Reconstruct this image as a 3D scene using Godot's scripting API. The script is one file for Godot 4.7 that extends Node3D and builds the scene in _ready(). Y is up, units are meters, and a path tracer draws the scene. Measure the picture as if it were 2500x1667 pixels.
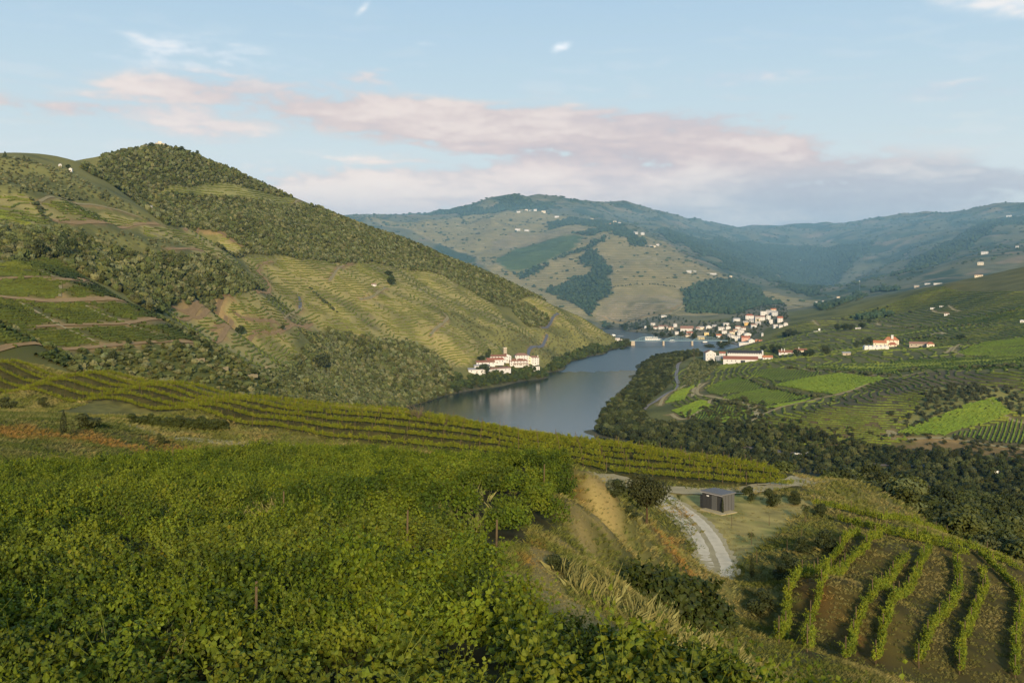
extends Node3D
# A river valley of terraced vineyards. x is to the right, the view goes along -z; «d» below means -z, in metres. Water level is y = 0.

const EYE := Vector3(0, 194, 0)

var rng := RandomNumberGenerator.new()
var used := {}
var far_lat: Lattice
var near_lat: Lattice
var relief := FastNoiseLite.new()
var ridges := FastNoiseLite.new()
var blotch := FastNoiseLite.new()
var near_grid: Sheet
var mid_grid: Sheet
var side_grid: Sheet
var far_grid: Sheet
var outer_grid: Sheet
var zones := []          # [class, polygon, angle of its rows]
var M := {}              # materials
var K := {}              # meshes that are used again


# ---------------------------------------------------------------- terrain
class Lattice:
	var x0: float
	var d0: float
	var st: float
	var nx: int
	var nd: int
	var h := PackedFloat32Array()

	func cubic(x: float, d: float) -> float:
		var fx := clampf((x - x0) / st, 1.0, nx - 2.001)
		var fd := clampf((d - d0) / st, 1.0, nd - 2.001)
		var i := int(fx)
		var j := int(fd)
		var a := fx - i
		var b := fd - j
		var w0 := ((-0.5 * a + 1.0) * a - 0.5) * a
		var w1 := (1.5 * a - 2.5) * a * a + 1.0
		var w2 := ((-1.5 * a + 2.0) * a + 0.5) * a
		var w3 := (0.5 * a - 0.5) * a * a
		var v0 := ((-0.5 * b + 1.0) * b - 0.5) * b
		var v1 := (1.5 * b - 2.5) * b * b + 1.0
		var v2 := ((-1.5 * b + 2.0) * b + 0.5) * b
		var v3 := (0.5 * b - 0.5) * b * b
		var k := (j - 1) * nx + i - 1
		var s := v0 * (w0 * h[k] + w1 * h[k + 1] + w2 * h[k + 2] + w3 * h[k + 3])
		k += nx
		s += v1 * (w0 * h[k] + w1 * h[k + 1] + w2 * h[k + 2] + w3 * h[k + 3])
		k += nx
		s += v2 * (w0 * h[k] + w1 * h[k + 1] + w2 * h[k + 2] + w3 * h[k + 3])
		k += nx
		return s + v3 * (w0 * h[k] + w1 * h[k + 1] + w2 * h[k + 2] + w3 * h[k + 3])


class Sheet:             # a drawn piece of ground: heights and kinds on a grid
	var x0: float
	var d0: float
	var st: float
	var nx: int
	var nd: int
	var h := PackedFloat32Array()
	var kind := PackedByteArray()

	func has(x: float, d: float) -> bool:
		return x >= x0 and d >= d0 and x < x0 + (nx - 1) * st and d < d0 + (nd - 1) * st

	func at(x: float, d: float) -> float:
		var fx := clampf((x - x0) / st, 0.0, nx - 1.001)
		var fd := clampf((d - d0) / st, 0.0, nd - 1.001)
		var i := int(fx)
		var j := int(fd)
		var a := fx - i
		var b := fd - j
		var k := j * nx + i
		if a + b <= 1.0:
			return h[k] + (h[k + 1] - h[k]) * a + (h[k + nx] - h[k]) * b
		return h[k + nx + 1] + (h[k + nx] - h[k + nx + 1]) * (1.0 - a) + (h[k + 1] - h[k + nx + 1]) * (1.0 - b)

	func kind_at(x: float, d: float) -> int:
		return kind[clampi(roundi((d - d0) / st), 0, nd - 1) * nx + clampi(roundi((x - x0) / st), 0, nx - 1)]


func fit(p: PackedVector3Array, c: float, lat: Lattice) -> void:   # a smooth surface through surveyed points (x, d, height)
	var n := p.size()
	var mean := 0.0
	for q in p:
		mean += q.z / n
	var rows: Array[PackedFloat64Array] = []
	for i in n:
		var r := PackedFloat64Array()
		r.resize(n + 1)
		for j in n:
			r[j] = sqrt((p[i].x - p[j].x) ** 2 + (p[i].y - p[j].y) ** 2 + c * c)
		r[n] = p[i].z - mean
		rows.append(r)
	for k in n:
		var best := k
		for i in range(k + 1, n):
			if absf(rows[i][k]) > absf(rows[best][k]):
				best = i
		var swap := rows[k]
		rows[k] = rows[best]
		rows[best] = swap
		var rk := rows[k]
		for i in range(k + 1, n):
			var ri := rows[i]
			var f := ri[k] / rk[k]
			if f != 0.0:
				for j in range(k, n + 1):
					ri[j] -= f * rk[j]
				rows[i] = ri
	var w := PackedFloat64Array()
	w.resize(n)
	for k in range(n - 1, -1, -1):
		var s := rows[k][n]
		for j in range(k + 1, n):
			s -= rows[k][j] * w[j]
		w[k] = s / rows[k][k]
	var px := PackedFloat64Array()
	var pd := PackedFloat64Array()
	for q in p:
		px.append(q.x)
		pd.append(q.y)
	lat.h.resize(lat.nx * lat.nd)
	for j in lat.nd:
		for i in lat.nx:
			var x := lat.x0 + i * lat.st
			var d := lat.d0 + j * lat.st
			var s := mean
			for k in n:
				var ex := x - px[k]
				var ed := d - pd[k]
				s += w[k] * sqrt(ex * ex + ed * ed + c * c)
			lat.h[j * lat.nx + i] = s


func lattice(x0: float, d0: float, x1: float, d1: float, st: float) -> Lattice:
	var l := Lattice.new()
	l.x0 = x0
	l.d0 = d0
	l.st = st
	l.nx = int((x1 - x0) / st) + 1
	l.nd = int((d1 - d0) / st) + 1
	return l


const FOOT := [-170.0, 275.0, -123.0, 240.0, -94.0, 218.0, -70.0, 200.0, -48.0, 180.0, -30.5, 165.0, -16.4, 160.0, -3.2, 155.0, 14.2, 138.0, 30.3, 134.0, 60.0, 128.0]


func terrace_foot(x: float) -> Vector2:      # where the lowest row of the shoulder runs, and the gap between its rows
	var gap := lerpf(5.0, 3.5, clampf((x + 120.0) / 130.0, 0.0, 1.0))
	for k in range(0, FOOT.size() - 3, 2):
		if x < FOOT[k + 2] or k == FOOT.size() - 4:
			return Vector2(lerpf(FOOT[k + 1], FOOT[k + 3], (x - FOOT[k]) / (FOOT[k + 2] - FOOT[k])), gap)
	return Vector2(128, gap)


func terrace_row(x: float, d: float) -> float:      # a whole number on each row of the shoulder
	var q := terrace_foot(x)
	return (d - q.x) / q.y


func height(x: float, d: float) -> float:
	var r := sqrt(x * x + d * d)
	var h := 0.0
	if r < 400.0 and x > -255.0 and x < 195.0 and d > -18.0:
		h = near_lat.cubic(x, d)
		if d > 128.0 and r < 330.0:
			var f := terrace_row(x, d)
			var m := smoothstep(-1.5, -0.5, f) * smoothstep(330.0, 300.0, r) * smoothstep(0.0, -1.0, (x - 45.0) / 14.0)
			var q := f - floorf(f)
			h += m * 0.55 * (smoothstep(0.0, 0.3, q) - q - 0.1)
		h += 0.12 * relief.get_noise_2d(x * 9.0, d * 9.0)
		if r <= 310.0:
			return h
	var g := far_lat.cubic(x, d)
	if d > 420.0:
		var dry := smoothstep(3.0, 25.0, g)
		g += dry * 3.0 * relief.get_noise_2d(x, d)
		if d > 3500.0:
			g += dry * smoothstep(3500.0, 5200.0, d) * smoothstep(20.0, 220.0, g) * 34.0 * ridges.get_noise_2d(x, d)
	return lerpf(h, g, smoothstep(310.0, 400.0, r)) if r < 400.0 and h != 0.0 else g


func ground(x: float, d: float) -> float:
	for s: Sheet in [near_grid, mid_grid, side_grid, far_grid, outer_grid]:
		if s and s.has(x, d):
			return s.at(x, d)
	return height(x, d)


func spot(x: float, d: float, up := 0.0) -> Vector3:
	return Vector3(x, ground(x, d) + up, -d)


func sheet(x0: float, d0: float, x1: float, d1: float, st: float) -> Sheet:
	var s := Sheet.new()
	s.x0 = x0
	s.d0 = d0
	s.st = st
	s.nx = int((x1 - x0) / st) + 1
	s.nd = int((d1 - d0) / st) + 1
	s.h.resize(s.nx * s.nd)
	s.kind.resize(s.nx * s.nd)
	for j in s.nd:
		for i in s.nx:
			s.h[j * s.nx + i] = height(x0 + i * st, d0 + j * st)
	for n in zones.size():
		var poly: PackedVector2Array = zones[n][1]
		var box := Rect2(poly[0], Vector2.ZERO)
		for q in poly:
			box = box.expand(q)
		for j in range(maxi(0, ceili((box.position.y - d0) / st)), mini(s.nd - 1, floori((box.end.y - d0) / st)) + 1):
			for i in range(maxi(0, ceili((box.position.x - x0) / st)), mini(s.nx - 1, floori((box.end.x - x0) / st)) + 1):
				if Geometry2D.is_point_in_polygon(Vector2(x0 + i * st, d0 + j * st), poly):
					s.kind[j * s.nx + i] = n + 1
	return s


func carve(s: Sheet) -> void:      # roads and earth banks keep vines and trees away
	zones.append(["road", PackedVector2Array([Vector2.ZERO, Vector2.RIGHT, Vector2.DOWN]), 0.0])
	var n := zones.size()
	for l in lanes():
		for k in range(0, l[0].size() - 2, 2):
			var a := Vector2(l[0][k], l[0][k + 1])
			var b := Vector2(l[0][k + 2], l[0][k + 3])
			var steps := int(a.distance_to(b) / 3.0) + 1
			for m in steps + 1:
				var q := a.lerp(b, float(m) / steps)
				if s.has(q.x, q.y):
					var reach := int(ceil(l[1] / s.st * 0.5))
					var ci := roundi((q.x - s.x0) / s.st)
					var cj := roundi((q.y - s.d0) / s.st)
					for j in range(maxi(0, cj - reach), mini(s.nd - 1, cj + reach) + 1):
						for i in range(maxi(0, ci - reach), mini(s.nx - 1, ci + reach) + 1):
							if Vector2(s.x0 + i * s.st, s.d0 + j * s.st).distance_to(q) < l[1] * 0.5 + 2.2:
								s.kind[j * s.nx + i] = n


func draw_sheet(s: Sheet, called: String, tint: Callable, holes: Array = [], sink := 0.0) -> MeshInstance3D:
	var v := PackedVector3Array()
	var nm := PackedVector3Array()
	var co := PackedColorArray()
	var ix := PackedInt32Array()
	v.resize(s.nx * s.nd)
	nm.resize(s.nx * s.nd)
	co.resize(s.nx * s.nd)
	for j in s.nd:
		for i in s.nx:
			var k := j * s.nx + i
			var x := s.x0 + i * s.st
			var d := s.d0 + j * s.st
			v[k] = Vector3(x, s.h[k] - sink, -d)
			var l := s.h[k - 1 if i > 0 else k]
			var r := s.h[k + 1 if i < s.nx - 1 else k]
			var n := s.h[k - s.nx if j > 0 else k]
			var f := s.h[k + s.nx if j < s.nd - 1 else k]
			nm[k] = Vector3(l - r, 2.0 * s.st, f - n).normalized()
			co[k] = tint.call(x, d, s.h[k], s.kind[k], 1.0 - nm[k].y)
	for j in s.nd - 1:
		for i in s.nx - 1:
			var x := s.x0 + (i + 0.5) * s.st
			var d := s.d0 + (j + 0.5) * s.st
			var inside := false
			for o: Sheet in holes:
				if x > o.x0 + s.st and d > o.d0 + s.st and x < o.x0 + (o.nx - 1) * o.st - s.st and d < o.d0 + (o.nd - 1) * o.st - s.st:
					inside = true
			if inside:
				continue
			var k := j * s.nx + i
			ix.append_array([k, k + s.nx, k + 1, k + 1, k + s.nx, k + s.nx + 1])
	return solid(called, v, nm, co, ix, M.ground, "structure")


func solid(called: String, v: PackedVector3Array, nm: PackedVector3Array, co: PackedColorArray, ix: PackedInt32Array, m: Material, kind := "", parent: Node = self) -> MeshInstance3D:
	var a := []
	a.resize(Mesh.ARRAY_MAX)
	a[Mesh.ARRAY_VERTEX] = v
	a[Mesh.ARRAY_NORMAL] = nm
	if co.size():
		a[Mesh.ARRAY_COLOR] = co
	a[Mesh.ARRAY_INDEX] = ix
	var me := ArrayMesh.new()
	me.add_surface_from_arrays(Mesh.PRIMITIVE_TRIANGLES, a)
	var o := MeshInstance3D.new()
	o.mesh = me
	o.material_override = m
	o.name = called
	parent.add_child(o, true)
	if kind:
		o.set_meta("kind", kind)
	return o


# ---------------------------------------------------------------- names and labels
func numbered(called: String) -> String:
	var n: int = used.get(called, 0)
	used[called] = n + 1
	return called if n == 0 else "%s_%03d" % [called, n]


func tag(o: Node, label: String, category: String, group := "") -> void:
	o.set_meta("label", label)
	o.set_meta("category", category)
	if group:
		o.set_meta("group", group)


func thing(called: String, label: String, category: String, at: Vector3, turn := 0.0, group := "") -> Node3D:
	var o := Node3D.new()
	o.name = numbered(called)
	add_child(o)
	o.position = at
	o.rotation.y = turn
	tag(o, label, category, group)
	return o


func part(called: String, mesh: Mesh, m: Material, parent: Node, at := Vector3.ZERO, turn := 0.0) -> MeshInstance3D:
	var o := MeshInstance3D.new()
	o.mesh = mesh
	if m:
		o.material_override = m
	o.name = called
	parent.add_child(o, true)
	o.position = at
	o.rotation.y = turn
	return o


# ---------------------------------------------------------------- shapes
class Build:             # collects flat-shaded faces with a colour each
	var v := PackedVector3Array()
	var n := PackedVector3Array()
	var c := PackedColorArray()
	var tint := Color.WHITE

	func tri(a: Vector3, b: Vector3, e: Vector3, nm := Vector3.ZERO) -> void:   # seen from the side where a, b, e run clockwise
		var q := nm if nm != Vector3.ZERO else (e - a).cross(b - a).normalized()
		v.append_array([a, b, e])
		n.append_array([q, q, q])
		c.append_array([tint, tint, tint])

	func quad(a: Vector3, b: Vector3, e: Vector3, f: Vector3, nm := Vector3.ZERO) -> void:
		tri(a, b, e, nm)
		tri(a, e, f, nm)

	func box(lo: Vector3, hi: Vector3, t := Transform3D()) -> void:
		var p := []
		for k in 8:
			p.append(t * Vector3(hi.x if k & 1 else lo.x, hi.y if k & 2 else lo.y, hi.z if k & 4 else lo.z))
		quad(p[4], p[6], p[7], p[5])
		quad(p[1], p[3], p[2], p[0])
		quad(p[0], p[2], p[6], p[4])
		quad(p[5], p[7], p[3], p[1])
		quad(p[2], p[3], p[7], p[6])
		quad(p[0], p[4], p[5], p[1])

	func tube(a: Vector3, b: Vector3, ra: float, rb: float, sides := 6) -> void:
		var ax := (b - a).normalized()
		var s := ax.cross(Vector3(0.3, 0.2, 1.0) if absf(ax.z) < 0.9 else Vector3.RIGHT).normalized()
		var t := ax.cross(s)
		for k in sides:
			var u := s * cos(TAU * k / sides) + t * sin(TAU * k / sides)
			var w := s * cos(TAU * (k + 1) / sides) + t * sin(TAU * (k + 1) / sides)
			quad(a + u * ra, b + u * rb, b + w * rb, a + w * ra)
			if rb > 0.0:
				tri(b, b + w * rb, b + u * rb)

	func mesh(m: Material = null) -> ArrayMesh:
		var a := []
		a.resize(Mesh.ARRAY_MAX)
		a[Mesh.ARRAY_VERTEX] = v
		a[Mesh.ARRAY_NORMAL] = n
		a[Mesh.ARRAY_COLOR] = c
		var me := ArrayMesh.new()
		me.add_surface_from_arrays(Mesh.PRIMITIVE_TRIANGLES, a)
		if m:
			me.surface_set_material(0, m)
		return me


class Crowd:             # places and tints for copies of a few variants of one mesh
	var buf: Array[PackedFloat32Array] = []

	func _init(variants: int) -> void:
		for k in variants:
			buf.append(PackedFloat32Array())

	func add(k: int, b: Basis, o: Vector3, c: Color) -> void:
		buf[k].append_array([b.x.x, b.y.x, b.z.x, o.x, b.x.y, b.y.y, b.z.y, o.y, b.x.z, b.y.z, b.z.z, o.z, c.r, c.g, c.b, 1.0])

	func count() -> int:
		var n := 0
		for b in buf:
			n += b.size() / 16
		return n


func copies(called: String, mesh: Mesh, buf: PackedFloat32Array, parent: Node) -> MultiMeshInstance3D:
	var m := MultiMesh.new()
	m.transform_format = MultiMesh.TRANSFORM_3D
	m.use_colors = true
	m.mesh = mesh
	m.instance_count = buf.size() / 16
	m.buffer = buf
	var o := MultiMeshInstance3D.new()
	o.multimesh = m
	o.name = called
	parent.add_child(o, true)
	return o


func crowd_stuff(called: String, c: Crowd, meshes: Array, label: String, category: String, parent: Node = null) -> Node3D:   # one mass that nobody could count
	var root := Node3D.new()
	root.name = numbered(called)
	(parent if parent else self).add_child(root, true)
	root.set_meta("kind", "stuff")
	if parent == null:
		tag(root, label, category)
	for k in c.buf.size():
		if c.buf[k].size():
			copies(called + "_mass", meshes[k], c.buf[k], root).set_meta("kind", "stuff")
	return root


func unit() -> Vector3:
	while true:
		var q := Vector3(rng.randf_range(-1, 1), rng.randf_range(-1, 1), rng.randf_range(-1, 1))
		if q.length_squared() < 1.0 and q.length_squared() > 0.01:
			return q.normalized()
	return Vector3.UP


func vary(c: Color, amount: float, hue := 0.0) -> Color:
	var k := 1.0 + rng.randf_range(-amount, amount)
	var t := rng.randf_range(-hue, hue)
	return Color(c.r * k * (1.0 + t), c.g * k, c.b * k * (1.0 - t))


func lump(radius: Vector3, rough: float, detail: int) -> ArrayMesh:   # a far-off tree crown, base at y = 0
	var s := SphereMesh.new()
	s.radius = 1.0
	s.height = 2.0
	s.radial_segments = 7 + 3 * detail
	s.rings = 4 + 2 * detail
	var a := s.get_mesh_arrays()
	var v: PackedVector3Array = a[Mesh.ARRAY_VERTEX]
	var ix: PackedInt32Array = a[Mesh.ARRAY_INDEX]
	var f := FastNoiseLite.new()
	f.seed = rng.randi() % 10000
	f.frequency = 0.9
	f.fractal_octaves = 3
	var b := Build.new()
	var p := PackedVector3Array()
	for q in v:
		var k := 1.0 + rough * 1.6 * f.get_noise_3dv(q) + rough * 0.5 * f.get_noise_3dv(q * 4.0)
		p.append(Vector3(q.x * radius.x, (q.y * 0.92 + 0.9) * radius.y, q.z * radius.z) * Vector3(k, 1.0 + (k - 1.0) * 0.6, k))
	for k in range(0, ix.size(), 3):
		var g := 0.72 + 0.5 * rng.randf()
		b.tint = Color(g, g, g)
		b.tri(p[ix[k]], p[ix[k + 1]], p[ix[k + 2]])
	return b.mesh(M.leaf_far)


func leafy(leaves: int, w: float, h: float, leaf: float, lobes: int, trunk: float, base := 0.25, dense := 0.75) -> ArrayMesh:   # a crown of leaf sprays on a trunk, w across and h tall
	var b := Build.new()
	var cs := []
	for k in lobes:
		var q := unit()
		var y := base + (1.0 - base) * (0.5 + 0.36 * q.y)
		var squeeze := 1.0 - 0.5 * absf(y - 0.55)
		cs.append([Vector3(q.x * w * 0.29 * squeeze, y * h, q.z * w * 0.29 * squeeze), w * rng.randf_range(0.17, 0.3)])
	if trunk > 0.0:
		b.tint = Color(0.9, 0.75, 0.6)
		b.tube(Vector3.ZERO, Vector3(0, h * (base + 0.2), 0), trunk, trunk * 0.6, 6)
		for c in cs:
			b.tube(Vector3(0, h * base * 0.9, 0), c[0], trunk * 0.45, trunk * 0.12, 4)
	for k in leaves:
		var c: Array = cs[rng.randi() % lobes]
		var q := unit()
		q.y = absf(q.y) if rng.randf() < 0.45 else q.y
		var o: Vector3 = c[0] + q * c[1] * pow(rng.randf(), 1.0 - dense) * Vector3(1, 0.85, 1)
		o.y = maxf(o.y, base * h * 0.8)
		var g := 0.6 + 0.8 * rng.randf()
		b.tint = Color(g * 1.02, g, g * 0.9)
		spray(b, o, (q + unit() * 0.75 + Vector3.UP * 0.25).normalized(), leaf * rng.randf_range(0.6, 1.3))
	return b.mesh(M.leaf)


func spray(b: Build, o: Vector3, nm: Vector3, s: float) -> void:      # one folded leaf or small spray
	var t := nm.cross(unit()).normalized()
	var u := nm.cross(t)
	var dip := nm * s * 0.18
	b.tri(o - t * s * 0.5, o + u * s * 0.42 - dip, o + t * s * 0.55)
	b.tri(o - t * s * 0.5, o + t * s * 0.55, o - u * s * 0.42 - dip)


func hedge(rough: float) -> ArrayMesh:       # a length of vine row seen from far: 1 long (x), 1 wide, 1 high
	var b := Build.new()
	var rings := []
	for i in 6:
		var ring := []
		for k in 7:
			var a := PI * k / 6.0
			ring.append(Vector3(-0.5 + i / 5.0 + rng.randf_range(-0.06, 0.06), sin(a) * (1.0 + rng.randf_range(-rough, rough * 0.5)) , cos(a) * 0.5 * (1.0 + rng.randf_range(-rough, rough))))
		rings.append(ring)
	for i in 5:
		for k in 6:
			var g := 0.75 + 0.5 * rng.randf()
			b.tint = Color(g, g, g * 0.9)
			b.tri(rings[i][k], rings[i][k + 1], rings[i + 1][k + 1])
			b.tint = b.tint * rng.randf_range(0.85, 1.1)
			b.tri(rings[i][k], rings[i + 1][k + 1], rings[i + 1][k])
	return b.mesh(M.leaf_far)


func vine_leaf(b: Build, o: Vector3, nm: Vector3, s: float) -> void:   # a five-lobed leaf, a little folded
	var t := nm.cross(unit()).normalized()
	var u := nm.cross(t)
	var rim := []
	for k in 8:
		var a := TAU * k / 8.0
		var r := s * (0.56 if k % 2 == 0 else 0.40) * (0.72 if k == 4 else 1.0)
		rim.append(o + t * cos(a) * r + u * sin(a) * r - nm * s * (0.16 * absf(sin(a)) + 0.08 * rng.randf()))
	for k in 8:
		b.tri(o, rim[k], rim[(k + 1) % 8])


func vine_clump(leaves: int, size: Vector3, leaf: float, shoots: int) -> ArrayMesh:
	var b := Build.new()
	for k in leaves:
		var q := unit()
		q.y = absf(q.y) * 0.9 - 0.12
		var r := pow(rng.randf(), 0.3)
		var o := Vector3(q.x * size.x * 0.5, size.y * (0.42 + 0.55 * q.y), q.z * size.z * 0.5) * Vector3(r, 0.55 + 0.45 * r, r)
		var g := 0.62 + 0.75 * rng.randf() * rng.randf() + 0.12 * q.y
		b.tint = Color(g * rng.randf_range(0.88, 1.14), g, g * 0.8)
		if rng.randf() < 0.02:
			b.tint = Color(1.3, 0.75, 0.5)
		vine_leaf(b, o, (Vector3(q.x * 0.8, 0.75, q.z * 0.8) + unit() * 0.8).normalized(), leaf * rng.randf_range(0.55, 1.2))
	for k in shoots:
		var a := rng.randf() * TAU
		var o := Vector3(cos(a) * size.x * 0.3, size.y * 0.7, sin(a) * size.z * 0.3)
		var way := (Vector3(cos(a), 1.1, sin(a)) + unit() * 0.7).normalized()
		var long := rng.randf_range(0.25, 0.7)
		b.tint = Color(0.9, 0.85, 0.5)
		b.tube(o, o + way * long, 0.006, 0.003, 3)
		for j in 6:
			var g := 0.9 + 0.35 * rng.randf()
			b.tint = Color(g * 1.1, g, g * 0.8)
			vine_leaf(b, o + way * long * (j + 1.0) / 6.0 + unit() * 0.05, (Vector3.UP * 0.6 + unit()).normalized(), leaf * (1.0 - 0.1 * j))
	return b.mesh(M.leaf)


func tuft(blades: int, spread: float, tall: float, wide: float, heads: bool) -> ArrayMesh:
	var b := Build.new()
	for k in blades:
		var a := rng.randf() * TAU
		var r := spread * sqrt(rng.randf())
		var o := Vector3(cos(a) * r, -0.05, sin(a) * r)
		var lean := (Vector3(cos(a), 0, sin(a)) * 0.35 + unit() * 0.35) * tall
		var h := tall * rng.randf_range(0.45, 1.0)
		var s := Vector3(cos(a + 1.7), 0, sin(a + 1.7)) * wide
		var g := 0.7 + 0.6 * rng.randf()
		b.tint = Color(g, g, g * 0.95)
		var mid := o + Vector3(0, h * 0.6, 0) + lean * 0.3
		var tip := o + Vector3(0, h, 0) + lean
		b.tri(o - s, mid, o + s)
		b.tri(o + s * 0.3, mid, tip)
		if heads and k % 3 == 0:
			b.tint = Color(1.9, 1.7, 1.5)
			b.tube(tip, tip + Vector3(lean.x * 0.1, 0.07, lean.z * 0.1), 0.009, 0.004, 4)
	return b.mesh(M.leaf)


func ribbon(called: String, pts: Array, width: float, lift: float, m: Material, kind := "structure", parent: Node = self, step := 4.0) -> MeshInstance3D:   # a road or track laid on the ground; pts are x, d, x, d ...
	var c := Curve3D.new()
	for k in range(0, pts.size(), 2):
		var at := Vector3(pts[k], 0, pts[k + 1])
		var before := Vector3(pts[maxi(k - 2, 0)], 0, pts[maxi(k - 2, 0) + 1])
		var after := Vector3(pts[mini(k + 2, pts.size() - 2)], 0, pts[mini(k + 2, pts.size() - 2) + 1])
		var t := (after - before) * 0.17
		c.add_point(at, -t, t)
	var n := maxi(2, int(c.get_baked_length() / step) + 1)
	var v := PackedVector3Array()
	var nm := PackedVector3Array()
	var co := PackedColorArray()
	var ix := PackedInt32Array()
	for k in n:
		var q := c.sample_baked(c.get_baked_length() * k / (n - 1.0))
		var q2 := c.sample_baked(minf(c.get_baked_length(), c.get_baked_length() * k / (n - 1.0) + 1.0))
		var q1 := c.sample_baked(maxf(0.0, c.get_baked_length() * k / (n - 1.0) - 1.0))
		var side := Vector3(q2.z - q1.z, 0, -(q2.x - q1.x)).normalized() * width * 0.5 * rng.randf_range(0.88, 1.1)
		for s in 3:
			var o := q + side * (s - 1.0)
			v.append(Vector3(o.x, ground(o.x, o.z) + lift + (0.03 if s == 1 else 0.0), -o.z))
			nm.append(Vector3.UP)
			var g := rng.randf_range(0.85, 1.1) * (0.86 if s == 1 and width < 6.0 else 1.0)
			co.append(Color(g, g, g))
		if k > 0:
			var i := 3 * k
			for s in 2:
				ix.append_array([i + s - 3, i + s - 2, i + s, i + s - 2, i + s + 1, i + s])
	for k in range(0, ix.size(), 3):
		var q := (v[ix[k + 2]] - v[ix[k]]).cross(v[ix[k + 1]] - v[ix[k]])
		if q.y < 0.0:
			var w := ix[k + 1]
			ix[k + 1] = ix[k + 2]
			ix[k + 2] = w
	return solid(called, v, nm, co, ix, m, kind, parent)


func mat(c: Color, rough := 0.85, vertex := true) -> StandardMaterial3D:       # c is the real base colour (linear)
	var m := StandardMaterial3D.new()
	m.albedo_color = c.linear_to_srgb()
	m.roughness = rough
	m.vertex_color_use_as_albedo = vertex
	m.metallic_specular = 0.25
	return m


func grain(seed_: int, freq: float, lo: float, hi: float, octaves := 5) -> NoiseTexture2D:
	var t := NoiseTexture2D.new()
	var f := FastNoiseLite.new()
	f.seed = seed_
	f.frequency = freq
	f.fractal_octaves = octaves
	t.noise = f
	t.width = 512
	t.height = 512
	t.seamless = true
	var g := Gradient.new()
	g.set_color(0, Color(lo, lo, lo).linear_to_srgb())
	g.set_color(1, Color(hi, hi, hi).linear_to_srgb())
	t.color_ramp = g
	return t


func textured(m: StandardMaterial3D, t: Texture2D, metres: float) -> StandardMaterial3D:
	m.albedo_texture = t
	m.uv1_triplanar = true
	m.uv1_world_triplanar = true
	m.uv1_scale = Vector3.ONE / metres
	return m


# ---------------------------------------------------------------- sky
func srgb(r: float, g: float, b: float) -> Color:
	return Color(r / 255.0, g / 255.0, b / 255.0)


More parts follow.
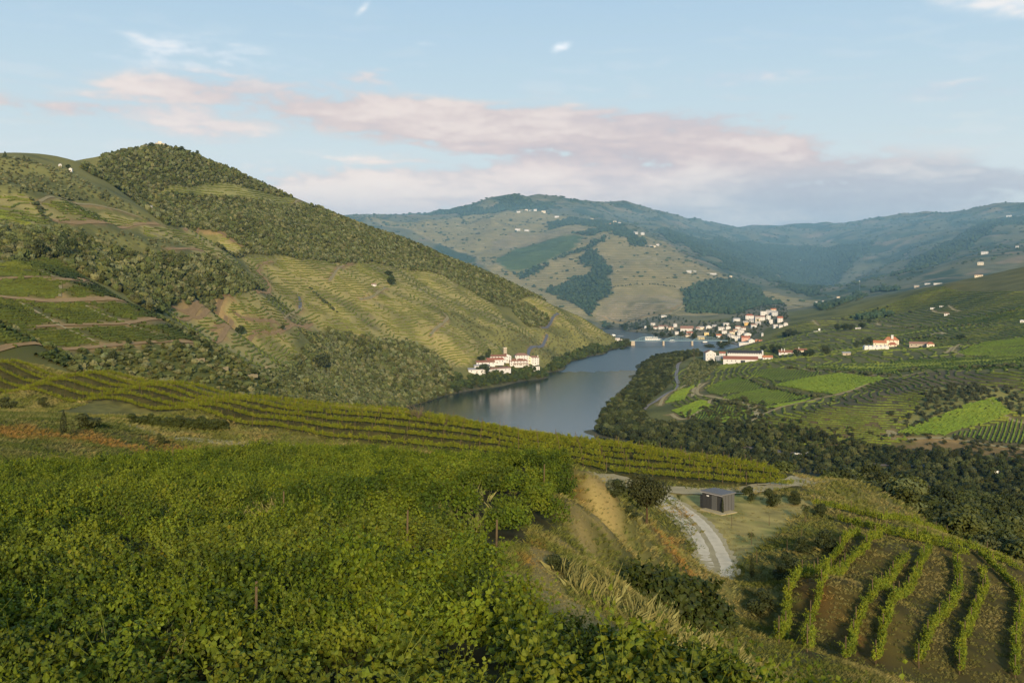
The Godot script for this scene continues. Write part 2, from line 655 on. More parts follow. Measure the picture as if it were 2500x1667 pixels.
func sky_colour(az: float, el: float, f: FastNoiseLite, g: FastNoiseLite) -> Color:     # degrees; az 0 is straight ahead
	var stops := [[0.0, srgb(214, 212, 205)], [2.5, srgb(212, 213, 210)], [5.0, srgb(203, 212, 214)], [8.0, srgb(190, 206, 212)], [11.5, srgb(178, 200, 213)], [15.5, srgb(164, 191, 211)], [30.0, srgb(142, 174, 205)], [90.0, srgb(116, 150, 190)]]
	var c: Color = stops[0][1]
	for k in stops.size() - 1:
		if el >= stops[k][0]:
			c = stops[k][1].lerp(stops[k + 1][1], clampf((el - stops[k][0]) / (stops[k + 1][0] - stops[k][0]), 0.0, 1.0))
	if el > 24.0:
		return c
	var a := deg_to_rad(az)
	var e := el
	# the noise runs on a cylinder, so that it closes round the horizon
	var cx := sin(a) * 57.3
	var cz := cos(a) * 57.3
	var warp := f.get_noise_3d(cx * 1.1, e * 3.0, cz * 1.1 + 90.0)
	var big := f.get_noise_3d(cx * 2.0, (e + 0.5 * warp) * 9.0, cz * 2.0)
	var wisp := g.get_noise_3d(cx * 4.2, (e + 0.8 * big + 0.03 * az) * 26.0, cz * 4.2)
	var fine := g.get_noise_3d(cx * 15.0, e * 52.0, cz * 15.0 + 40.0)
	var cover := 0.0
	var tint := Color(0, 0, 0)
	var wt := 0.0001
	var ahead := smoothstep(60.0, 34.0, absf(az))
	# az, el, half width, half height, lean, strength, colour
	var banks := [
		[0.5, 8.3, 14.5, 1.25, -0.075, 1.4, srgb(202, 190, 189)], [-7.5, 9.0, 7.0, 1.0, -0.09, 1.1, srgb(212, 198, 194)], [7.5, 7.0, 11.0, 1.4, -0.05, 1.35, srgb(198, 186, 187)], [9.0, 8.8, 7.0, 0.8, 0.0, 0.9, srgb(200, 191, 193)],
		[-6.5, 5.2, 11.0, 1.05, -0.02, 1.25, srgb(236, 223, 213)], [-1.0, 5.3, 11.0, 1.4, 0.0, 1.3, srgb(226, 212, 206)], [5.0, 5.2, 9.0, 1.2, 0.02, 1.0, srgb(216, 204, 202)], [-11.0, 3.6, 9.0, 1.0, 0.0, 1.0, srgb(206, 200, 202)],
		[17.5, 4.4, 10.0, 1.5, 0.015, 1.9, srgb(180, 185, 192)], [22.0, 5.0, 6.0, 0.8, 0.0, 1.0, srgb(186, 190, 196)], [14.0, 3.2, 9.0, 0.9, 0.0, 1.0, srgb(186, 189, 194)],
		[-18.2, 10.1, 4.6, 0.9, 0.03, 0.95, srgb(212, 200, 197)], [-18.0, 8.2, 5.0, 1.1, -0.12, 0.7, srgb(208, 200, 200)], [-18.4, 12.1, 6.4, 1.1, -0.02, 0.62, srgb(214, 221, 228)], [-13.0, 10.6, 6.0, 0.6, -0.02, 0.55, srgb(206, 204, 206)], [-26.6, 8.9, 2.6, 0.6, -0.06, 1.0, srgb(212, 198, 193)],
		[-23.2, 8.9, 2.2, 0.45, 0.0, 0.8, srgb(208, 198, 197)], [-8.3, 11.2, 2.0, 0.5, 0.0, 0.75, srgb(210, 203, 203)], [2.9, 13.0, 0.75, 0.42, 0.35, 0.8, srgb(226, 232, 238)], [-5.0, 13.2, 0.9, 0.32, -0.1, 0.5, srgb(216, 223, 230)],
		[26.0, 14.9, 5.0, 2.0, -0.2, 0.8, srgb(218, 222, 227)], [13.0, 11.0, 4.5, 0.8, 0.02, 0.55, srgb(196, 203, 212)], [24.0, 9.6, 4.5, 0.8, 0.0, 0.5, srgb(186, 198, 210)], [-25.5, 15.0, 1.6, 0.6, 0.0, 0.55, srgb(216, 222, 228)], [-8.5, 14.8, 0.6, 0.4, 0.9, 0.45, srgb(212, 222, 231)],
	]
	if ahead > 0.0:
		for b in banks:
			var x: float = (az - b[0]) / b[2]
			var y: float = (e - b[1] - (az - b[0]) * b[4] - 0.35 * big) / b[3]
			var q := x * x + y * y
			if q < 3.0:
				var s: float = exp(-q * 1.3) * b[5]
				cover += s * ahead
				tint += b[6] * s
				wt += s
	if ahead < 1.0:
		var band := exp(-pow((e - 7.0) / 4.0, 2.0))
		var s := maxf(0.0, band * (0.55 + 1.7 * big)) * (1.0 - ahead)
		cover += s
		tint += srgb(208, 195, 192).lerp(srgb(228, 214, 206), clampf(0.5 + 2.0 * big, 0, 1)) * s
		wt += s
	var body := tint / wt
	var n := 0.75 * big + 0.6 * wisp + 0.32 * fine
	var amount := smoothstep(0.1, 0.95, cover * (1.0 + 0.9 * n) + 0.55 * n * minf(cover * 2.2, 1.0)) * minf(1.0, cover * 3.0)
	amount = maxf(amount, 0.16 * smoothstep(0.05, 0.5, wisp + 0.5 * big) * smoothstep(19.0, 8.0, e))
	if wt < 0.03:
		body = srgb(214, 215, 218)
	var shade := clampf(0.9 * big + 0.55 * wisp + 0.35 * fine, -0.5, 0.5)
	body = body.lerp(srgb(240, 228, 218), clampf(shade, 0.0, 0.5) * 0.85) if shade > 0.0 else body.lerp(srgb(166, 168, 180), clampf(-shade, 0.0, 0.5) * 0.75)
	return c.lerp(body, amount * 0.92)


func make_sky() -> ImageTexture:
	var f := FastNoiseLite.new()
	f.seed = 11
	f.frequency = 0.045
	f.fractal_octaves = 3
	var g := FastNoiseLite.new()
	g.seed = 5
	g.frequency = 0.05
	g.fractal_octaves = 5
	g.fractal_gain = 0.55
	var wide := 4096
	var tall := 2048
	var im := Image.create(wide, tall, false, Image.FORMAT_RGB8)
	im.fill(srgb(150, 150, 140))
	for j in tall / 2 + 12:
		var el := 90.0 - 180.0 * (j + 0.5) / tall
		var coarse := 1 if el < 17.5 else 8
		if coarse == 8 and j % 8:
			continue
		var i := 0
		while i < wide:
			var az := 360.0 * (i + 0.5) / wide
			if az > 180.0:
				az -= 360.0
			var step := coarse if absf(az) < 32.0 else 8
			var c := sky_colour(az, maxf(el, 0.0), f, g)
			if step == 1:
				im.set_pixel(i, j, c)
			else:
				im.fill_rect(Rect2i(i, j, step, coarse), c)
			i += step
	return ImageTexture.create_from_image(im)


# ---------------------------------------------------------------- land cover
const COVER := {
	"olive": Color(0.23, 0.215, 0.06), "forest": Color(0.06, 0.066, 0.018), "vine_mid": Color(0.33, 0.28, 0.095), "vine_high": Color(0.25, 0.24, 0.085), "vine_fine": Color(0.12, 0.115, 0.03),
	"scrub": Color(0.105, 0.115, 0.03), "bank_trees": Color(0.05, 0.055, 0.02), "vine_r": Color(0.14, 0.13, 0.038), "vine_dark": Color(0.115, 0.092, 0.04), "vine_b": Color(0.16, 0.18, 0.028),
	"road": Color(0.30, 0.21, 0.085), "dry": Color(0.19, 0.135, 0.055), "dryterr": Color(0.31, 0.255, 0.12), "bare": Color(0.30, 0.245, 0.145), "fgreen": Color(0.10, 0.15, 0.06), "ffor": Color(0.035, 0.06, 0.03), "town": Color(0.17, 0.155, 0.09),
}


func kind_name(k: int) -> String:
	return zones[k - 1][0] if k > 0 else ""


func mid_tint(x: float, d: float, h: float, k: int, steep: float) -> Color:
	var n := blotch.get_noise_2d(x, d)
	var called := kind_name(k)
	var c: Color
	if called.begins_with("rows"):
		c = Color(0.12, 0.105, 0.045)
	elif called:
		c = COVER.get(called, Color(0.1, 0.1, 0.035))
	elif x < 150.0 + (d - 2000.0) * 0.2 and d < 3400.0:
		c = Color(0.18, 0.17, 0.05)
	elif d < 3400.0:
		c = Color(0.14, 0.14, 0.04)
	else:
		c = Color(0.155, 0.15, 0.075)
	if h < 2.5:
		c = c.lerp(Color(0.10, 0.09, 0.06), 0.7)
	var earth := clampf(1.6 * blotch.get_noise_2d(x * 3.0 + 500.0, d * 3.0) - 0.35, 0.0, 0.6)
	if called == "vine_mid" or called == "vine_dark" or called == "dryterr":
		c = c.lerp(Color(0.26, 0.20, 0.105), earth)
	c = c.lerp(Color(0.07, 0.085, 0.03), clampf(-1.2 * n, 0.0, 0.35))
	return Color(c.r * (1.0 + 0.35 * n), c.g * (1.0 + 0.3 * n), c.b * (1.0 + 0.3 * n))


func far_tint(x: float, d: float, h: float, k: int, steep: float) -> Color:
	var n := blotch.get_noise_2d(x * 0.35, d * 0.35)
	var called := kind_name(k)
	var c := Color(0.15, 0.15, 0.075)
	if called and not called.begins_with("rows"):
		c = COVER.get(called, Color(0.1, 0.1, 0.035))
	else:
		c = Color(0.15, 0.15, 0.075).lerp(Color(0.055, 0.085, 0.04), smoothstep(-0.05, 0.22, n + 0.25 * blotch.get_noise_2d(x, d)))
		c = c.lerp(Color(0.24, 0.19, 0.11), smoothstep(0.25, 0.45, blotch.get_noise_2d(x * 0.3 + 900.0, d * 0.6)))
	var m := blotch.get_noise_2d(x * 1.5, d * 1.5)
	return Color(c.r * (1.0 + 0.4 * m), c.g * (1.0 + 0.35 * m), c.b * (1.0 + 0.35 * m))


func make_materials() -> void:
	M.ground = textured(mat(Color(1.3, 1.3, 1.3).clamp(), 0.95), grain(3, 0.02, 0.62, 1.0), 46.0)
	M.ground.detail_enabled = false
	M.leaf = mat(Color.WHITE, 0.55)
	M.leaf.backlight_enabled = true
	M.leaf.backlight = Color(0.55, 0.6, 0.25)
	M.leaf_far = mat(Color.WHITE, 0.8)
	M.leaf_far.backlight_enabled = true
	M.leaf_far.backlight = Color(0.22, 0.25, 0.1)
	M.gravel = textured(mat(Color(0.74, 0.63, 0.43), 0.95), grain(18, 0.06, 0.6, 1.0), 1.6)
	M.dirt = textured(mat(Color(0.44, 0.365, 0.2), 0.95), grain(8, 0.03, 0.7, 1.0), 3.0)
	M.earth = textured(mat(Color(0.44, 0.28, 0.12), 0.95), grain(9, 0.03, 0.6, 1.0), 8.0)
	M.asphalt = mat(Color(0.17, 0.165, 0.155), 0.9)
	M.ballast = textured(mat(Color(0.23, 0.205, 0.17), 0.95), grain(10, 0.06, 0.6, 1.0), 3.0)
	M.far_track = mat(Color(0.36, 0.285, 0.13), 0.95)
	M.white = mat(Color(0.78, 0.76, 0.70), 0.7)
	M.steel = mat(Color(0.33, 0.31, 0.29), 0.4)
	M.wood = textured(mat(Color(0.16, 0.13, 0.09), 0.9), grain(12, 0.08, 0.6, 1.0), 0.5)


func land() -> void:
	relief.seed = 4
	relief.frequency = 1.0 / 150.0
	relief.fractal_octaves = 4
	ridges.seed = 21
	ridges.frequency = 1.0 / 900.0
	ridges.fractal_type = FastNoiseLite.FRACTAL_RIDGED
	ridges.fractal_octaves = 3
	blotch.seed = 9
	blotch.frequency = 1.0 / 110.0
	blotch.fractal_octaves = 4
	far_lat = lattice(-3700, -1100, 5700, 9900, 60)
	fit(PackedVector3Array(FAR), 70.0, far_lat)
	near_lat = lattice(-262, -24, 202, 436, 2.0)
	fit(PackedVector3Array(NEAR), 2.5, near_lat)
	var first := near_lat.h.duplicate()      # the shoulder is rounder than the banks
	for k in 30:
		var from := near_lat.h.duplicate()
		for j in range(70, near_lat.nd - 1):
			for i in range(1, near_lat.nx - 1):
				var n := j * near_lat.nx + i
				near_lat.h[n] = 0.4 * from[n] + 0.15 * (from[n - 1] + from[n + 1] + from[n - near_lat.nx] + from[n + near_lat.nx])
	for j in near_lat.nd:
		var d := near_lat.d0 + j * near_lat.st
		for i in near_lat.nx:
			var x := near_lat.x0 + i * near_lat.st
			var n := j * near_lat.nx + i
			near_lat.h[n] = lerpf(first[n], near_lat.h[n], smoothstep(0.0, 14.0, d - terrace_foot(x).x + 10.0) * smoothstep(45.0, 25.0, x))
	add_zones()
	near_zones()
	near_grid = sheet(-236, -16, 172, 424, 1.0)
	mid_grid = sheet(-1100, 380, 1300, 3900, 7.0)
	carve(mid_grid)
	side_grid = sheet(1270, 2200, 2300, 3900, 15.0)
	far_grid = sheet(-1300, 3860, 3700, 8300, 22.0)
	outer_grid = sheet(-3500, -940, 5500, 9700, 80.0)
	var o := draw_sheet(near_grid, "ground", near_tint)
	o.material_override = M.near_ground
	draw_sheet(mid_grid, "valley_ground", mid_tint, [near_grid], 0.02)
	draw_sheet(side_grid, "hillside", far_tint, [mid_grid], 0.3)
	draw_sheet(far_grid, "hills", far_tint, [mid_grid, side_grid], 0.6)
	draw_sheet(outer_grid, "far_hills", far_tint, [near_grid, mid_grid, side_grid, far_grid], 4.0)
	# the river
	var wm := mat(Color(0.02, 0.032, 0.03), 0.1, false)
	wm.metallic_specular = 0.5
	var rip := NoiseTexture2D.new()
	var f := FastNoiseLite.new()
	f.seed = 2
	f.frequency = 0.03
	f.fractal_octaves = 4
	rip.noise = f
	rip.width = 512
	rip.height = 512
	rip.seamless = true
	rip.as_normal_map = true
	rip.bump_strength = 3.0
	wm.normal_enabled = true
	wm.normal_texture = rip
	wm.normal_scale = 0.2
	wm.uv1_triplanar = true
	wm.uv1_world_triplanar = true
	wm.uv1_scale = Vector3(1.0 / 30.0, 1.0 / 30.0, 1.0 / 12.0)
	var pm := PlaneMesh.new()
	pm.size = Vector2(2600, 3600)
	var w := part("river", pm, wm, self, Vector3(200, 0, -2100))
	w.set_meta("kind", "structure")
	var ruffled: StandardMaterial3D = wm.duplicate()
	ruffled.roughness = 0.3
	ruffled.normal_scale = 0.5
	var rim := PackedVector2Array()
	for k in 46:
		var x := 20.0 + 12.0 * k
		rim.append(Vector2(x, 1985.0 + 0.22 * x + 46.0 * relief.get_noise_2d(x * 1.6, 77.0) + 30.0 * relief.get_noise_2d(x * 7.0, 7.0)))
	rim.append_array([Vector2(700, 2300), Vector2(700, 3600), Vector2(-300, 3600), Vector2(20, 2500)])
	var tris := Geometry2D.triangulate_polygon(rim)
	var v := PackedVector3Array()
	var nm := PackedVector3Array()
	for q in rim:
		v.append(Vector3(q.x, 0.02, -q.y))
		nm.append(Vector3.UP)
	for k in range(0, tris.size(), 3):
		if (v[tris[k + 2]] - v[tris[k]]).cross(v[tris[k + 1]] - v[tris[k]]).y < 0.0:
			var t := tris[k + 1]
			tris[k + 1] = tris[k + 2]
			tris[k + 2] = t
	solid("ruffled_water", v, nm, PackedColorArray(), tris, ruffled, "structure")


# ---------------------------------------------------------------- vegetation of the valley
func tree_meshes() -> void:
	K.lumps = []
	for k in 6:
		K.lumps.append(lump(Vector3(0.5, 0.46 + 0.05 * (k % 3), 0.5), 0.34, 0))
	K.wild = []
	for k in 7:
		K.wild.append(lump(Vector3(0.5, 0.44 + 0.05 * (k % 3), 0.5), 0.46, 3))
	K.crowns = []
	for k in 4:
		K.crowns.append(leafy(420, 1.0, 1.0, 0.17, 9, 0.03, 0.12))
	K.cypress = cone_tree(420, 1.0, 1.0, 0.10)
	K.wild.append_array(K.crowns)
	K.hedges = []
	for k in 4:
		K.hedges.append(hedge(0.3))


func scatter(called: String, label: String, category: String, kinds: Array, gap: float, chance: float, wide: Vector2, ratio: float, colours: Array, meshes: Array, sheets: Array, test = null) -> Crowd:
	var c := Crowd.new(meshes.size())
	for s: Sheet in sheets:
		for n in zones.size():
			if not zones[n][0] in kinds:
				continue
			var box := Rect2(zones[n][1][0], Vector2.ZERO)
			for q: Vector2 in zones[n][1]:
				box = box.expand(q)
			var d := maxf(box.position.y, s.d0)
			while d < minf(box.end.y, s.d0 + (s.nd - 1) * s.st):
				var x := maxf(box.position.x, s.x0)
				while x < minf(box.end.x, s.x0 + (s.nx - 1) * s.st):
					var px := x + rng.randf_range(-0.48, 0.48) * gap
					var pd := d + rng.randf_range(-0.48, 0.48) * gap
					x += gap
					if rng.randf() > chance or not s.has(px, pd) or s.kind_at(px, pd) != n + 1:
						continue
					if s == far_grid and mid_grid.has(px, pd):
						continue
					var h := s.at(px, pd)
					if h < 0.6 or (test != null and not test.call(px, pd)):
						continue
					var w := rng.randf_range(wide.x, wide.y)
					var t := w * ratio * rng.randf_range(0.8, 1.25)
					c.add(rng.randi() % meshes.size(), Basis(Vector3.UP, rng.randf() * TAU).scaled(Vector3(w, t, w)), Vector3(px, h - 0.12 * t, -pd), vary(colours[rng.randi() % colours.size()], 0.28, 0.1))
				d += gap
	if called:
		crowd_stuff(called, c, meshes, label, category)
	return c


func contour_rows(kinds: Array, step: Callable, wide: float, tall: float, colours: Array, s: Sheet, into: Crowd, gaps := 0.06, wander := 0.0) -> void:   # vine rows that follow the slope
	for j in s.nd - 1:
		for i in s.nx - 1:
			var k := j * s.nx + i
			if s.kind[k] == 0 or not zones[s.kind[k] - 1][0] in kinds:
				continue
			var x := s.x0 + i * s.st
			var d := s.d0 + j * s.st
			var gap: float = step.call(x, d)
			var h0 := s.h[k] + wander * relief.get_noise_2d(x * 1.3, d * 1.3)
			var h1 := s.h[k + 1] + wander * relief.get_noise_2d((x + s.st) * 1.3, d * 1.3)
			var h2 := s.h[k + s.nx + 1] + wander * relief.get_noise_2d((x + s.st) * 1.3, (d + s.st) * 1.3)
			var h3 := s.h[k + s.nx] + wander * relief.get_noise_2d(x * 1.3, (d + s.st) * 1.3)
			var lo := minf(minf(h0, h1), minf(h2, h3))
			var hi := maxf(maxf(h0, h1), maxf(h2, h3))
			for n in range(ceili(lo / gap), floori(hi / gap) + 1):
				var l := n * gap
				var p: Array[Vector3] = []
				if (h0 < l) != (h1 < l):
					p.append(Vector3(x + s.st * (l - h0) / (h1 - h0), l, -d))
				if (h1 < l) != (h2 < l):
					p.append(Vector3(x + s.st, l, -d - s.st * (l - h1) / (h2 - h1)))
				if (h3 < l) != (h2 < l):
					p.append(Vector3(x + s.st * (l - h3) / (h2 - h3), l, -d - s.st))
				if (h0 < l) != (h3 < l):
					p.append(Vector3(x, l, -d - s.st * (l - h0) / (h3 - h0)))
				if p.size() < 2 or rng.randf() < gaps + (0.9 * smoothstep(0.16, 0.3, blotch.get_noise_2d(x * 1.7 + 40.0, d * 1.7 + (n % 7) * 60.0)) if wander > 0.0 else 0.0):
					continue
				p[0].y = s.at(p[0].x, -p[0].z)
				p[1].y = s.at(p[1].x, -p[1].z)
				row_piece(into, p[0], p[1], wide, tall, colours, x, d)


func row_piece(into: Crowd, a: Vector3, b: Vector3, wide: float, tall: float, colours: Array, x: float, d: float) -> void:
	var along := b - a
	var long := along.length()
	if long < 0.5:
		return
	var t := along / long
	var side := t.cross(Vector3.UP).normalized()
	var n := 0.5 + 0.9 * blotch.get_noise_2d(x * 0.8 + 300.0, d * 0.8)
	var c: Color = colours[0].lerp(colours[1], clampf(n, 0.0, 1.0))
	into.add(rng.randi() % 4, Basis(t * (long + 0.25 * wide), Vector3.UP * tall * rng.randf_range(0.75, 1.2), side * wide * rng.randf_range(0.8, 1.15)), (a + b) * 0.5 - Vector3(0, 0.15, 0), vary(c, 0.15, 0.06))


func straight_rows(kind: String, gap: float, wide: float, tall: float, colours: Array, s: Sheet, into: Crowd) -> void:
	for z in zones:
		if z[0] != kind:
			continue
		var t := Vector2.from_angle(z[2])
		var nrm := t.orthogonal()
		var lo := Vector2(1e9, 1e9)
		var hi := -lo
		for q: Vector2 in z[1]:
			var e := Vector2(q.dot(t), q.dot(nrm))
			lo = lo.min(e)
			hi = hi.max(e)
		var y := lo.y
		while y < hi.y:
			var x := lo.x
			while x < hi.x:
				var a := t * x + nrm * y
				var b := t * (x + 4.0) + nrm * y
				x += 4.0
				if Geometry2D.is_point_in_polygon((a + b) * 0.5, z[1]) and rng.randf() > 0.03:
					row_piece(into, Vector3(a.x, s.at(a.x, a.y), -a.y), Vector3(b.x, s.at(b.x, b.y), -b.y), wide, tall, colours, a.x, a.y)
			y += gap


func valley_plants() -> void:
	var wood := [Color(0.08, 0.09, 0.024), Color(0.105, 0.115, 0.036), Color(0.068, 0.08, 0.02), Color(0.135, 0.138, 0.058)]
	var silver := [Color(0.13, 0.135, 0.055), Color(0.11, 0.118, 0.045), Color(0.145, 0.145, 0.066)]
	scatter("woodland", "dark green wood on the steep slopes of the left hill", "woodland", ["forest"], 4.2, 0.93, Vector2(3.2, 8.5), 0.95, wood, K.wild, [mid_grid])
	scatter("riverside_trees", "rounded trees crowding the left bank above the water", "trees", ["bank_trees"], 6.5, 0.9, Vector2(7.5, 13.0), 0.9, [Color(0.06, 0.085, 0.022), Color(0.08, 0.10, 0.025), Color(0.05, 0.07, 0.025)], K.crowns, [mid_grid])
	scatter("hillside_olives", "small grey-green olive trees dotted over the left hillside", "olive grove", ["olive"], 8.0, 0.62, Vector2(2.6, 5.0), 0.85, silver, K.wild, [mid_grid], func(x, d): return x < 180.0 or d > 1900.0)
	scatter("slope_scrub", "low scrub on the slope below the left vineyards", "scrub", ["scrub"], 3.4, 0.72, Vector2(1.2, 4.6), 0.7, wood, K.wild, [mid_grid])
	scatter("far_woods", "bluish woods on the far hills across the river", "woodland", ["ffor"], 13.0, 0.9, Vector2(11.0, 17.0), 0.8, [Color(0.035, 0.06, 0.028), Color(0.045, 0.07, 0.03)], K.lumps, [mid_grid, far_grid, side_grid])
	scatter("garden_trees", "garden trees and bushes scattered between the houses of the town", "trees", ["town"], 15.0, 0.4, Vector2(5.0, 10.0), 0.9, [Color(0.045, 0.065, 0.022), Color(0.06, 0.075, 0.025)], K.crowns, [mid_grid])
	# scattered trees and bushes of the far slopes
	var dots := Crowd.new(K.lumps.size())
	for k in 9000:
		var x := rng.randf_range(-1250, 3600)
		var d := rng.randf_range(3900, 7600)
		if absf(x) > 0.56 * d or far_grid.kind_at(x, d) > 0 and zones[far_grid.kind_at(x, d) - 1][0] != "dryterr" or rng.randf() < 0.35 - 1.5 * blotch.get_noise_2d(x * 0.5, d * 0.5):
			continue
		var w := rng.randf_range(4.0, 13.0)
		dots.add(rng.randi() % K.lumps.size(), Basis(Vector3.UP, rng.randf() * TAU).scaled(Vector3(w * rng.randf_range(1.0, 2.2), w * 0.7, w)), Vector3(x, far_grid.at(x, d) - 0.5, -d), vary(Color(0.05, 0.075, 0.03), 0.3, 0.1))
	crowd_stuff("far_bushes", dots, K.lumps, "scattered bushes and hedges over the far slopes", "bushes")
	# vineyards
	var fresh := [Color(0.115, 0.14, 0.022), Color(0.17, 0.185, 0.034)]
	var c := Crowd.new(4)
	contour_rows(["vine_mid"], func(_x, d): return 3.2 if d < 1350.0 else 4.4, 2.6, 1.7, fresh, mid_grid, c, 0.05, 9.0)
	contour_rows(["vine_high"], func(_x, _d): return 5.5, 3.0, 1.8, fresh, mid_grid, c, 0.03, 5.0)
	crowd_stuff("terraced_vineyard", c, K.hedges, "green vine rows on curving terraces of the left hillside", "vineyard")
	c = Crowd.new(4)
	contour_rows(["vine_fine"], func(_x, _d): return 1.15, 1.8, 1.5, [Color(0.07, 0.085, 0.014), Color(0.095, 0.11, 0.018)], mid_grid, c, 0.03)
	crowd_stuff("dense_vineyard", c, K.hedges, "dense dark green vines on the spur at the left edge", "vineyard")
	c = Crowd.new(4)
	contour_rows(["vine_r"], func(_x, d): return 2.0 if d < 2300.0 else 4.0, 3.4, 1.8, [Color(0.13, 0.165, 0.02), Color(0.19, 0.215, 0.03)], mid_grid, c, 0.05)
	contour_rows(["vine_dark"], func(_x, _d): return 1.5, 2.2, 1.5, [Color(0.10, 0.13, 0.02), Color(0.13, 0.155, 0.024)], mid_grid, c, 0.12)
	contour_rows(["vine_b"], func(_x, _d): return 0.55, 3.0, 1.6, [Color(0.13, 0.165, 0.022), Color(0.16, 0.19, 0.028)], mid_grid, c, 0.03)
	crowd_stuff("riverside_vineyard", c, K.hedges, "vine rows on the low slopes right of the river", "vineyard")
	c = Crowd.new(4)
	var lush := [Color(0.11, 0.165, 0.018), Color(0.14, 0.19, 0.022)]
	straight_rows("rows_1", 4.6, 2.2, 1.5, lush, mid_grid, c)
	straight_rows("rows_2", 4.2, 2.2, 1.5, lush, mid_grid, c)
	straight_rows("rows_3", 4.2, 2.2, 1.5, lush, mid_grid, c)
	straight_rows("rows_4", 2.6, 2.1, 1.5, lush, mid_grid, c)
	straight_rows("rows_5", 2.8, 2.2, 1.5, lush, mid_grid, c)
	straight_rows("rows_6", 6.0, 2.6, 1.6, lush, mid_grid, c)
	straight_rows("rows_7", 2.5, 2.0, 1.5, lush, mid_grid, c)
	straight_rows("rows_8", 4.2, 1.8, 1.5, lush, mid_grid, c)
	crowd_stuff("field_vineyard", c, K.hedges, "bright green fields of straight vine rows right of the railway", "vineyard")
	c = Crowd.new(4)
	contour_rows(["dryterr", "bare"], func(_x, _d): return 7.5, 3.6, 2.2, [Color(0.15, 0.15, 0.06), Color(0.18, 0.17, 0.07)], far_grid, c, 0.05)
	contour_rows(["dryterr", "bare", "fgreen"], func(_x, _d): return 7.5, 3.6, 2.2, [Color(0.15, 0.15, 0.06), Color(0.18, 0.17, 0.07)], mid_grid, c, 0.05)
	contour_rows(["fgreen"], func(_x, _d): return 7.5, 7.0, 2.2, [Color(0.07, 0.11, 0.04), Color(0.09, 0.125, 0.045)], far_grid, c, 0.05)
	crowd_stuff("far_terraces", c, K.hedges, "fine terrace lines of vines on the dry far hillside", "vineyard")


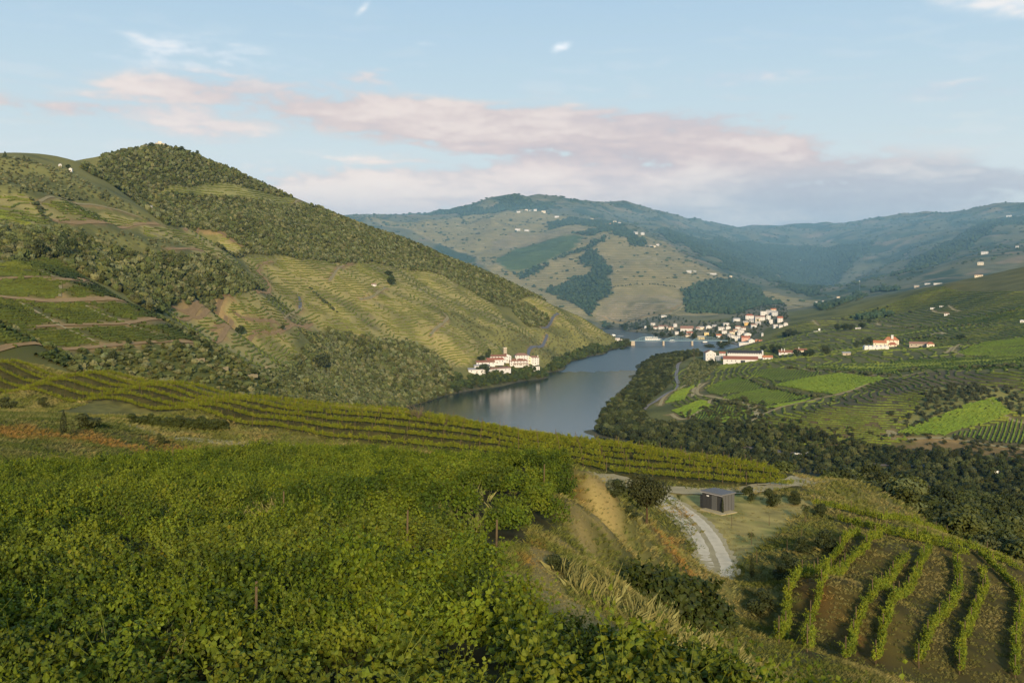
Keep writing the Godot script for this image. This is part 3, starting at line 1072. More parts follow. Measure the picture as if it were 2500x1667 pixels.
func add_zones() -> void:
	zones.append(["scrub", PackedVector2Array([Vector2(-290, 330), Vector2(-60, 320), Vector2(-40, 600), Vector2(-60, 900), Vector2(-150, 1150), Vector2(-230, 1100), Vector2(-260, 800), Vector2(-290, 560)]), 0.0])
	zones.append(["olive", PackedVector2Array([Vector2(-837, 1491), Vector2(-775, 1507), Vector2(-737, 1558), Vector2(-718, 1614), Vector2(-673, 1558), Vector2(-607, 1521), Vector2(-551, 1489), Vector2(-528, 1474), Vector2(-562, 1436), Vector2(-598, 1426), Vector2(-595, 1291), Vector2(-591, 1208), Vector2(-611, 1188), Vector2(-658, 1172)]), 0.00])
	zones.append(["forest", PackedVector2Array([Vector2(-730, 1683), Vector2(-818, 1986), Vector2(-798, 2042), Vector2(-766, 2048), Vector2(-748, 2098), Vector2(-689, 2149), Vector2(-631, 2218), Vector2(-577, 2296), Vector2(-511, 2344), Vector2(-559, 2227), Vector2(-601, 2115), Vector2(-635, 2074), Vector2(-664, 1995), Vector2(-698, 1939), Vector2(-702, 1900), Vector2(-673, 1886), Vector2(-547, 1590), Vector2(-514, 1543), Vector2(-522, 1505), Vector2(-552, 1520), Vector2(-671, 1773), Vector2(-685, 1709), Vector2(-708, 1688)]), 0.00])
	zones.append(["vine_high", PackedVector2Array([Vector2(-702, 1947), Vector2(-662, 2017), Vector2(-635, 2074), Vector2(-579, 2169), Vector2(-511, 2344), Vector2(-452, 2392), Vector2(-509, 2252), Vector2(-551, 2127), Vector2(-614, 2046), Vector2(-661, 1986)]), 0.00])
	zones.append(["forest", PackedVector2Array([Vector2(-692, 1948), Vector2(-614, 2046), Vector2(-551, 2127), Vector2(-509, 2252), Vector2(-452, 2392), Vector2(-386, 2413), Vector2(-344, 2390), Vector2(-256, 2512), Vector2(-233, 2295), Vector2(-300, 2086), Vector2(-364, 1918), Vector2(-395, 1836), Vector2(-463, 1764), Vector2(-469, 1548), Vector2(-479, 1783), Vector2(-533, 1815), Vector2(-593, 1823), Vector2(-527, 1552), Vector2(-666, 1909), Vector2(-696, 1917)]), 0.00])
	zones.append(["forest", PackedVector2Array([Vector2(-443, 2353), Vector2(-389, 2432), Vector2(-263, 2543), Vector2(-52, 2619), Vector2(93, 2644), Vector2(50, 2578), Vector2(21, 2519), Vector2(-10, 2437), Vector2(-40, 2387), Vector2(-73, 2374), Vector2(-171, 2383), Vector2(-246, 2249), Vector2(-321, 2047), Vector2(-361, 1953)]), 0.00])
	zones.append(["olive", PackedVector2Array([Vector2(-522, 1169), Vector2(-507, 1218), Vector2(-498, 1315), Vector2(-487, 1443), Vector2(-465, 1452), Vector2(-463, 1329), Vector2(-476, 1277), Vector2(-487, 1206), Vector2(-482, 1107), Vector2(-505, 1129)]), 0.00])
	zones.append(["olive", PackedVector2Array([Vector2(-529, 1030), Vector2(-521, 1067), Vector2(-493, 1043), Vector2(-437, 945), Vector2(-420, 887), Vector2(-456, 914), Vector2(-487, 947)]), 0.00])
	zones.append(["forest", PackedVector2Array([Vector2(-487, 947), Vector2(-448, 910), Vector2(-493, 1038), Vector2(-503, 1115), Vector2(-475, 1099), Vector2(-460, 1096), Vector2(-476, 1227), Vector2(-460, 1291), Vector2(-439, 1351), Vector2(-425, 1448), Vector2(-423, 1547), Vector2(-391, 1568), Vector2(-365, 1391), Vector2(-385, 1311), Vector2(-355, 1093), Vector2(-363, 1054), Vector2(-306, 857), Vector2(-312, 839), Vector2(-331, 854), Vector2(-340, 843), Vector2(-358, 839), Vector2(-388, 860), Vector2(-397, 859), Vector2(-400, 828), Vector2(-389, 782), Vector2(-415, 807)]), 0.00])
	zones.append(["forest", PackedVector2Array([Vector2(-306, 1444), Vector2(-300, 1621), Vector2(-270, 1639), Vector2(-220, 1676), Vector2(-181, 1750), Vector2(-145, 1756), Vector2(-123, 1754), Vector2(-98, 1710), Vector2(-84, 1694), Vector2(-87, 1599), Vector2(-136, 1502), Vector2(-159, 1450), Vector2(-185, 1282), Vector2(-201, 1086), Vector2(-212, 978), Vector2(-253, 1067), Vector2(-288, 1285), Vector2(-282, 1428)]), 0.00])
	zones.append(["scrub", PackedVector2Array([Vector2(-201, 638), Vector2(-279, 1004), Vector2(-265, 1075), Vector2(-276, 1284), Vector2(-260, 1264), Vector2(-159, 646), Vector2(-162, 582), Vector2(-178, 576), Vector2(-199, 557), Vector2(-218, 541), Vector2(-239, 534), Vector2(-219, 588)]), 0.00])
	zones.append(["vine_mid", PackedVector2Array([Vector2(-468, 1723), Vector2(-395, 1836), Vector2(-364, 1918), Vector2(-300, 2086), Vector2(-321, 2047), Vector2(-246, 2249), Vector2(-171, 2383), Vector2(-73, 2374), Vector2(-40, 2371), Vector2(-16, 2278), Vector2(57, 2358), Vector2(44, 2255), Vector2(-2, 2153), Vector2(-70, 2065), Vector2(-80, 2146), Vector2(-143, 1990), Vector2(-133, 1936), Vector2(-69, 1951), Vector2(-30, 2002), Vector2(-23, 1924), Vector2(-83, 1786), Vector2(-113, 1725), Vector2(-143, 1765), Vector2(-181, 1753), Vector2(-220, 1676), Vector2(-270, 1639), Vector2(-301, 1626), Vector2(-316, 1539), Vector2(-294, 1329), Vector2(-255, 1076), Vector2(-259, 969), Vector2(-297, 1012), Vector2(-291, 909), Vector2(-311, 903), Vector2(-322, 903), Vector2(-362, 1053), Vector2(-355, 1091), Vector2(-385, 1310), Vector2(-364, 1388), Vector2(-395, 1590), Vector2(-417, 1591)]), 0.00])
	zones.append(["vine_mid", PackedVector2Array([Vector2(-642, 1144), Vector2(-607, 1180), Vector2(-590, 1214), Vector2(-568, 1184), Vector2(-529, 1129), Vector2(-513, 1045), Vector2(-529, 1030), Vector2(-547, 974)]), 0.00])
	zones.append(["vine_mid", PackedVector2Array([Vector2(-569, 1195), Vector2(-583, 1321), Vector2(-569, 1399), Vector2(-542, 1450), Vector2(-530, 1465), Vector2(-536, 1371), Vector2(-526, 1217), Vector2(-534, 1159), Vector2(-547, 1161)]), 0.00])
	zones.append(["vine_mid", PackedVector2Array([Vector2(-530, 1423), Vector2(-526, 1502), Vector2(-502, 1515), Vector2(-478, 1593), Vector2(-440, 1601), Vector2(-433, 1474), Vector2(-441, 1363), Vector2(-465, 1452), Vector2(-489, 1420), Vector2(-508, 1365)]), 0.00])
	zones.append(["vine_mid", PackedVector2Array([Vector2(-507, 1544), Vector2(-534, 1817), Vector2(-482, 1783), Vector2(-470, 1543), Vector2(-498, 1517)]), 0.00])
	zones.append(["vine_mid", PackedVector2Array([Vector2(25, 2524), Vector2(84, 2602), Vector2(126, 2637), Vector2(179, 2742), Vector2(227, 2748), Vector2(274, 2795), Vector2(227, 2653), Vector2(166, 2485), Vector2(127, 2485), Vector2(85, 2421), Vector2(95, 2483), Vector2(49, 2523)]), 0.00])
	zones.append(["olive", PackedVector2Array([Vector2(-143, 1992), Vector2(-104, 2095), Vector2(-72, 2104), Vector2(-67, 2061), Vector2(-2, 2153), Vector2(44, 2255), Vector2(62, 2257), Vector2(23, 2016), Vector2(-30, 2002), Vector2(-69, 1951), Vector2(-107, 1963)]), 0.00])
	zones.append(["olive", PackedVector2Array([Vector2(24, 2066), Vector2(62, 2257), Vector2(57, 2358), Vector2(93, 2425), Vector2(126, 2480), Vector2(166, 2485), Vector2(227, 2653), Vector2(275, 2797), Vector2(319, 2799), Vector2(327, 2792), Vector2(255, 2599), Vector2(166, 2379), Vector2(113, 2222), Vector2(72, 2038), Vector2(53, 2036), Vector2(23, 2016)]), 0.00])
	zones.append(["forest", PackedVector2Array([Vector2(-6, 2450), Vector2(37, 2513), Vector2(88, 2485), Vector2(95, 2466), Vector2(69, 2395), Vector2(35, 2353), Vector2(9, 2397)]), 0.00])
	zones.append(["bank_trees", PackedVector2Array([Vector2(-95, 1704), Vector2(-80, 1710), Vector2(-49, 1766), Vector2(-8, 1846), Vector2(40, 1892), Vector2(78, 2038), Vector2(123, 2281), Vector2(182, 2437), Vector2(259, 2634), Vector2(328, 2806), Vector2(337, 2786), Vector2(238, 2508), Vector2(162, 2315), Vector2(107, 2096), Vector2(66, 1865), Vector2(1, 1790), Vector2(-48, 1723), Vector2(-96, 1620), Vector2(-101, 1664)]), 0.00])
	zones.append(["vine_fine", PackedVector2Array([Vector2(-385, 686), Vector2(-382, 743), Vector2(-405, 827), Vector2(-396, 857), Vector2(-346, 814), Vector2(-318, 819), Vector2(-243, 692), Vector2(-205, 646), Vector2(-217, 584), Vector2(-240, 536), Vector2(-236, 459), Vector2(-248, 441)]), 0.00])
	zones.append(["vine_fine", PackedVector2Array([Vector2(-224, 399), Vector2(-205, 399), Vector2(-195, 401), Vector2(-189, 399), Vector2(-176, 399), Vector2(-171, 399), Vector2(-177, 368), Vector2(-192, 341)]), 0.00])
	zones.append(["vine_r", PackedVector2Array([Vector2(218, 1357), Vector2(311, 1942), Vector2(445, 2122), Vector2(629, 2684), Vector2(827, 2874), Vector2(1059, 3031), Vector2(1292, 2992), Vector2(1961, 3815), Vector2(2503, 4199), Vector2(568, 952), Vector2(503, 979), Vector2(436, 1011), Vector2(376, 1017), Vector2(281, 1053), Vector2(263, 1122), Vector2(231, 1247)]), 0.00])
	zones.append(["vine_dark", PackedVector2Array([Vector2(315, 1104), Vector2(435, 1249), Vector2(518, 1330), Vector2(587, 1325), Vector2(587, 1143), Vector2(572, 1112), Vector2(490, 1168), Vector2(445, 1104), Vector2(398, 1048), Vector2(400, 1026), Vector2(357, 1024), Vector2(285, 1057), Vector2(266, 1115), Vector2(289, 1138)]), 0.00])
	zones.append(["vine_b", PackedVector2Array([Vector2(462, 1619), Vector2(616, 1558), Vector2(731, 1422), Vector2(638, 1241), Vector2(567, 1379), Vector2(516, 1371), Vector2(498, 1468)]), 0.00])
	zones.append(["rows_1", PackedVector2Array([Vector2(382, 1615), Vector2(436, 1636), Vector2(464, 1485), Vector2(431, 1431), Vector2(394, 1411), Vector2(377, 1484)]), 1.21])
	zones.append(["rows_2", PackedVector2Array([Vector2(284, 1466), Vector2(324, 1568), Vector2(362, 1602), Vector2(363, 1428), Vector2(328, 1374), Vector2(288, 1393)]), 1.23])
	zones.append(["rows_3", PackedVector2Array([Vector2(285, 1356), Vector2(349, 1390), Vector2(384, 1269), Vector2(320, 1242)]), 1.10])
	zones.append(["rows_4", PackedVector2Array([Vector2(309, 1222), Vector2(380, 1254), Vector2(344, 1217), Vector2(317, 1203)]), 0.14])
	zones.append(["rows_4", PackedVector2Array([Vector2(218, 1414), Vector2(239, 1479), Vector2(292, 1593), Vector2(243, 1411)]), 0.14])
	zones.append(["rows_4", PackedVector2Array([Vector2(217, 1351), Vector2(263, 1376), Vector2(264, 1322), Vector2(225, 1293)]), 0.14])
	zones.append(["rows_2", PackedVector2Array([Vector2(226, 1274), Vector2(275, 1309), Vector2(288, 1260), Vector2(243, 1223)]), 1.23])
	zones.append(["rows_4", PackedVector2Array([Vector2(235, 1202), Vector2(292, 1249), Vector2(288, 1216), Vector2(245, 1168)]), 0.14])
	zones.append(["rows_5", PackedVector2Array([Vector2(368, 1406), Vector2(480, 1462), Vector2(498, 1317), Vector2(405, 1258)]), 0.60])
	zones.append(["rows_6", PackedVector2Array([Vector2(714, 1595), Vector2(844, 1784), Vector2(897, 1745), Vector2(858, 1593), Vector2(742, 1378), Vector2(692, 1517)]), 0.92])
	zones.append(["rows_7", PackedVector2Array([Vector2(401, 1036), Vector2(462, 1071), Vector2(531, 1098), Vector2(525, 1047), Vector2(439, 1006)]), 0.43])
	zones.append(["rows_8", PackedVector2Array([Vector2(441, 1002), Vector2(520, 1033), Vector2(549, 1019), Vector2(516, 957)]), 1.01])
	zones.append(["olive", PackedVector2Array([Vector2(488, 1164), Vector2(519, 1172), Vector2(573, 1116), Vector2(555, 1080), Vector2(526, 1092), Vector2(491, 1086), Vector2(450, 1054), Vector2(415, 1039), Vector2(412, 1059), Vector2(439, 1093)]), 0.00])
	zones.append(["olive", PackedVector2Array([Vector2(525, 1095), Vector2(545, 1102), Vector2(562, 1093), Vector2(536, 1028), Vector2(527, 1045), Vector2(525, 1070)]), 0.00])
	zones.append(["dry", PackedVector2Array([Vector2(376, 1017), Vector2(433, 1003), Vector2(498, 968), Vector2(524, 943), Vector2(495, 892), Vector2(431, 952), Vector2(389, 996)]), 0.00])
	zones.append(["scrub", PackedVector2Array([Vector2(274, 1637), Vector2(390, 2148), Vector2(429, 2193), Vector2(422, 2011), Vector2(334, 1704), Vector2(297, 1620), Vector2(268, 1569)]), 0.00])
	zones.append(["dryterr", PackedVector2Array([Vector2(235, 3802), Vector2(-90, 4353), Vector2(-197, 4802), Vector2(-536, 5212), Vector2(-922, 5605), Vector2(-566, 5506), Vector2(0, 5817), Vector2(229, 5565), Vector2(522, 5078), Vector2(787, 4671), Vector2(965, 4269), Vector2(1199, 3889), Vector2(1100, 3566), Vector2(937, 3506), Vector2(649, 3506), Vector2(451, 3656)]), 0.00])
	zones.append(["bare", PackedVector2Array([Vector2(-100, 4878), Vector2(-102, 4979), Vector2(2, 5030), Vector2(214, 5058), Vector2(359, 5151), Vector2(396, 5070), Vector2(255, 4830), Vector2(103, 4831), Vector2(-23, 4795)]), 0.00])
	zones.append(["bare", PackedVector2Array([Vector2(302, 3765), Vector2(365, 3932), Vector2(418, 3967), Vector2(538, 3930), Vector2(672, 3873), Vector2(629, 3690), Vector2(564, 3577), Vector2(492, 3595), Vector2(396, 3756)]), 0.00])
	zones.append(["fgreen", PackedVector2Array([Vector2(-85, 4604), Vector2(27, 4788), Vector2(205, 4848), Vector2(344, 4799), Vector2(290, 4582), Vector2(171, 4480), Vector2(95, 4435), Vector2(2, 4390), Vector2(-45, 4456)]), 0.00])
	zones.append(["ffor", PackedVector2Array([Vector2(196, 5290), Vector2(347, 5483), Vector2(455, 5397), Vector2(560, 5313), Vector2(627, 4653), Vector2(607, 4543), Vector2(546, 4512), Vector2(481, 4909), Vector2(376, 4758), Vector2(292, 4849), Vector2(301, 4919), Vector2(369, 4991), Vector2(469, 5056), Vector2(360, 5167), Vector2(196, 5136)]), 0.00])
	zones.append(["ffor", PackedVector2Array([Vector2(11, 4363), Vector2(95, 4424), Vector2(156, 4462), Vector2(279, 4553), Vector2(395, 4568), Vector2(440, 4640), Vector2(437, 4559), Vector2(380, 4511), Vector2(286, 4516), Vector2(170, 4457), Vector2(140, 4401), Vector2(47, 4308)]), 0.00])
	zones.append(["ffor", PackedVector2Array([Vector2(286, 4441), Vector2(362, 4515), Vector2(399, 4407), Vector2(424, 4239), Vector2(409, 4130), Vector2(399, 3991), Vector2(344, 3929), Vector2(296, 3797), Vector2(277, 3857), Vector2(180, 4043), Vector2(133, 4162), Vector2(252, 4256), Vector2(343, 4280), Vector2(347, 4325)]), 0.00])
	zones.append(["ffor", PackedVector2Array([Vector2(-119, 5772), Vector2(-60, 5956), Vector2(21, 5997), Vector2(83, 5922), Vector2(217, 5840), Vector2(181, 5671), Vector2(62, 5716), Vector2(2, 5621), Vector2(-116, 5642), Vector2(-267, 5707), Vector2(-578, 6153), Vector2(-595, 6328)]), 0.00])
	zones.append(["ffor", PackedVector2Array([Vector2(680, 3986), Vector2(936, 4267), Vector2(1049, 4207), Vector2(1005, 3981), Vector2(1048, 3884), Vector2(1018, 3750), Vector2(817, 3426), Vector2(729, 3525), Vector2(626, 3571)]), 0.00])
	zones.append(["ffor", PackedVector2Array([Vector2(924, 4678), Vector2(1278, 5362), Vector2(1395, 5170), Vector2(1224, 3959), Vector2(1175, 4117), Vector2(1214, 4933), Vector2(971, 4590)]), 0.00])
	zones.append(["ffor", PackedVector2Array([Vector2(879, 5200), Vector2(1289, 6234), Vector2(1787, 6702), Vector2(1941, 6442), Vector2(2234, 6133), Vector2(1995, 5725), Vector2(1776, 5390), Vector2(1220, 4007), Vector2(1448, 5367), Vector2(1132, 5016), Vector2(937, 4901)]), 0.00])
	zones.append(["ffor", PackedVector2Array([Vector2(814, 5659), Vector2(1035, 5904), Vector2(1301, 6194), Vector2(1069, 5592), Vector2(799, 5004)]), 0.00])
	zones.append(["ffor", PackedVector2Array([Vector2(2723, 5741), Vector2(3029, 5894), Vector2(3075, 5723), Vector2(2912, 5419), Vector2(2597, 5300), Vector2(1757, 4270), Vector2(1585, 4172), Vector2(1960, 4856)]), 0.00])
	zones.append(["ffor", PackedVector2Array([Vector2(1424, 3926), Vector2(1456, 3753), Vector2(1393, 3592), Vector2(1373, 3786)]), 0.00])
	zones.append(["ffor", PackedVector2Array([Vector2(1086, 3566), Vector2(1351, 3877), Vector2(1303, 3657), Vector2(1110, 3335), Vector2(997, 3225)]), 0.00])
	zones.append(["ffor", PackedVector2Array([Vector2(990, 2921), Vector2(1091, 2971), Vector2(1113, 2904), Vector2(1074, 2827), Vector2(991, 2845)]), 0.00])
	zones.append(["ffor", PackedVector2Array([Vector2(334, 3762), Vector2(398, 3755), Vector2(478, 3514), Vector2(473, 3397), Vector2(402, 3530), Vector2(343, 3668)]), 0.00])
	zones.append(["town", PackedVector2Array([Vector2(368, 3801), Vector2(528, 3667), Vector2(624, 3408), Vector2(725, 3305), Vector2(770, 3460), Vector2(941, 3751), Vector2(1052, 3833), Vector2(860, 3079), Vector2(767, 3017), Vector2(678, 2771), Vector2(646, 2900), Vector2(576, 3064), Vector2(465, 3228), Vector2(367, 3512)]), 0.00])

const FAR := [   # seen and unseen ground: x, d, height
	Vector3(600, 560, 1), Vector3(450, 650, 1), Vector3(320, 760, 1), Vector3(220, 850, 1), Vector3(120, 950, 1), Vector3(20, 1050, 1), Vector3(-70, 1150, 1), Vector3(-140, 1300, 1), Vector3(-160, 1443, 1), Vector3(-120, 1570, 1), Vector3(-95, 1650, 1), Vector3(-46, 1722, 1),
	Vector3(-12, 1767, 1), Vector3(34, 1850, 1), Vector3(66, 1920, 1), Vector3(78, 2008, 1), Vector3(108, 2130, 1), Vector3(140, 2279, 1), Vector3(185, 2400, 1), Vector3(235, 2523, 1), Vector3(300, 2700, 1), Vector3(335, 2800, 1), Vector3(352, 3005, 1), Vector3(330, 3100, 1),
	Vector3(200, 3250, 1), Vector3(-100, 3350, 1), Vector3(-500, 3400, 1), Vector3(560, 700, 1), Vector3(460, 800, 1), Vector3(415, 870, 1), Vector3(350, 930, 1), Vector3(255, 1010, 1), Vector3(165, 1120, 1), Vector3(105, 1219, 1), Vector3(145, 1443, 1), Vector3(205, 1703, 1),
	Vector3(265, 2034, 1), Vector3(330, 2300, 1), Vector3(430, 2450, 1), Vector3(560, 2600, 1), Vector3(620, 2700, 1), Vector3(640, 2775, 1), Vector3(600, 2900, 1), Vector3(460, 3170, 1), Vector3(430, 3400, 1), Vector3(400, 3547, 1), Vector3(0, 3620, 1), Vector3(-400, 3650, 1),
	Vector3(620, 620, -7), Vector3(400, 800, -7), Vector3(250, 940, -7), Vector3(110, 1060, -7), Vector3(-20, 1200, -7), Vector3(-30, 1350, -7), Vector3(0, 1450, -7), Vector3(60, 1700, -7), Vector3(150, 1950, -7), Vector3(220, 2200, -7), Vector3(330, 2430, -7), Vector3(430, 2600, -7),
	Vector3(200, 1880, -4), Vector3(215, 1980, -4), Vector3(245, 2110, -3), Vector3(290, 2250, -3), Vector3(480, 2800, -7), Vector3(450, 3000, -7), Vector3(380, 3250, -7), Vector3(200, 3450, -7), Vector3(-200, 3520, -7), Vector3(-350, 300, 165), Vector3(-250, 330, 150), Vector3(-120, 420, 125),
	Vector3(-60, 400, 115), Vector3(0, 330, 118), Vector3(60, 300, 120), Vector3(-110, 700, 85), Vector3(-60, 600, 70), Vector3(50, 500, 70), Vector3(100, 400, 80), Vector3(-30, 800, 40), Vector3(100, 700, 25), Vector3(140, 400, 90), Vector3(240, 480, 45), Vector3(280, 560, 15),
	Vector3(150, 600, 40), Vector3(-100, 1000, 40), Vector3(-30, 900, 30), Vector3(350, 500, 15), Vector3(-144, 270, 173), Vector3(-85, 260, 168), Vector3(-25, 220, 164), Vector3(11, 185, 163), Vector3(30, 165, 163), Vector3(60, 130, 160), Vector3(90, 200, 143), Vector3(160, 180, 120),
	Vector3(270, 250, 75), Vector3(-200, 100, 185), Vector3(0, 100, 170), Vector3(0, 0, 188), Vector3(100, 0, 160), Vector3(-300, 0, 215), Vector3(0, -200, 250), Vector3(200, -100, 190), Vector3(-300, -250, 320), Vector3(350, 100, 60), Vector3(560, 0, 60), Vector3(600, 300, 15),
	Vector3(360, 380, 35), Vector3(150, -480, 305), Vector3(0, -500, 305), Vector3(300, -520, 315), Vector3(520, -520, 320), Vector3(600, -250, 200), Vector3(800, -350, 180), Vector3(1000, 0, 40), Vector3(1300, -700, 200), Vector3(1500, 300, 60), Vector3(2200, -700, 250), Vector3(1300, 700, 130),  # unseen hill behind the eye, crest heights shaped for sun on the foreground
	Vector3(2500, 500, 300), Vector3(-700, -500, 420), Vector3(0, -900, 430), Vector3(600, -900, 420), Vector3(-900, 200, 330), Vector3(-206, 400, 176), Vector3(-250, 420, 179), Vector3(-193, 395, 173), Vector3(-180, 380, 168), Vector3(-190, 420, 157), Vector3(-369, 760, 204), Vector3(-345, 750, 200),
	Vector3(-311, 720, 189), Vector3(-270, 690, 176), Vector3(-227, 650, 161), Vector3(-199, 620, 148), Vector3(-176, 620, 137), Vector3(-308, 600, 173), Vector3(-267, 520, 160), Vector3(-242, 560, 158), Vector3(-212, 560, 150), Vector3(-285, 630, 171), Vector3(-374, 650, 187), Vector3(-446, 700, 203),
	Vector3(-255, 760, 140), Vector3(-190, 730, 120), Vector3(-300, 830, 160), Vector3(-241, 900, 108), Vector3(-226, 1000, 86), Vector3(-213, 1150, 58), Vector3(-190, 1320, 25), Vector3(-270, 1150, 96), Vector3(-274, 1480, 80), Vector3(-298, 1420, 108), Vector3(-236, 1640, 81), Vector3(-196, 1590, 46),
	Vector3(-157, 1530, 13), Vector3(-117, 1680, 37), Vector3(-164, 1600, 45), Vector3(-73, 1770, 20), Vector3(-37, 1790, 18), Vector3(47, 1910, 18), Vector3(12, 1930, 28), Vector3(0, 1960, 38), Vector3(-385, 1200, 146), Vector3(-436, 1740, 218), Vector3(-401, 1600, 176), Vector3(-344, 1520, 140),
	Vector3(-307, 1150, 120), Vector3(-310, 1450, 118), Vector3(-247, 2000, 176), Vector3(-275, 2230, 224), Vector3(-357, 1930, 220), Vector3(-326, 1760, 160), Vector3(-278, 1690, 120), Vector3(-190, 1850, 113), Vector3(-177, 1720, 69), Vector3(-111, 1800, 56), Vector3(-124, 2010, 114), Vector3(-174, 2350, 195),
	Vector3(-48, 2330, 120), Vector3(-42, 2020, 64), Vector3(26, 2100, 58), Vector3(51, 2460, 96), Vector3(71, 2160, 28), Vector3(154, 2500, 63), Vector3(216, 2630, 31), Vector3(109, 2650, 116), Vector3(147, 2380, 21), Vector3(-292, 1000, 121), Vector3(-732, 1780, 376), Vector3(-773, 1980, 428),
	Vector3(-771, 2060, 457), Vector3(-751, 2100, 468), Vector3(-698, 2150, 457), Vector3(-648, 2220, 439), Vector3(-593, 2290, 416), Vector3(-519, 2360, 381), Vector3(-391, 2440, 327), Vector3(-261, 2540, 281), Vector3(-160, 2600, 238), Vector3(-54, 2650, 197), Vector3(89, 2700, 123), Vector3(169, 2740, 90),
	Vector3(251, 2770, 43), Vector3(-893, 2310, 278), Vector3(-871, 2430, 318), Vector3(-768, 2550, 289), Vector3(-639, 2690, 231), Vector3(-381, 2870, 131), Vector3(-174, 2980, 47), Vector3(260, 2900, 20), Vector3(0, 3100, 40), Vector3(-500, 3150, 60), Vector3(-900, 3100, 130), Vector3(-745, 1450, 362),
	Vector3(-709, 1500, 359), Vector3(-704, 1600, 359), Vector3(-865, 1450, 369), Vector3(-1079, 1500, 362), Vector3(-1000, 2300, 330), Vector3(-1200, 2000, 300), Vector3(-1500, 1600, 330), Vector3(-1700, 2800, 150), Vector3(-1500, 2400, 200), Vector3(-1200, 2700, 220), Vector3(-612, 1190, 293), Vector3(-493, 960, 239),
	Vector3(-591, 1250, 298), Vector3(-591, 1370, 291), Vector3(-505, 1170, 244), Vector3(-527, 1350, 257), Vector3(-470, 1270, 227), Vector3(-629, 1800, 289), Vector3(-540, 1800, 259), Vector3(-669, 1550, 342), Vector3(-602, 1510, 313), Vector3(-545, 1490, 283), Vector3(-500, 1500, 256), Vector3(-461, 1580, 234),
	Vector3(-648, 2020, 363), Vector3(-565, 2180, 376), Vector3(-525, 1850, 295), Vector3(-452, 2000, 287), Vector3(-411, 800, 205), Vector3(-422, 1370, 213), Vector3(-380, 1420, 184), Vector3(-367, 1050, 163), Vector3(-414, 1060, 202), Vector3(-423, 980, 221), Vector3(-378, 1150, 181), Vector3(-698, 1950, 357),
	Vector3(-723, 1850, 348), Vector3(-686, 1150, 290), Vector3(-507, 850, 220), Vector3(-403, 1960, 245), Vector3(-319, 2220, 261), Vector3(-199, 2420, 217), Vector3(-699, 2000, 402), Vector3(-613, 2160, 410), Vector3(-511, 2260, 355), Vector3(-416, 880, 217), Vector3(-501, 1060, 243), Vector3(400, 3720, 6),
	Vector3(0, 3720, 8), Vector3(-400, 3750, 10), Vector3(289, 3700, 13), Vector3(401, 3900, 87), Vector3(497, 3450, 28), Vector3(540, 3750, 83), Vector3(625, 3800, 89), Vector3(337, 4100, 148), Vector3(518, 4200, 234), Vector3(454, 4600, 377), Vector3(640, 4450, 287), Vector3(805, 4350, 223),
	Vector3(961, 4250, 161), Vector3(1082, 4050, 112), Vector3(1171, 3850, 88), Vector3(876, 3380, 62), Vector3(678, 3300, 35), Vector3(674, 2980, 7), Vector3(693, 3180, 28), Vector3(589, 3330, 20), Vector3(177, 4300, 182), Vector3(93, 4500, 255), Vector3(273, 4420, 254), Vector3(363, 4650, 353),
	Vector3(0, 4900, 341), Vector3(199, 4850, 360), Vector3(-308, 5000, 344), Vector3(-545, 5300, 440), Vector3(-339, 5500, 483), Vector3(-806, 5600, 505), Vector3(115, 5600, 530), Vector3(-111, 5400, 485), Vector3(363, 5200, 468), Vector3(206, 3850, 56), Vector3(84, 4100, 115), Vector3(-970, 5900, 536),
	Vector3(-617, 6000, 537), Vector3(-370, 6000, 562), Vector3(-173, 6000, 626), Vector3(-49, 6000, 660), Vector3(44, 6000, 673), Vector3(176, 6100, 648), Vector3(311, 6300, 684), Vector3(451, 6450, 671), Vector3(551, 6700, 679), Vector3(755, 6800, 678), Vector3(1007, 7000, 657), Vector3(1351, 7300, 593),
	Vector3(1573, 7500, 561), Vector3(1924, 7800, 563), Vector3(2303, 8000, 595), Vector3(2664, 8000, 592), Vector3(2796, 8000, 628), Vector3(3047, 7800, 659), Vector3(3176, 7500, 657), Vector3(3252, 7000, 623), Vector3(3271, 6800, 655), Vector3(3392, 6600, 663), Vector3(4009, 6500, 710), Vector3(-1334, 5900, 505),
	Vector3(-1819, 5900, 468), Vector3(492, 5200, 451), Vector3(699, 5000, 391), Vector3(806, 4900, 327), Vector3(1028, 5000, 293), Vector3(1176, 5200, 254), Vector3(1336, 5000, 155), Vector3(1441, 4800, 97), Vector3(1711, 5200, 102), Vector3(1684, 6300, 331), Vector3(1669, 5800, 237), Vector3(2097, 6800, 398),
	Vector3(1470, 6500, 410), Vector3(1277, 6900, 500), Vector3(863, 6000, 497), Vector3(627, 6100, 553), Vector3(1748, 5000, 175), Vector3(1953, 5000, 258), Vector3(2245, 5200, 346), Vector3(2601, 5500, 445), Vector3(2673, 5200, 453), Vector3(2539, 6500, 491), Vector3(2138, 6500, 384), Vector3(2981, 5000, 426),
	Vector3(2159, 4200, 317), Vector3(1891, 4000, 270), Vector3(1727, 4000, 229), Vector3(1523, 3900, 167), Vector3(1328, 3800, 121), Vector3(1079, 3500, 88), Vector3(1542, 3000, 216), Vector3(1419, 3000, 183), Vector3(1295, 3000, 163), Vector3(1789, 3000, 259), Vector3(2504, 4200, 320), Vector3(2100, 3500, 200),
	Vector3(1300, 4400, 140), Vector3(800, 9000, 400), Vector3(3500, 9000, 500), Vector3(-500, 9000, 400), Vector3(-2500, 6500, 400), Vector3(-2500, 9000, 350), Vector3(5000, 7000, 650), Vector3(4500, 4000, 400), Vector3(3500, 3000, 330), Vector3(2500, 2000, 200), Vector3(1336, 2600, 165), Vector3(1182, 2500, 123),
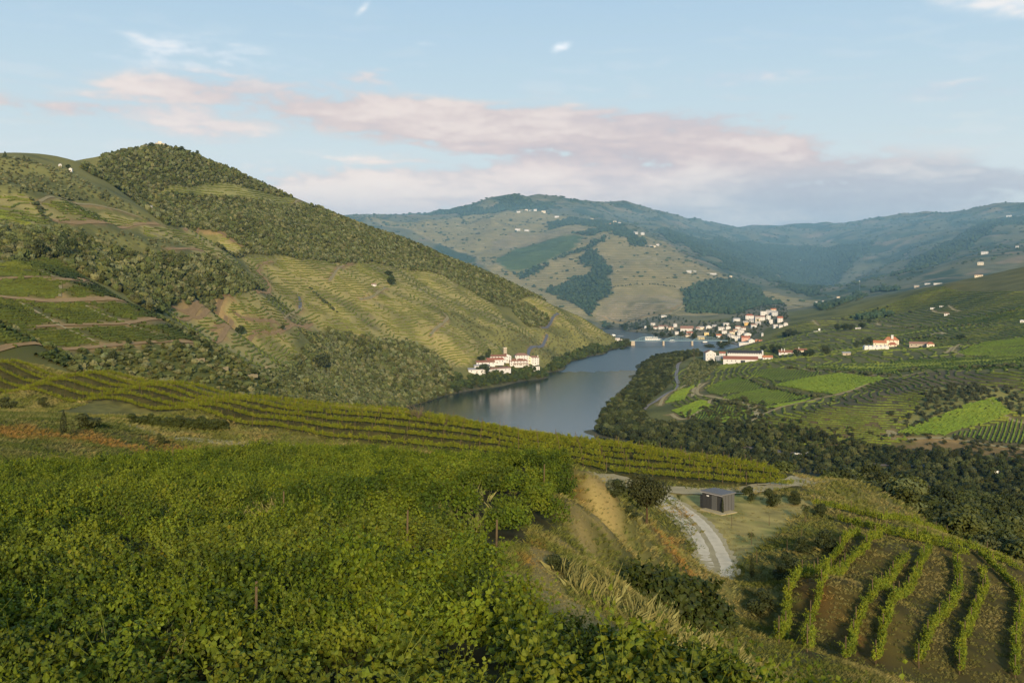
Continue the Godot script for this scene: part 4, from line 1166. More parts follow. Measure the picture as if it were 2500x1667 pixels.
	Vector3(1131, 2200, 115), Vector3(1079, 2500, 92), Vector3(1133, 2900, 88), Vector3(944, 2700, 62), Vector3(898, 2300, 63), Vector3(950, 3080, 69), Vector3(805, 2880, 53), Vector3(771, 2500, 51), Vector3(946, 2000, 88), Vector3(951, 1850, 90), Vector3(663, 2480, 29), Vector3(562, 2280, 26),
	Vector3(501, 2300, 10), Vector3(674, 2050, 43), Vector3(685, 1850, 58), Vector3(752, 1830, 61), Vector3(804, 1700, 76), Vector3(822, 1600, 84), Vector3(419, 2000, 13), Vector3(381, 2060, 10), Vector3(481, 1800, 41), Vector3(524, 1700, 49), Vector3(524, 1500, 54), Vector3(648, 1500, 66),
	Vector3(617, 1250, 77), Vector3(296, 1600, 18), Vector3(362, 1600, 32), Vector3(361, 1350, 40), Vector3(416, 1350, 46), Vector3(430, 1230, 49), Vector3(469, 1200, 57), Vector3(511, 1130, 61), Vector3(591, 1150, 72), Vector3(243, 1480, 18), Vector3(208, 1370, 10), Vector3(265, 1290, 21),
	Vector3(296, 1200, 28), Vector3(209, 1270, 5), Vector3(333, 1080, 31), Vector3(377, 1080, 40), Vector3(283, 1060, 12), Vector3(422, 1080, 40), Vector3(466, 1080, 49), Vector3(523, 1060, 51), Vector3(452, 1000, 35), Vector3(514, 1000, 35), Vector3(398, 1020, 23), Vector3(414, 960, 18),
	Vector3(451, 915, 15), Vector3(251, 1110, 17), Vector3(596, 1000, 60), Vector3(1073, 1800, 100), Vector3(513, 860, 25), Vector3(266, 1750, 9), Vector3(327, 2040, 12), Vector3(384, 2250, 12),
]


const NEAR := [   # surveyed ground: x, d, height
	Vector3(0, -12, 192.5), Vector3(-20, -10, 193), Vector3(15, -10, 190), Vector3(-40, -5, 192.5), Vector3(0, 2, 190), Vector3(-8, 4, 189.4), Vector3(8, 3, 187.5), Vector3(20, 8, 183), Vector3(40, 10, 179), Vector3(70, 20, 170), Vector3(-60, 20, 188), Vector3(-100, 40, 186),
	Vector3(-150, 60, 184), Vector3(30, 38, 173), Vector3(-3.2, 12, 187.8), Vector3(-6.4, 12.5, 187.6), Vector3(0, 12, 187.8), Vector3(3.1, 11.5, 188), Vector3(-5.3, 20, 186.7), Vector3(-2.1, 20, 186.7), Vector3(-9.7, 20.5, 186.6), Vector3(0, 18, 187), Vector3(2.1, 14.8, 187.7), Vector3(-8.3, 31, 185.3),
	Vector3(-14.7, 31, 185.3), Vector3(-3.2, 31, 185.3), Vector3(-12.8, 48, 183.3), Vector3(-21.8, 46, 183.3), Vector3(-4.9, 48, 183.1), Vector3(1, 48, 182.8), Vector3(-26.8, 62, 181.5), Vector3(-19.8, 74, 180.3), Vector3(-12.5, 76, 179.8), Vector3(-1.5, 74, 179.2), Vector3(4.3, 70, 179.2), Vector3(-30.8, 60, 181.4),
	Vector3(-35.8, 58, 181.6), Vector3(-24.4, 66, 181.1), Vector3(-8, 92, 174), Vector3(-22, 92, 174), Vector3(4, 88, 173), Vector3(-40, 80, 178), Vector3(-34, 112, 169), Vector3(-12, 115, 167), Vector3(10, 112, 166), Vector3(-60, 75, 180.5), Vector3(5.6, 62, 181.1), Vector3(1.3, 40, 184.3),
	Vector3(-0.4, 30, 185.6), Vector3(0.8, 24.3, 186.3), Vector3(1.8, 21.2, 186.7), Vector3(2.8, 46, 183.7), Vector3(0.1, 33, 185.3), Vector3(-16.6, 62, 181.7), Vector3(-8.9, 62, 181.7), Vector3(-1.2, 60, 181.4), Vector3(-1.4, 33, 185.1), Vector3(-0.6, 15.5, 187.4), Vector3(-2.9, 15.5, 187.4), Vector3(-5.4, 15.5, 187.4),
	Vector3(4.9, 42, 180.8), Vector3(6.6, 65, 179.8), Vector3(8.6, 74, 177.4), Vector3(10.6, 63, 174.4), Vector3(13.5, 84, 171), Vector3(11, 88, 172.4), Vector3(16.6, 90, 167), Vector3(17, 75, 168.2), Vector3(14, 67, 171.2), Vector3(11, 56, 173.5), Vector3(4.3, 30, 183.1), Vector3(7.4, 50, 177.8),
	Vector3(9, 50, 176.1), Vector3(7, 38, 179.7), Vector3(7.2, 32, 181.1), Vector3(6.5, 26, 181.8), Vector3(5, 20, 184.2), Vector3(13, 96, 170), Vector3(16.5, 98, 166), Vector3(15, 108, 166), Vector3(12, 118, 166), Vector3(14, 130, 166), Vector3(24, 122, 166), Vector3(36, 120, 166),
	Vector3(40, 125, 165.8), Vector3(30, 105, 166.4), Vector3(22, 96, 166.4), Vector3(20, 110, 166), Vector3(40, 112, 166), Vector3(16, 59, 172.3), Vector3(24, 76, 170.8), Vector3(33, 94, 168.8), Vector3(35, 69, 166), Vector3(40, 80, 165.5), Vector3(46, 90, 164.8), Vector3(24, 65, 168.6),
	Vector3(32, 80, 167.8), Vector3(40, 97, 167.2), Vector3(46, 104, 166.4), Vector3(50, 106, 165), Vector3(54, 105, 163.4), Vector3(42, 60, 163), Vector3(55, 75, 160), Vector3(60, 93, 159), Vector3(66, 112, 157), Vector3(56, 122, 161), Vector3(47, 134, 163), Vector3(40, 148, 164),
	Vector3(52, 147, 163.2), Vector3(75, 150, 149), Vector3(60, 135, 158), Vector3(20, 50, 173), Vector3(30, 52, 168.5), Vector3(19, 88, 166.5), Vector3(25, 92, 167), Vector3(40, 139, 166.2), Vector3(32.3, 143, 167.1), Vector3(15.4, 149.5, 168.7), Vector3(-3.4, 164.5, 168.7), Vector3(-17.6, 171, 170),
	Vector3(-33.3, 180, 170.4), Vector3(-51.7, 193.6, 170.6), Vector3(-75.7, 216.6, 171.3), Vector3(-103.2, 239, 171.9), Vector3(-139.3, 271, 172.7), Vector3(-194.3, 315, 174.3), Vector3(38, 132, 166.2), Vector3(30.3, 134, 166.1), Vector3(14.2, 138, 166.9), Vector3(-3.2, 155, 166.8), Vector3(-16.4, 160, 167.2), Vector3(-30.5, 165, 167.7),
	Vector3(-48.1, 180, 166.8), Vector3(-69.9, 200, 166.3), Vector3(-94.1, 218, 165.6), Vector3(-123.4, 240, 163.2), Vector3(-169.6, 275, 159.9), Vector3(-52.3, 163, 166.7), Vector3(-30, 150, 165.5), Vector3(-44, 160, 166.4), Vector3(-8, 140, 165.5), Vector3(-77.1, 150, 172.9), Vector3(-62.7, 122, 174.3), Vector3(-62.4, 132, 173.2),
	Vector3(-64.8, 150, 171.8), Vector3(-58.6, 150, 170.5), Vector3(-52.2, 146, 168.6), Vector3(-51.8, 120, 173.4), Vector3(-92.5, 150, 173.5), Vector3(-48.8, 95, 176.4), Vector3(-49.7, 105, 175.1), Vector3(-230, 360, 132), Vector3(-160, 350, 134), Vector3(-90, 330, 132), Vector3(-40, 300, 132), Vector3(0, 260, 132),
	Vector3(30, 230, 136), Vector3(55, 205, 144), Vector3(80, 190, 147), Vector3(100, 160, 144), Vector3(90, 210, 136), Vector3(60, 280, 122), Vector3(0, 340, 109), Vector3(-80, 420, 99), Vector3(-180, 430, 124), Vector3(100, 300, 114), Vector3(87, 250, 142), Vector3(129, 300, 126),
	Vector3(150, 310, 118), Vector3(150, 120, 119), Vector3(90, 60, 144), Vector3(120, 20, 144), Vector3(90, 120, 147),
]


# ---------------------------------------------------------------- buildings
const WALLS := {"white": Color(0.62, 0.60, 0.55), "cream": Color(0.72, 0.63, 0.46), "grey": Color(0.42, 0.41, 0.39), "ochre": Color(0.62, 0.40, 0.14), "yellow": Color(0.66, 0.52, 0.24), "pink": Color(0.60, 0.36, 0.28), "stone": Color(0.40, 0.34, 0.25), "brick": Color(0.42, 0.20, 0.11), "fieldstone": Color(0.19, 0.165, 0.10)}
const ROOFS := {"red": Color(0.35, 0.135, 0.08), "orange": Color(0.46, 0.19, 0.09), "brown": Color(0.27, 0.13, 0.08), "rust": Color(0.29, 0.165, 0.115), "grey": Color(0.36, 0.35, 0.34), "dark": Color(0.06, 0.055, 0.055), "pale": Color(0.55, 0.48, 0.40), "white": Color(0.7, 0.68, 0.62)}


func paint(kind: String, key: String) -> StandardMaterial3D:
	var k := kind + key
	if not M.has(k):
		if kind == "wall":
			M[k] = textured(mat(WALLS[key], 0.85), grain(40, 0.03, 0.82, 1.0), 6.0)
		else:
			M[k] = textured(mat(ROOFS[key], 0.8), grain(41, 0.06, 0.6, 1.0), 5.0)
	return M[k]


func roof_mesh(w: float, l: float, h: float, rise: float, kind: String, over: float) -> ArrayMesh:   # on a w by l plan whose walls are h high
	var b := Build.new()
	var x := w / 2 + over
	var z := l / 2 + over
	var y := h - over * rise / (l / 2 + 0.01) * 0.6
	var t := 0.25
	if kind == "flat":
		b.box(Vector3(-x, h, -z), Vector3(x, h + 0.35, z))
	elif kind == "gable":        # ridge along x
		b.quad(Vector3(-x, y, z), Vector3(-x, h + rise, 0), Vector3(x, h + rise, 0), Vector3(x, y, z))
		b.quad(Vector3(x, y, -z), Vector3(x, h + rise, 0), Vector3(-x, h + rise, 0), Vector3(-x, y, -z))
		for s in [-1.0, 1.0]:
			b.quad(Vector3(s * x, y - t, z), Vector3(s * x, y, z), Vector3(s * x, h + rise, 0), Vector3(s * x, h + rise - t, 0))
			b.quad(Vector3(s * x, y - t, -z), Vector3(s * x, y, -z), Vector3(s * x, h + rise, 0), Vector3(s * x, h + rise - t, 0))
			b.quad(Vector3(-x, y - t, s * z), Vector3(-x, y, s * z), Vector3(x, y, s * z), Vector3(x, y - t, s * z))
	elif kind == "front":        # ridge along z: a gable faces the front
		b.quad(Vector3(-x, y, z), Vector3(0, h + rise, z), Vector3(0, h + rise, -z), Vector3(-x, y, -z))
		b.quad(Vector3(x, y, -z), Vector3(0, h + rise, -z), Vector3(0, h + rise, z), Vector3(x, y, z))
		for s in [-1.0, 1.0]:
			for e in [-1.0, 1.0]:
				b.quad(Vector3(s * x, y - t, e * z), Vector3(s * x, y, e * z), Vector3(0, h + rise, e * z), Vector3(0, h + rise - t, e * z))
	elif kind == "shed":
		b.quad(Vector3(-x, h, z), Vector3(-x, h + rise, -z), Vector3(x, h + rise, -z), Vector3(x, h, z))
		b.quad(Vector3(-x, h - t, z), Vector3(-x, h, z), Vector3(x, h, z), Vector3(x, h - t, z))
	else:                        # hip
		var r := maxf(x - z * 0.9, 0.1)
		b.quad(Vector3(-x, y, z), Vector3(-r, h + rise, 0), Vector3(r, h + rise, 0), Vector3(x, y, z))
		b.quad(Vector3(x, y, -z), Vector3(r, h + rise, 0), Vector3(-r, h + rise, 0), Vector3(-x, y, -z))
		b.tri(Vector3(-x, y, -z), Vector3(-r, h + rise, 0), Vector3(-x, y, z))
		b.tri(Vector3(x, y, z), Vector3(r, h + rise, 0), Vector3(x, y, -z))
		for s in [-1.0, 1.0]:
			b.quad(Vector3(-x, y - t, s * z), Vector3(-x, y, s * z), Vector3(x, y, s * z), Vector3(x, y - t, s * z))
	return b.mesh()


func wall_mesh(w: float, l: float, h: float, rise: float, kind: String, deep: float) -> ArrayMesh:
	var b := Build.new()
	b.box(Vector3(-w / 2, -deep, -l / 2), Vector3(w / 2, h, l / 2))
	var up := h + rise - 0.12
	if kind == "gable":
		b.tri(Vector3(-w / 2, h, -l / 2), Vector3(-w / 2, up, 0), Vector3(-w / 2, h, l / 2))
		b.tri(Vector3(w / 2, h, l / 2), Vector3(w / 2, up, 0), Vector3(w / 2, h, -l / 2))
	elif kind == "front":
		b.tri(Vector3(-w / 2, h, l / 2), Vector3(0, up, l / 2), Vector3(w / 2, h, l / 2))
		b.tri(Vector3(w / 2, h, -l / 2), Vector3(0, up, -l / 2), Vector3(-w / 2, h, -l / 2))
	elif kind == "shed":
		b.tri(Vector3(-w / 2, h, -l / 2), Vector3(-w / 2, up, -l / 2), Vector3(-w / 2, h, l / 2))
		b.tri(Vector3(w / 2, h, l / 2), Vector3(w / 2, up, -l / 2), Vector3(w / 2, h, -l / 2))
		b.quad(Vector3(w / 2, h, -l / 2), Vector3(w / 2, up, -l / 2), Vector3(-w / 2, up, -l / 2), Vector3(-w / 2, h, -l / 2))
	return b.mesh()


func house(label: String, at: Vector3, w: float, l: float, h: float, kind: String, rise: float, wall: String, roof: String, turn: float, cols: int, rows: int, group := "", called := "house", category := "house") -> Node3D:
	var o := thing(called, label, category, at, atan2(-at.x, -at.z) + turn, group)
	part("wall", wall_mesh(w, l, h, rise, kind, 4.0), paint("wall", wall), o)
	part("roof", roof_mesh(w, l, h, rise, kind, minf(0.5, w * 0.05)), paint("roof", roof), o)
	if cols > 0:
		var storey := h / rows
		var size := Vector3(minf(1.5, w / cols * 0.4), minf(1.9, storey * 0.5), 0.12)
		var key := "window %.1f %.1f" % [size.x, size.y]
		if not K.has(key):
			var b := Build.new()
			b.box(-size / 2, size / 2)
			K[key] = b.mesh()
		for r in rows:
			for k in cols:
				var x := (k + 0.5) / cols * w - w / 2
				if r == 0 and k == cols / 2:
					var dk := "door %.1f" % size.x
					if not K.has(dk):
						var b := Build.new()
						b.box(Vector3(-size.x * 0.55, 0, -0.06), Vector3(size.x * 0.55, 2.3, 0.06))
						K[dk] = b.mesh()
					part("door", K[dk], M.door, o, Vector3(x, 0.1, l / 2))
				else:
					part("window", K[key], M.pane, o, Vector3(x, (r + 0.55) * storey, l / 2))
	return o


func chimney(o: Node3D, x: float, y: float, z: float, w: float, h: float, wall := "white") -> void:
	var b := Build.new()
	b.box(Vector3(-w / 2, -1.0, -w / 2), Vector3(w / 2, h, w / 2))
	b.box(Vector3(-w * 0.65, h, -w * 0.65), Vector3(w * 0.65, h + 0.3, w * 0.65))
	part("chimney", b.mesh(), paint("wall", wall), o, Vector3(x, y, z))


func town() -> void:
	M.pane = mat(Color(0.035, 0.04, 0.045), 0.3, false)
	M.door = mat(Color(0.09, 0.05, 0.03), 0.7, false)
	# label; place; width, wall height and roof rise in metres; roof; colours; turn; columns and rows of openings
	var list := [
		["large white house with a hipped red roof standing over the town", 784, 3284, 27, 14, 5, "hip", "white", "red", 0.1, 4, 2],
		["grey-white house left of the large house over the town", 741, 3286, 22, 8, 3, "gable", "white", "grey", 0.3, 3, 1],
		["left block of the white cluster at the top of the town", 843, 3337, 20, 17, 0, "flat", "white", "pale", 0.2, 3, 3],
		["middle block of the white cluster at the top of the town", 866, 3352, 20, 17, 0, "flat", "grey", "white", -0.1, 3, 3],
		["topmost house of the town with an orange roof", 901, 3430, 18, 11, 4, "gable", "cream", "orange", 0.2, 3, 2],
		["right block of the white cluster at the top of the town", 876, 3316, 18, 13, 3, "shed", "white", "grey", -0.3, 3, 2],
		["long white terrace of houses under the white cluster", 804, 3227, 32, 12, 4, "gable", "white", "rust", 0.1, 5, 2],
		["white house stepping down right of the long terrace", 830, 3222, 13, 13, 0, "flat", "white", "white", 0.2, 2, 3],
		["tall narrow white house alone on the green slope", 808, 3105, 11, 13, 0, "flat", "white", "white", 0.1, 2, 3],
		["white three-storey house with a red roof at the right end of the town", 837, 3107, 17, 13, 5, "gable", "white", "red", 0.2, 3, 3],
		["small white house above the dark tree clump at the right end", 794, 2886, 12, 6, 3, "hip", "white", "pale", 0.1, 2, 1],
		["white cottage on the slope, left of two at the right end", 768, 2902, 13, 7, 3, "gable", "white", "pale", 0.4, 2, 1],
		["white cottage on the slope, right of two at the right end", 777, 2877, 11, 6, 2, "gable", "white", "grey", 0.2, 2, 1],
		["orange-walled house in the middle of the upper town", 746, 3163, 14, 9, 2, "gable", "ochre", "pale", 0.1, 2, 2],
		["grey house above the orange-walled one", 773, 3210, 14, 8, 2, "shed", "grey", "grey", 0.1, 2, 2],
		["white house right of the orange-walled one", 752, 3098, 17, 9, 3, "gable", "white", "rust", 0.3, 3, 2],
		["long grey-white house under the long terrace", 775, 3134, 18, 10, 0, "flat", "grey", "white", 0.0, 3, 2],
		["white house at the left end of the upper town", 695, 3229, 18, 7, 2, "gable", "white", "pale", 0.2, 3, 1],
		["white barn with its gable to the river, left part of the town", 638, 3231, 18, 6, 5, "front", "white", "pale", 0.3, 2, 1],
		["grey-roofed house beside the white barn", 657, 3231, 14, 6, 3, "gable", "grey", "grey", 0.1, 2, 1],
		["beige house left of the white barn", 614, 3237, 22, 7, 3, "gable", "cream", "pale", 0.0, 3, 1],
		["white house with a pale roof in the middle of the lower town", 665, 3162, 19, 6, 3, "gable", "white", "pale", 0.2, 3, 1],
		["white gabled house left of the steep lane", 686, 3160, 15, 7, 3, "front", "white", "rust", 0.2, 2, 1],
		["white house at the foot of the steep lane", 704, 3060, 18, 9, 3, "gable", "white", "pale", 0.2, 3, 2],
		["pale house with a rust roof beside the quay trees", 679, 3069, 16, 8, 3, "gable", "cream", "rust", 0.1, 2, 2],
		["white house between the lane and the big barn", 719, 3093, 14, 8, 3, "gable", "white", "rust", 0.3, 2, 2],
		["white three-storey house over the quay, left of two", 658, 2967, 13, 11, 2, "gable", "white", "pale", 0.2, 2, 3],
		["white three-storey house over the quay, right of two", 650, 2869, 14, 12, 2, "gable", "white", "grey", 0.1, 2, 3],
		["narrow grey house over the quay beside the trees", 662, 3029, 11, 10, 2, "gable", "grey", "grey", 0.1, 2, 3],
		["yellow house with a flat roof behind the bridge", 608, 3111, 14, 9, 1, "hip", "yellow", "pale", 0.1, 2, 2],
		["long yellow house at the water behind the bridge", 579, 3044, 21, 9, 2, "gable", "yellow", "pale", 0.0, 4, 2],
		["white house with an orange roof behind the quay trees", 634, 3053, 16, 6, 4, "gable", "white", "orange", 0.3, 2, 1],
		["pink-red warehouse at the right end of the quay", 666, 2836, 24, 8, 5, "gable", "pink", "red", 0.1, 3, 1],
		["big white gabled warehouse behind the pink-red one", 687, 2909, 22, 9, 4, "front", "white", "pale", 0.5, 2, 1],
		["white gabled house at the right end of the quay road", 667, 2773, 17, 7, 4, "front", "white", "white", 0.3, 2, 1],
		["long low white wall building over the quay road", 643, 2766, 27, 6, 1, "shed", "white", "white", 0.25, 5, 1],
		["low brick shed right of the quay warehouses", 684, 2779, 9, 5, 1, "shed", "brick", "rust", 0.1, 1, 1],
		["low brown shed right of the brick shed", 691, 2768, 10, 3, 1, "shed", "brick", "brown", 0.1, 1, 1],
		["little white tower house among the vines", 712, 2830, 5, 8, 1, "hip", "white", "white", 0.1, 1, 2],
		["white farmhouse alone on the dry slope above the town", 547, 3582, 19, 5, 1, "gable", "white", "white", 0.0, 4, 1],
		["white house at the left end of the riverside town", 486, 3434, 15, 6, 3, "gable", "white", "pale", 0.2, 2, 1],
		["long white house with a red roof left of the winery", 512, 3373, 30, 6, 4, "gable", "white", "rust", 0.0, 6, 1],
		["white two-storey house behind the winery", 553, 3371, 12, 9, 2, "hip", "white", "pale", 0.1, 2, 2],
		["very long white winery with a broad red roof in the town", 574, 3265, 42, 8, 8, "gable", "white", "rust", 0.0, 9, 1],
		["small white house in front of the winery", 528, 3191, 12, 8, 2, "gable", "white", "pale", 0.2, 2, 2],
		["red-roofed house between the quay trees", 564, 3160, 20, 5, 4, "gable", "white", "red", 0.1, 3, 1],
		["low white house under the red-roofed one", 552, 3120, 15, 4, 2, "gable", "cream", "rust", 0.1, 3, 1],
		["small white gabled house left of the dark quay trees", 460, 3431, 7, 5, 3, "front", "white", "white", 0.2, 1, 1],
		["white pink-roofed house right of the dark quay trees", 489, 3384, 16, 4, 3, "gable", "white", "rust", 0.1, 2, 1],
		["white house with many gables on the left bank before the bridge", 290, 2740, 13, 4, 3, "gable", "white", "pale", 0.4, 2, 1],
		["white house at the water on the left bank before the bridge", 300, 2734, 7, 8, 3, "front", "white", "rust", 0.3, 1, 2],
		["low white quay building with a flat roof beyond the left bank", 350, 3216, 22, 5, 0, "flat", "white", "white", 0.0, 5, 1],
		["house with a dark roof beside the winery", 604, 3234, 14, 7, 3, "gable", "grey", "brown", 0.2, 2, 1],
		["cream house over the quay trees", 534, 3344, 16, 6, 3, "gable", "cream", "rust", 0.1, 3, 1],
		["pale house halfway down the lane from the white cluster", 794, 3215, 14, 9, 3, "gable", "cream", "pale", -0.2, 2, 2],
		["grey house on the lane below the large hipped house", 750, 3199, 15, 9, 0, "flat", "grey", "grey", 0.3, 2, 2],
		["white house below the grey-roofed house of the lane", 710, 3129, 15, 8, 3, "gable", "white", "rust", 0.2, 2, 2],
		["cream house in the thick of the lower town", 694, 3088, 15, 8, 3, "gable", "cream", "rust", 0.25, 2, 2],
		["tall white house in the thick of the lower town", 687, 3005, 13, 12, 2, "hip", "white", "pale", 0.1, 2, 3],
		["white house beside the garden trees of the lower town", 662, 3102, 15, 7, 3, "gable", "white", "pale", 0.1, 2, 1],
	]
	for s in list:
		house(s[0], spot(s[1], s[2], 0.4), s[3], maxf(7.0, s[3] * 0.5), s[4], s[6], s[5], s[7], s[8], s[9], s[10], s[11], "houses of the riverside town")
	# white houses scattered over the far hills
	var far := [
		["small white house left of the hilltop village on the far hill", 35, 5567, 26, 8, "gable", "white", "white", 3],
		["pale house at the left of the hilltop village", 82, 5644, 22, 9, "hip", "cream", "rust", 3],
		["white house in the middle of the hilltop village", 106, 5654, 20, 10, "gable", "white", "rust", 2],
		["big white house of the hilltop village", 131, 5612, 22, 16, "hip", "white", "pale", 3],
		["cream house with a rust roof at the right of the hilltop village", 177, 5565, 28, 13, "gable", "cream", "rust", 3],
		["long white house on the shoulder below the hilltop village", 246, 5471, 30, 8, "gable", "white", "pale", 4],
		["pale house above the dark grove on the far ridge", 437, 5447, 20, 9, "gable", "cream", "rust", 2],
		["white house above the long dark grove on the far ridge", 462, 5284, 20, 9, "gable", "white", "rust", 2],
		["left house of the sunlit ridge village", 494, 5179, 22, 12, "gable", "cream", "orange", 3],
		["large house in the sunlit ridge village, sunlight put into its golden walls", 522, 5217, 34, 17, "hip", "ochre", "orange", 4],  # ochre stands in for warm sunlight on these walls
		["right house of the sunlit ridge village", 547, 5297, 22, 14, "gable", "cream", "pale", 3],
		["white house a little apart on the right of the ridge village", 576, 5341, 22, 9, "gable", "white", "rust", 3],
		["left one of two white houses down the far ridge", 608, 4928, 38, 9, "gable", "white", "pale", 4],
		["right one of two white houses down the far ridge", 645, 4911, 22, 14, "hip", "white", "white", 2],
		["left house of the small group on the ridge's end", 631, 4545, 20, 8, "gable", "white", "rust", 2],
		["middle house of the small group on the ridge's end", 650, 4551, 20, 8, "gable", "cream", "rust", 2],
		["right house of the small group on the ridge's end", 675, 4613, 18, 9, "gable", "white", "rust", 2],
		["white estate house on the left terraces of the far hill", 29, 5123, 34, 11, "gable", "white", "rust", 4],
		["white house beside the estate house on the far hill", 75, 5116, 30, 9, "gable", "white", "pale", 3],
		["long white building with two cypresses on the dry far slope", 751, 4223, 26, 10, "flat", "white", "white", 5],
		["low white annex right of the long building on the dry slope", 779, 4244, 16, 5, "flat", "white", "white", 2],
		["row of low white sheds on the dry far slope", 864, 4305, 50, 5, "flat", "white", "pale", 7],
		["small cream chapel-like house right of the low sheds", 958, 4358, 14, 6, "front", "cream", "rust", 1],
		["tiny white house on the blue valley side", 1732, 5959, 16, 6, "gable", "white", "white", 2],
		["pair house at the left of the blue valley", 1029, 5382, 30, 7, "gable", "white", "pale", 3],
		["white farm with a tower on the right hillside", 1962, 4130, 34, 12, "gable", "white", "pale", 4],
		["small white house high on the right hillside", 2104, 4144, 14, 10, "hip", "white", "rust", 2],
		["white house near the skyline at the right", 2995, 5996, 36, 9, "gable", "white", "white", 3],
		["pale farmhouse in the middle of the right hillside", 1817, 3858, 26, 14, "hip", "cream", "pale", 3],
		["cream house with a rust roof on the right hillside", 1468, 3129, 28, 8, "gable", "cream", "rust", 4],
		["long pale building with many windows on the right ridge", 1484, 3468, 34, 5, "flat", "white", "grey", 7],
		["white shed left of the long pale building", 1515, 3628, 22, 5, "gable", "white", "grey", 3],
		["stone house left of the pylon's right grove", 1457, 3583, 22, 8, "gable", "stone", "pale", 3],
		["white shed beside the tall mast", 1292, 3662, 22, 7, "flat", "white", "white", 4],
		["cream house left of the tall mast", 1268, 3866, 14, 7, "gable", "cream", "orange", 2],
		["white pump house where the lane leaves the town", 1166, 3815, 8, 10, "flat", "white", "white", 1],
		["white house at the head of the lane above the town", 1200, 3833, 13, 7, "gable", "white", "rust", 2],
		["long low white shed in front of the dark trees", 862, 2478, 16, 3, "flat", "white", "white", 3],
		["white hut on the road bend of the right hillside", 1156, 2734, 15, 4, "flat", "white", "white", 2],
		["second white hut along the bend of the right hillside", 1168, 2703, 14, 3, "flat", "white", "white", 2],
		["white and red house below the road bend on the right", 1087, 2487, 15, 6, "hip", "white", "red", 2],
		["small white building at the far right edge above the fields", 1034, 2017, 9, 6, "hip", "white", "white", 1],
	]
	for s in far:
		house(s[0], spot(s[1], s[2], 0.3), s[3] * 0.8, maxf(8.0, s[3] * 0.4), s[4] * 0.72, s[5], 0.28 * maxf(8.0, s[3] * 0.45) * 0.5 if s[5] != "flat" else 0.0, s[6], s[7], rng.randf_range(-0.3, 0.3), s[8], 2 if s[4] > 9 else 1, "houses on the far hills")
	# left hill
	house("small white hut beside a round tree on the left terraces", spot(-268, 1930, 0.3), 9.0, 5.0, 3.2, "gable", 1.2, "white", "rust", 0.1, 2, 1, "", "hut", "hut")
	house("small white house with a gable on the left skyline ridge", spot(-727, 1600, 0.3), 4.0, 4.0, 4.0, "front", 1.2, "white", "white", 0.3, 1, 1)
	house("white house half hidden by a tree on the left skyline ridge", spot(-713, 1608, 0.3), 5.0, 4.0, 4.5, "front", 1.4, "white", "pale", -0.4, 1, 1)
	house("grey-roofed shed in the fold of the left hill", spot(-677, 1849, 0.3), 16.0, 8.0, 3.0, "gable", 2.0, "stone", "grey", 0.0, 2, 1, "", "farm_shed", "shed")
	var top := house("cream lookout house with a stepped roof on the left hilltop", spot(-744, 2100, -0.5), 17.0, 12.0, 7.0, "flat", 0.0, "cream", "pale", 0.2, 4, 2)
	var b := Build.new()
	b.box(Vector3(-3, 7.35, -3), Vector3(3.5, 11.0, 3))
	part("upper_storey", b.mesh(), paint("wall", "cream"), top)
	b = Build.new()
	b.box(Vector3(-13, -3.0, 4), Vector3(11, 1.8, 8.5))
	part("terrace", b.mesh(), paint("wall", "stone"), top)
	house("low stone terrace house left of the hilltop lookout", spot(-756, 2065, -0.5), 26.0, 8.0, 3.5, "flat", 0.0, "stone", "pale", 0.0, 5, 1)


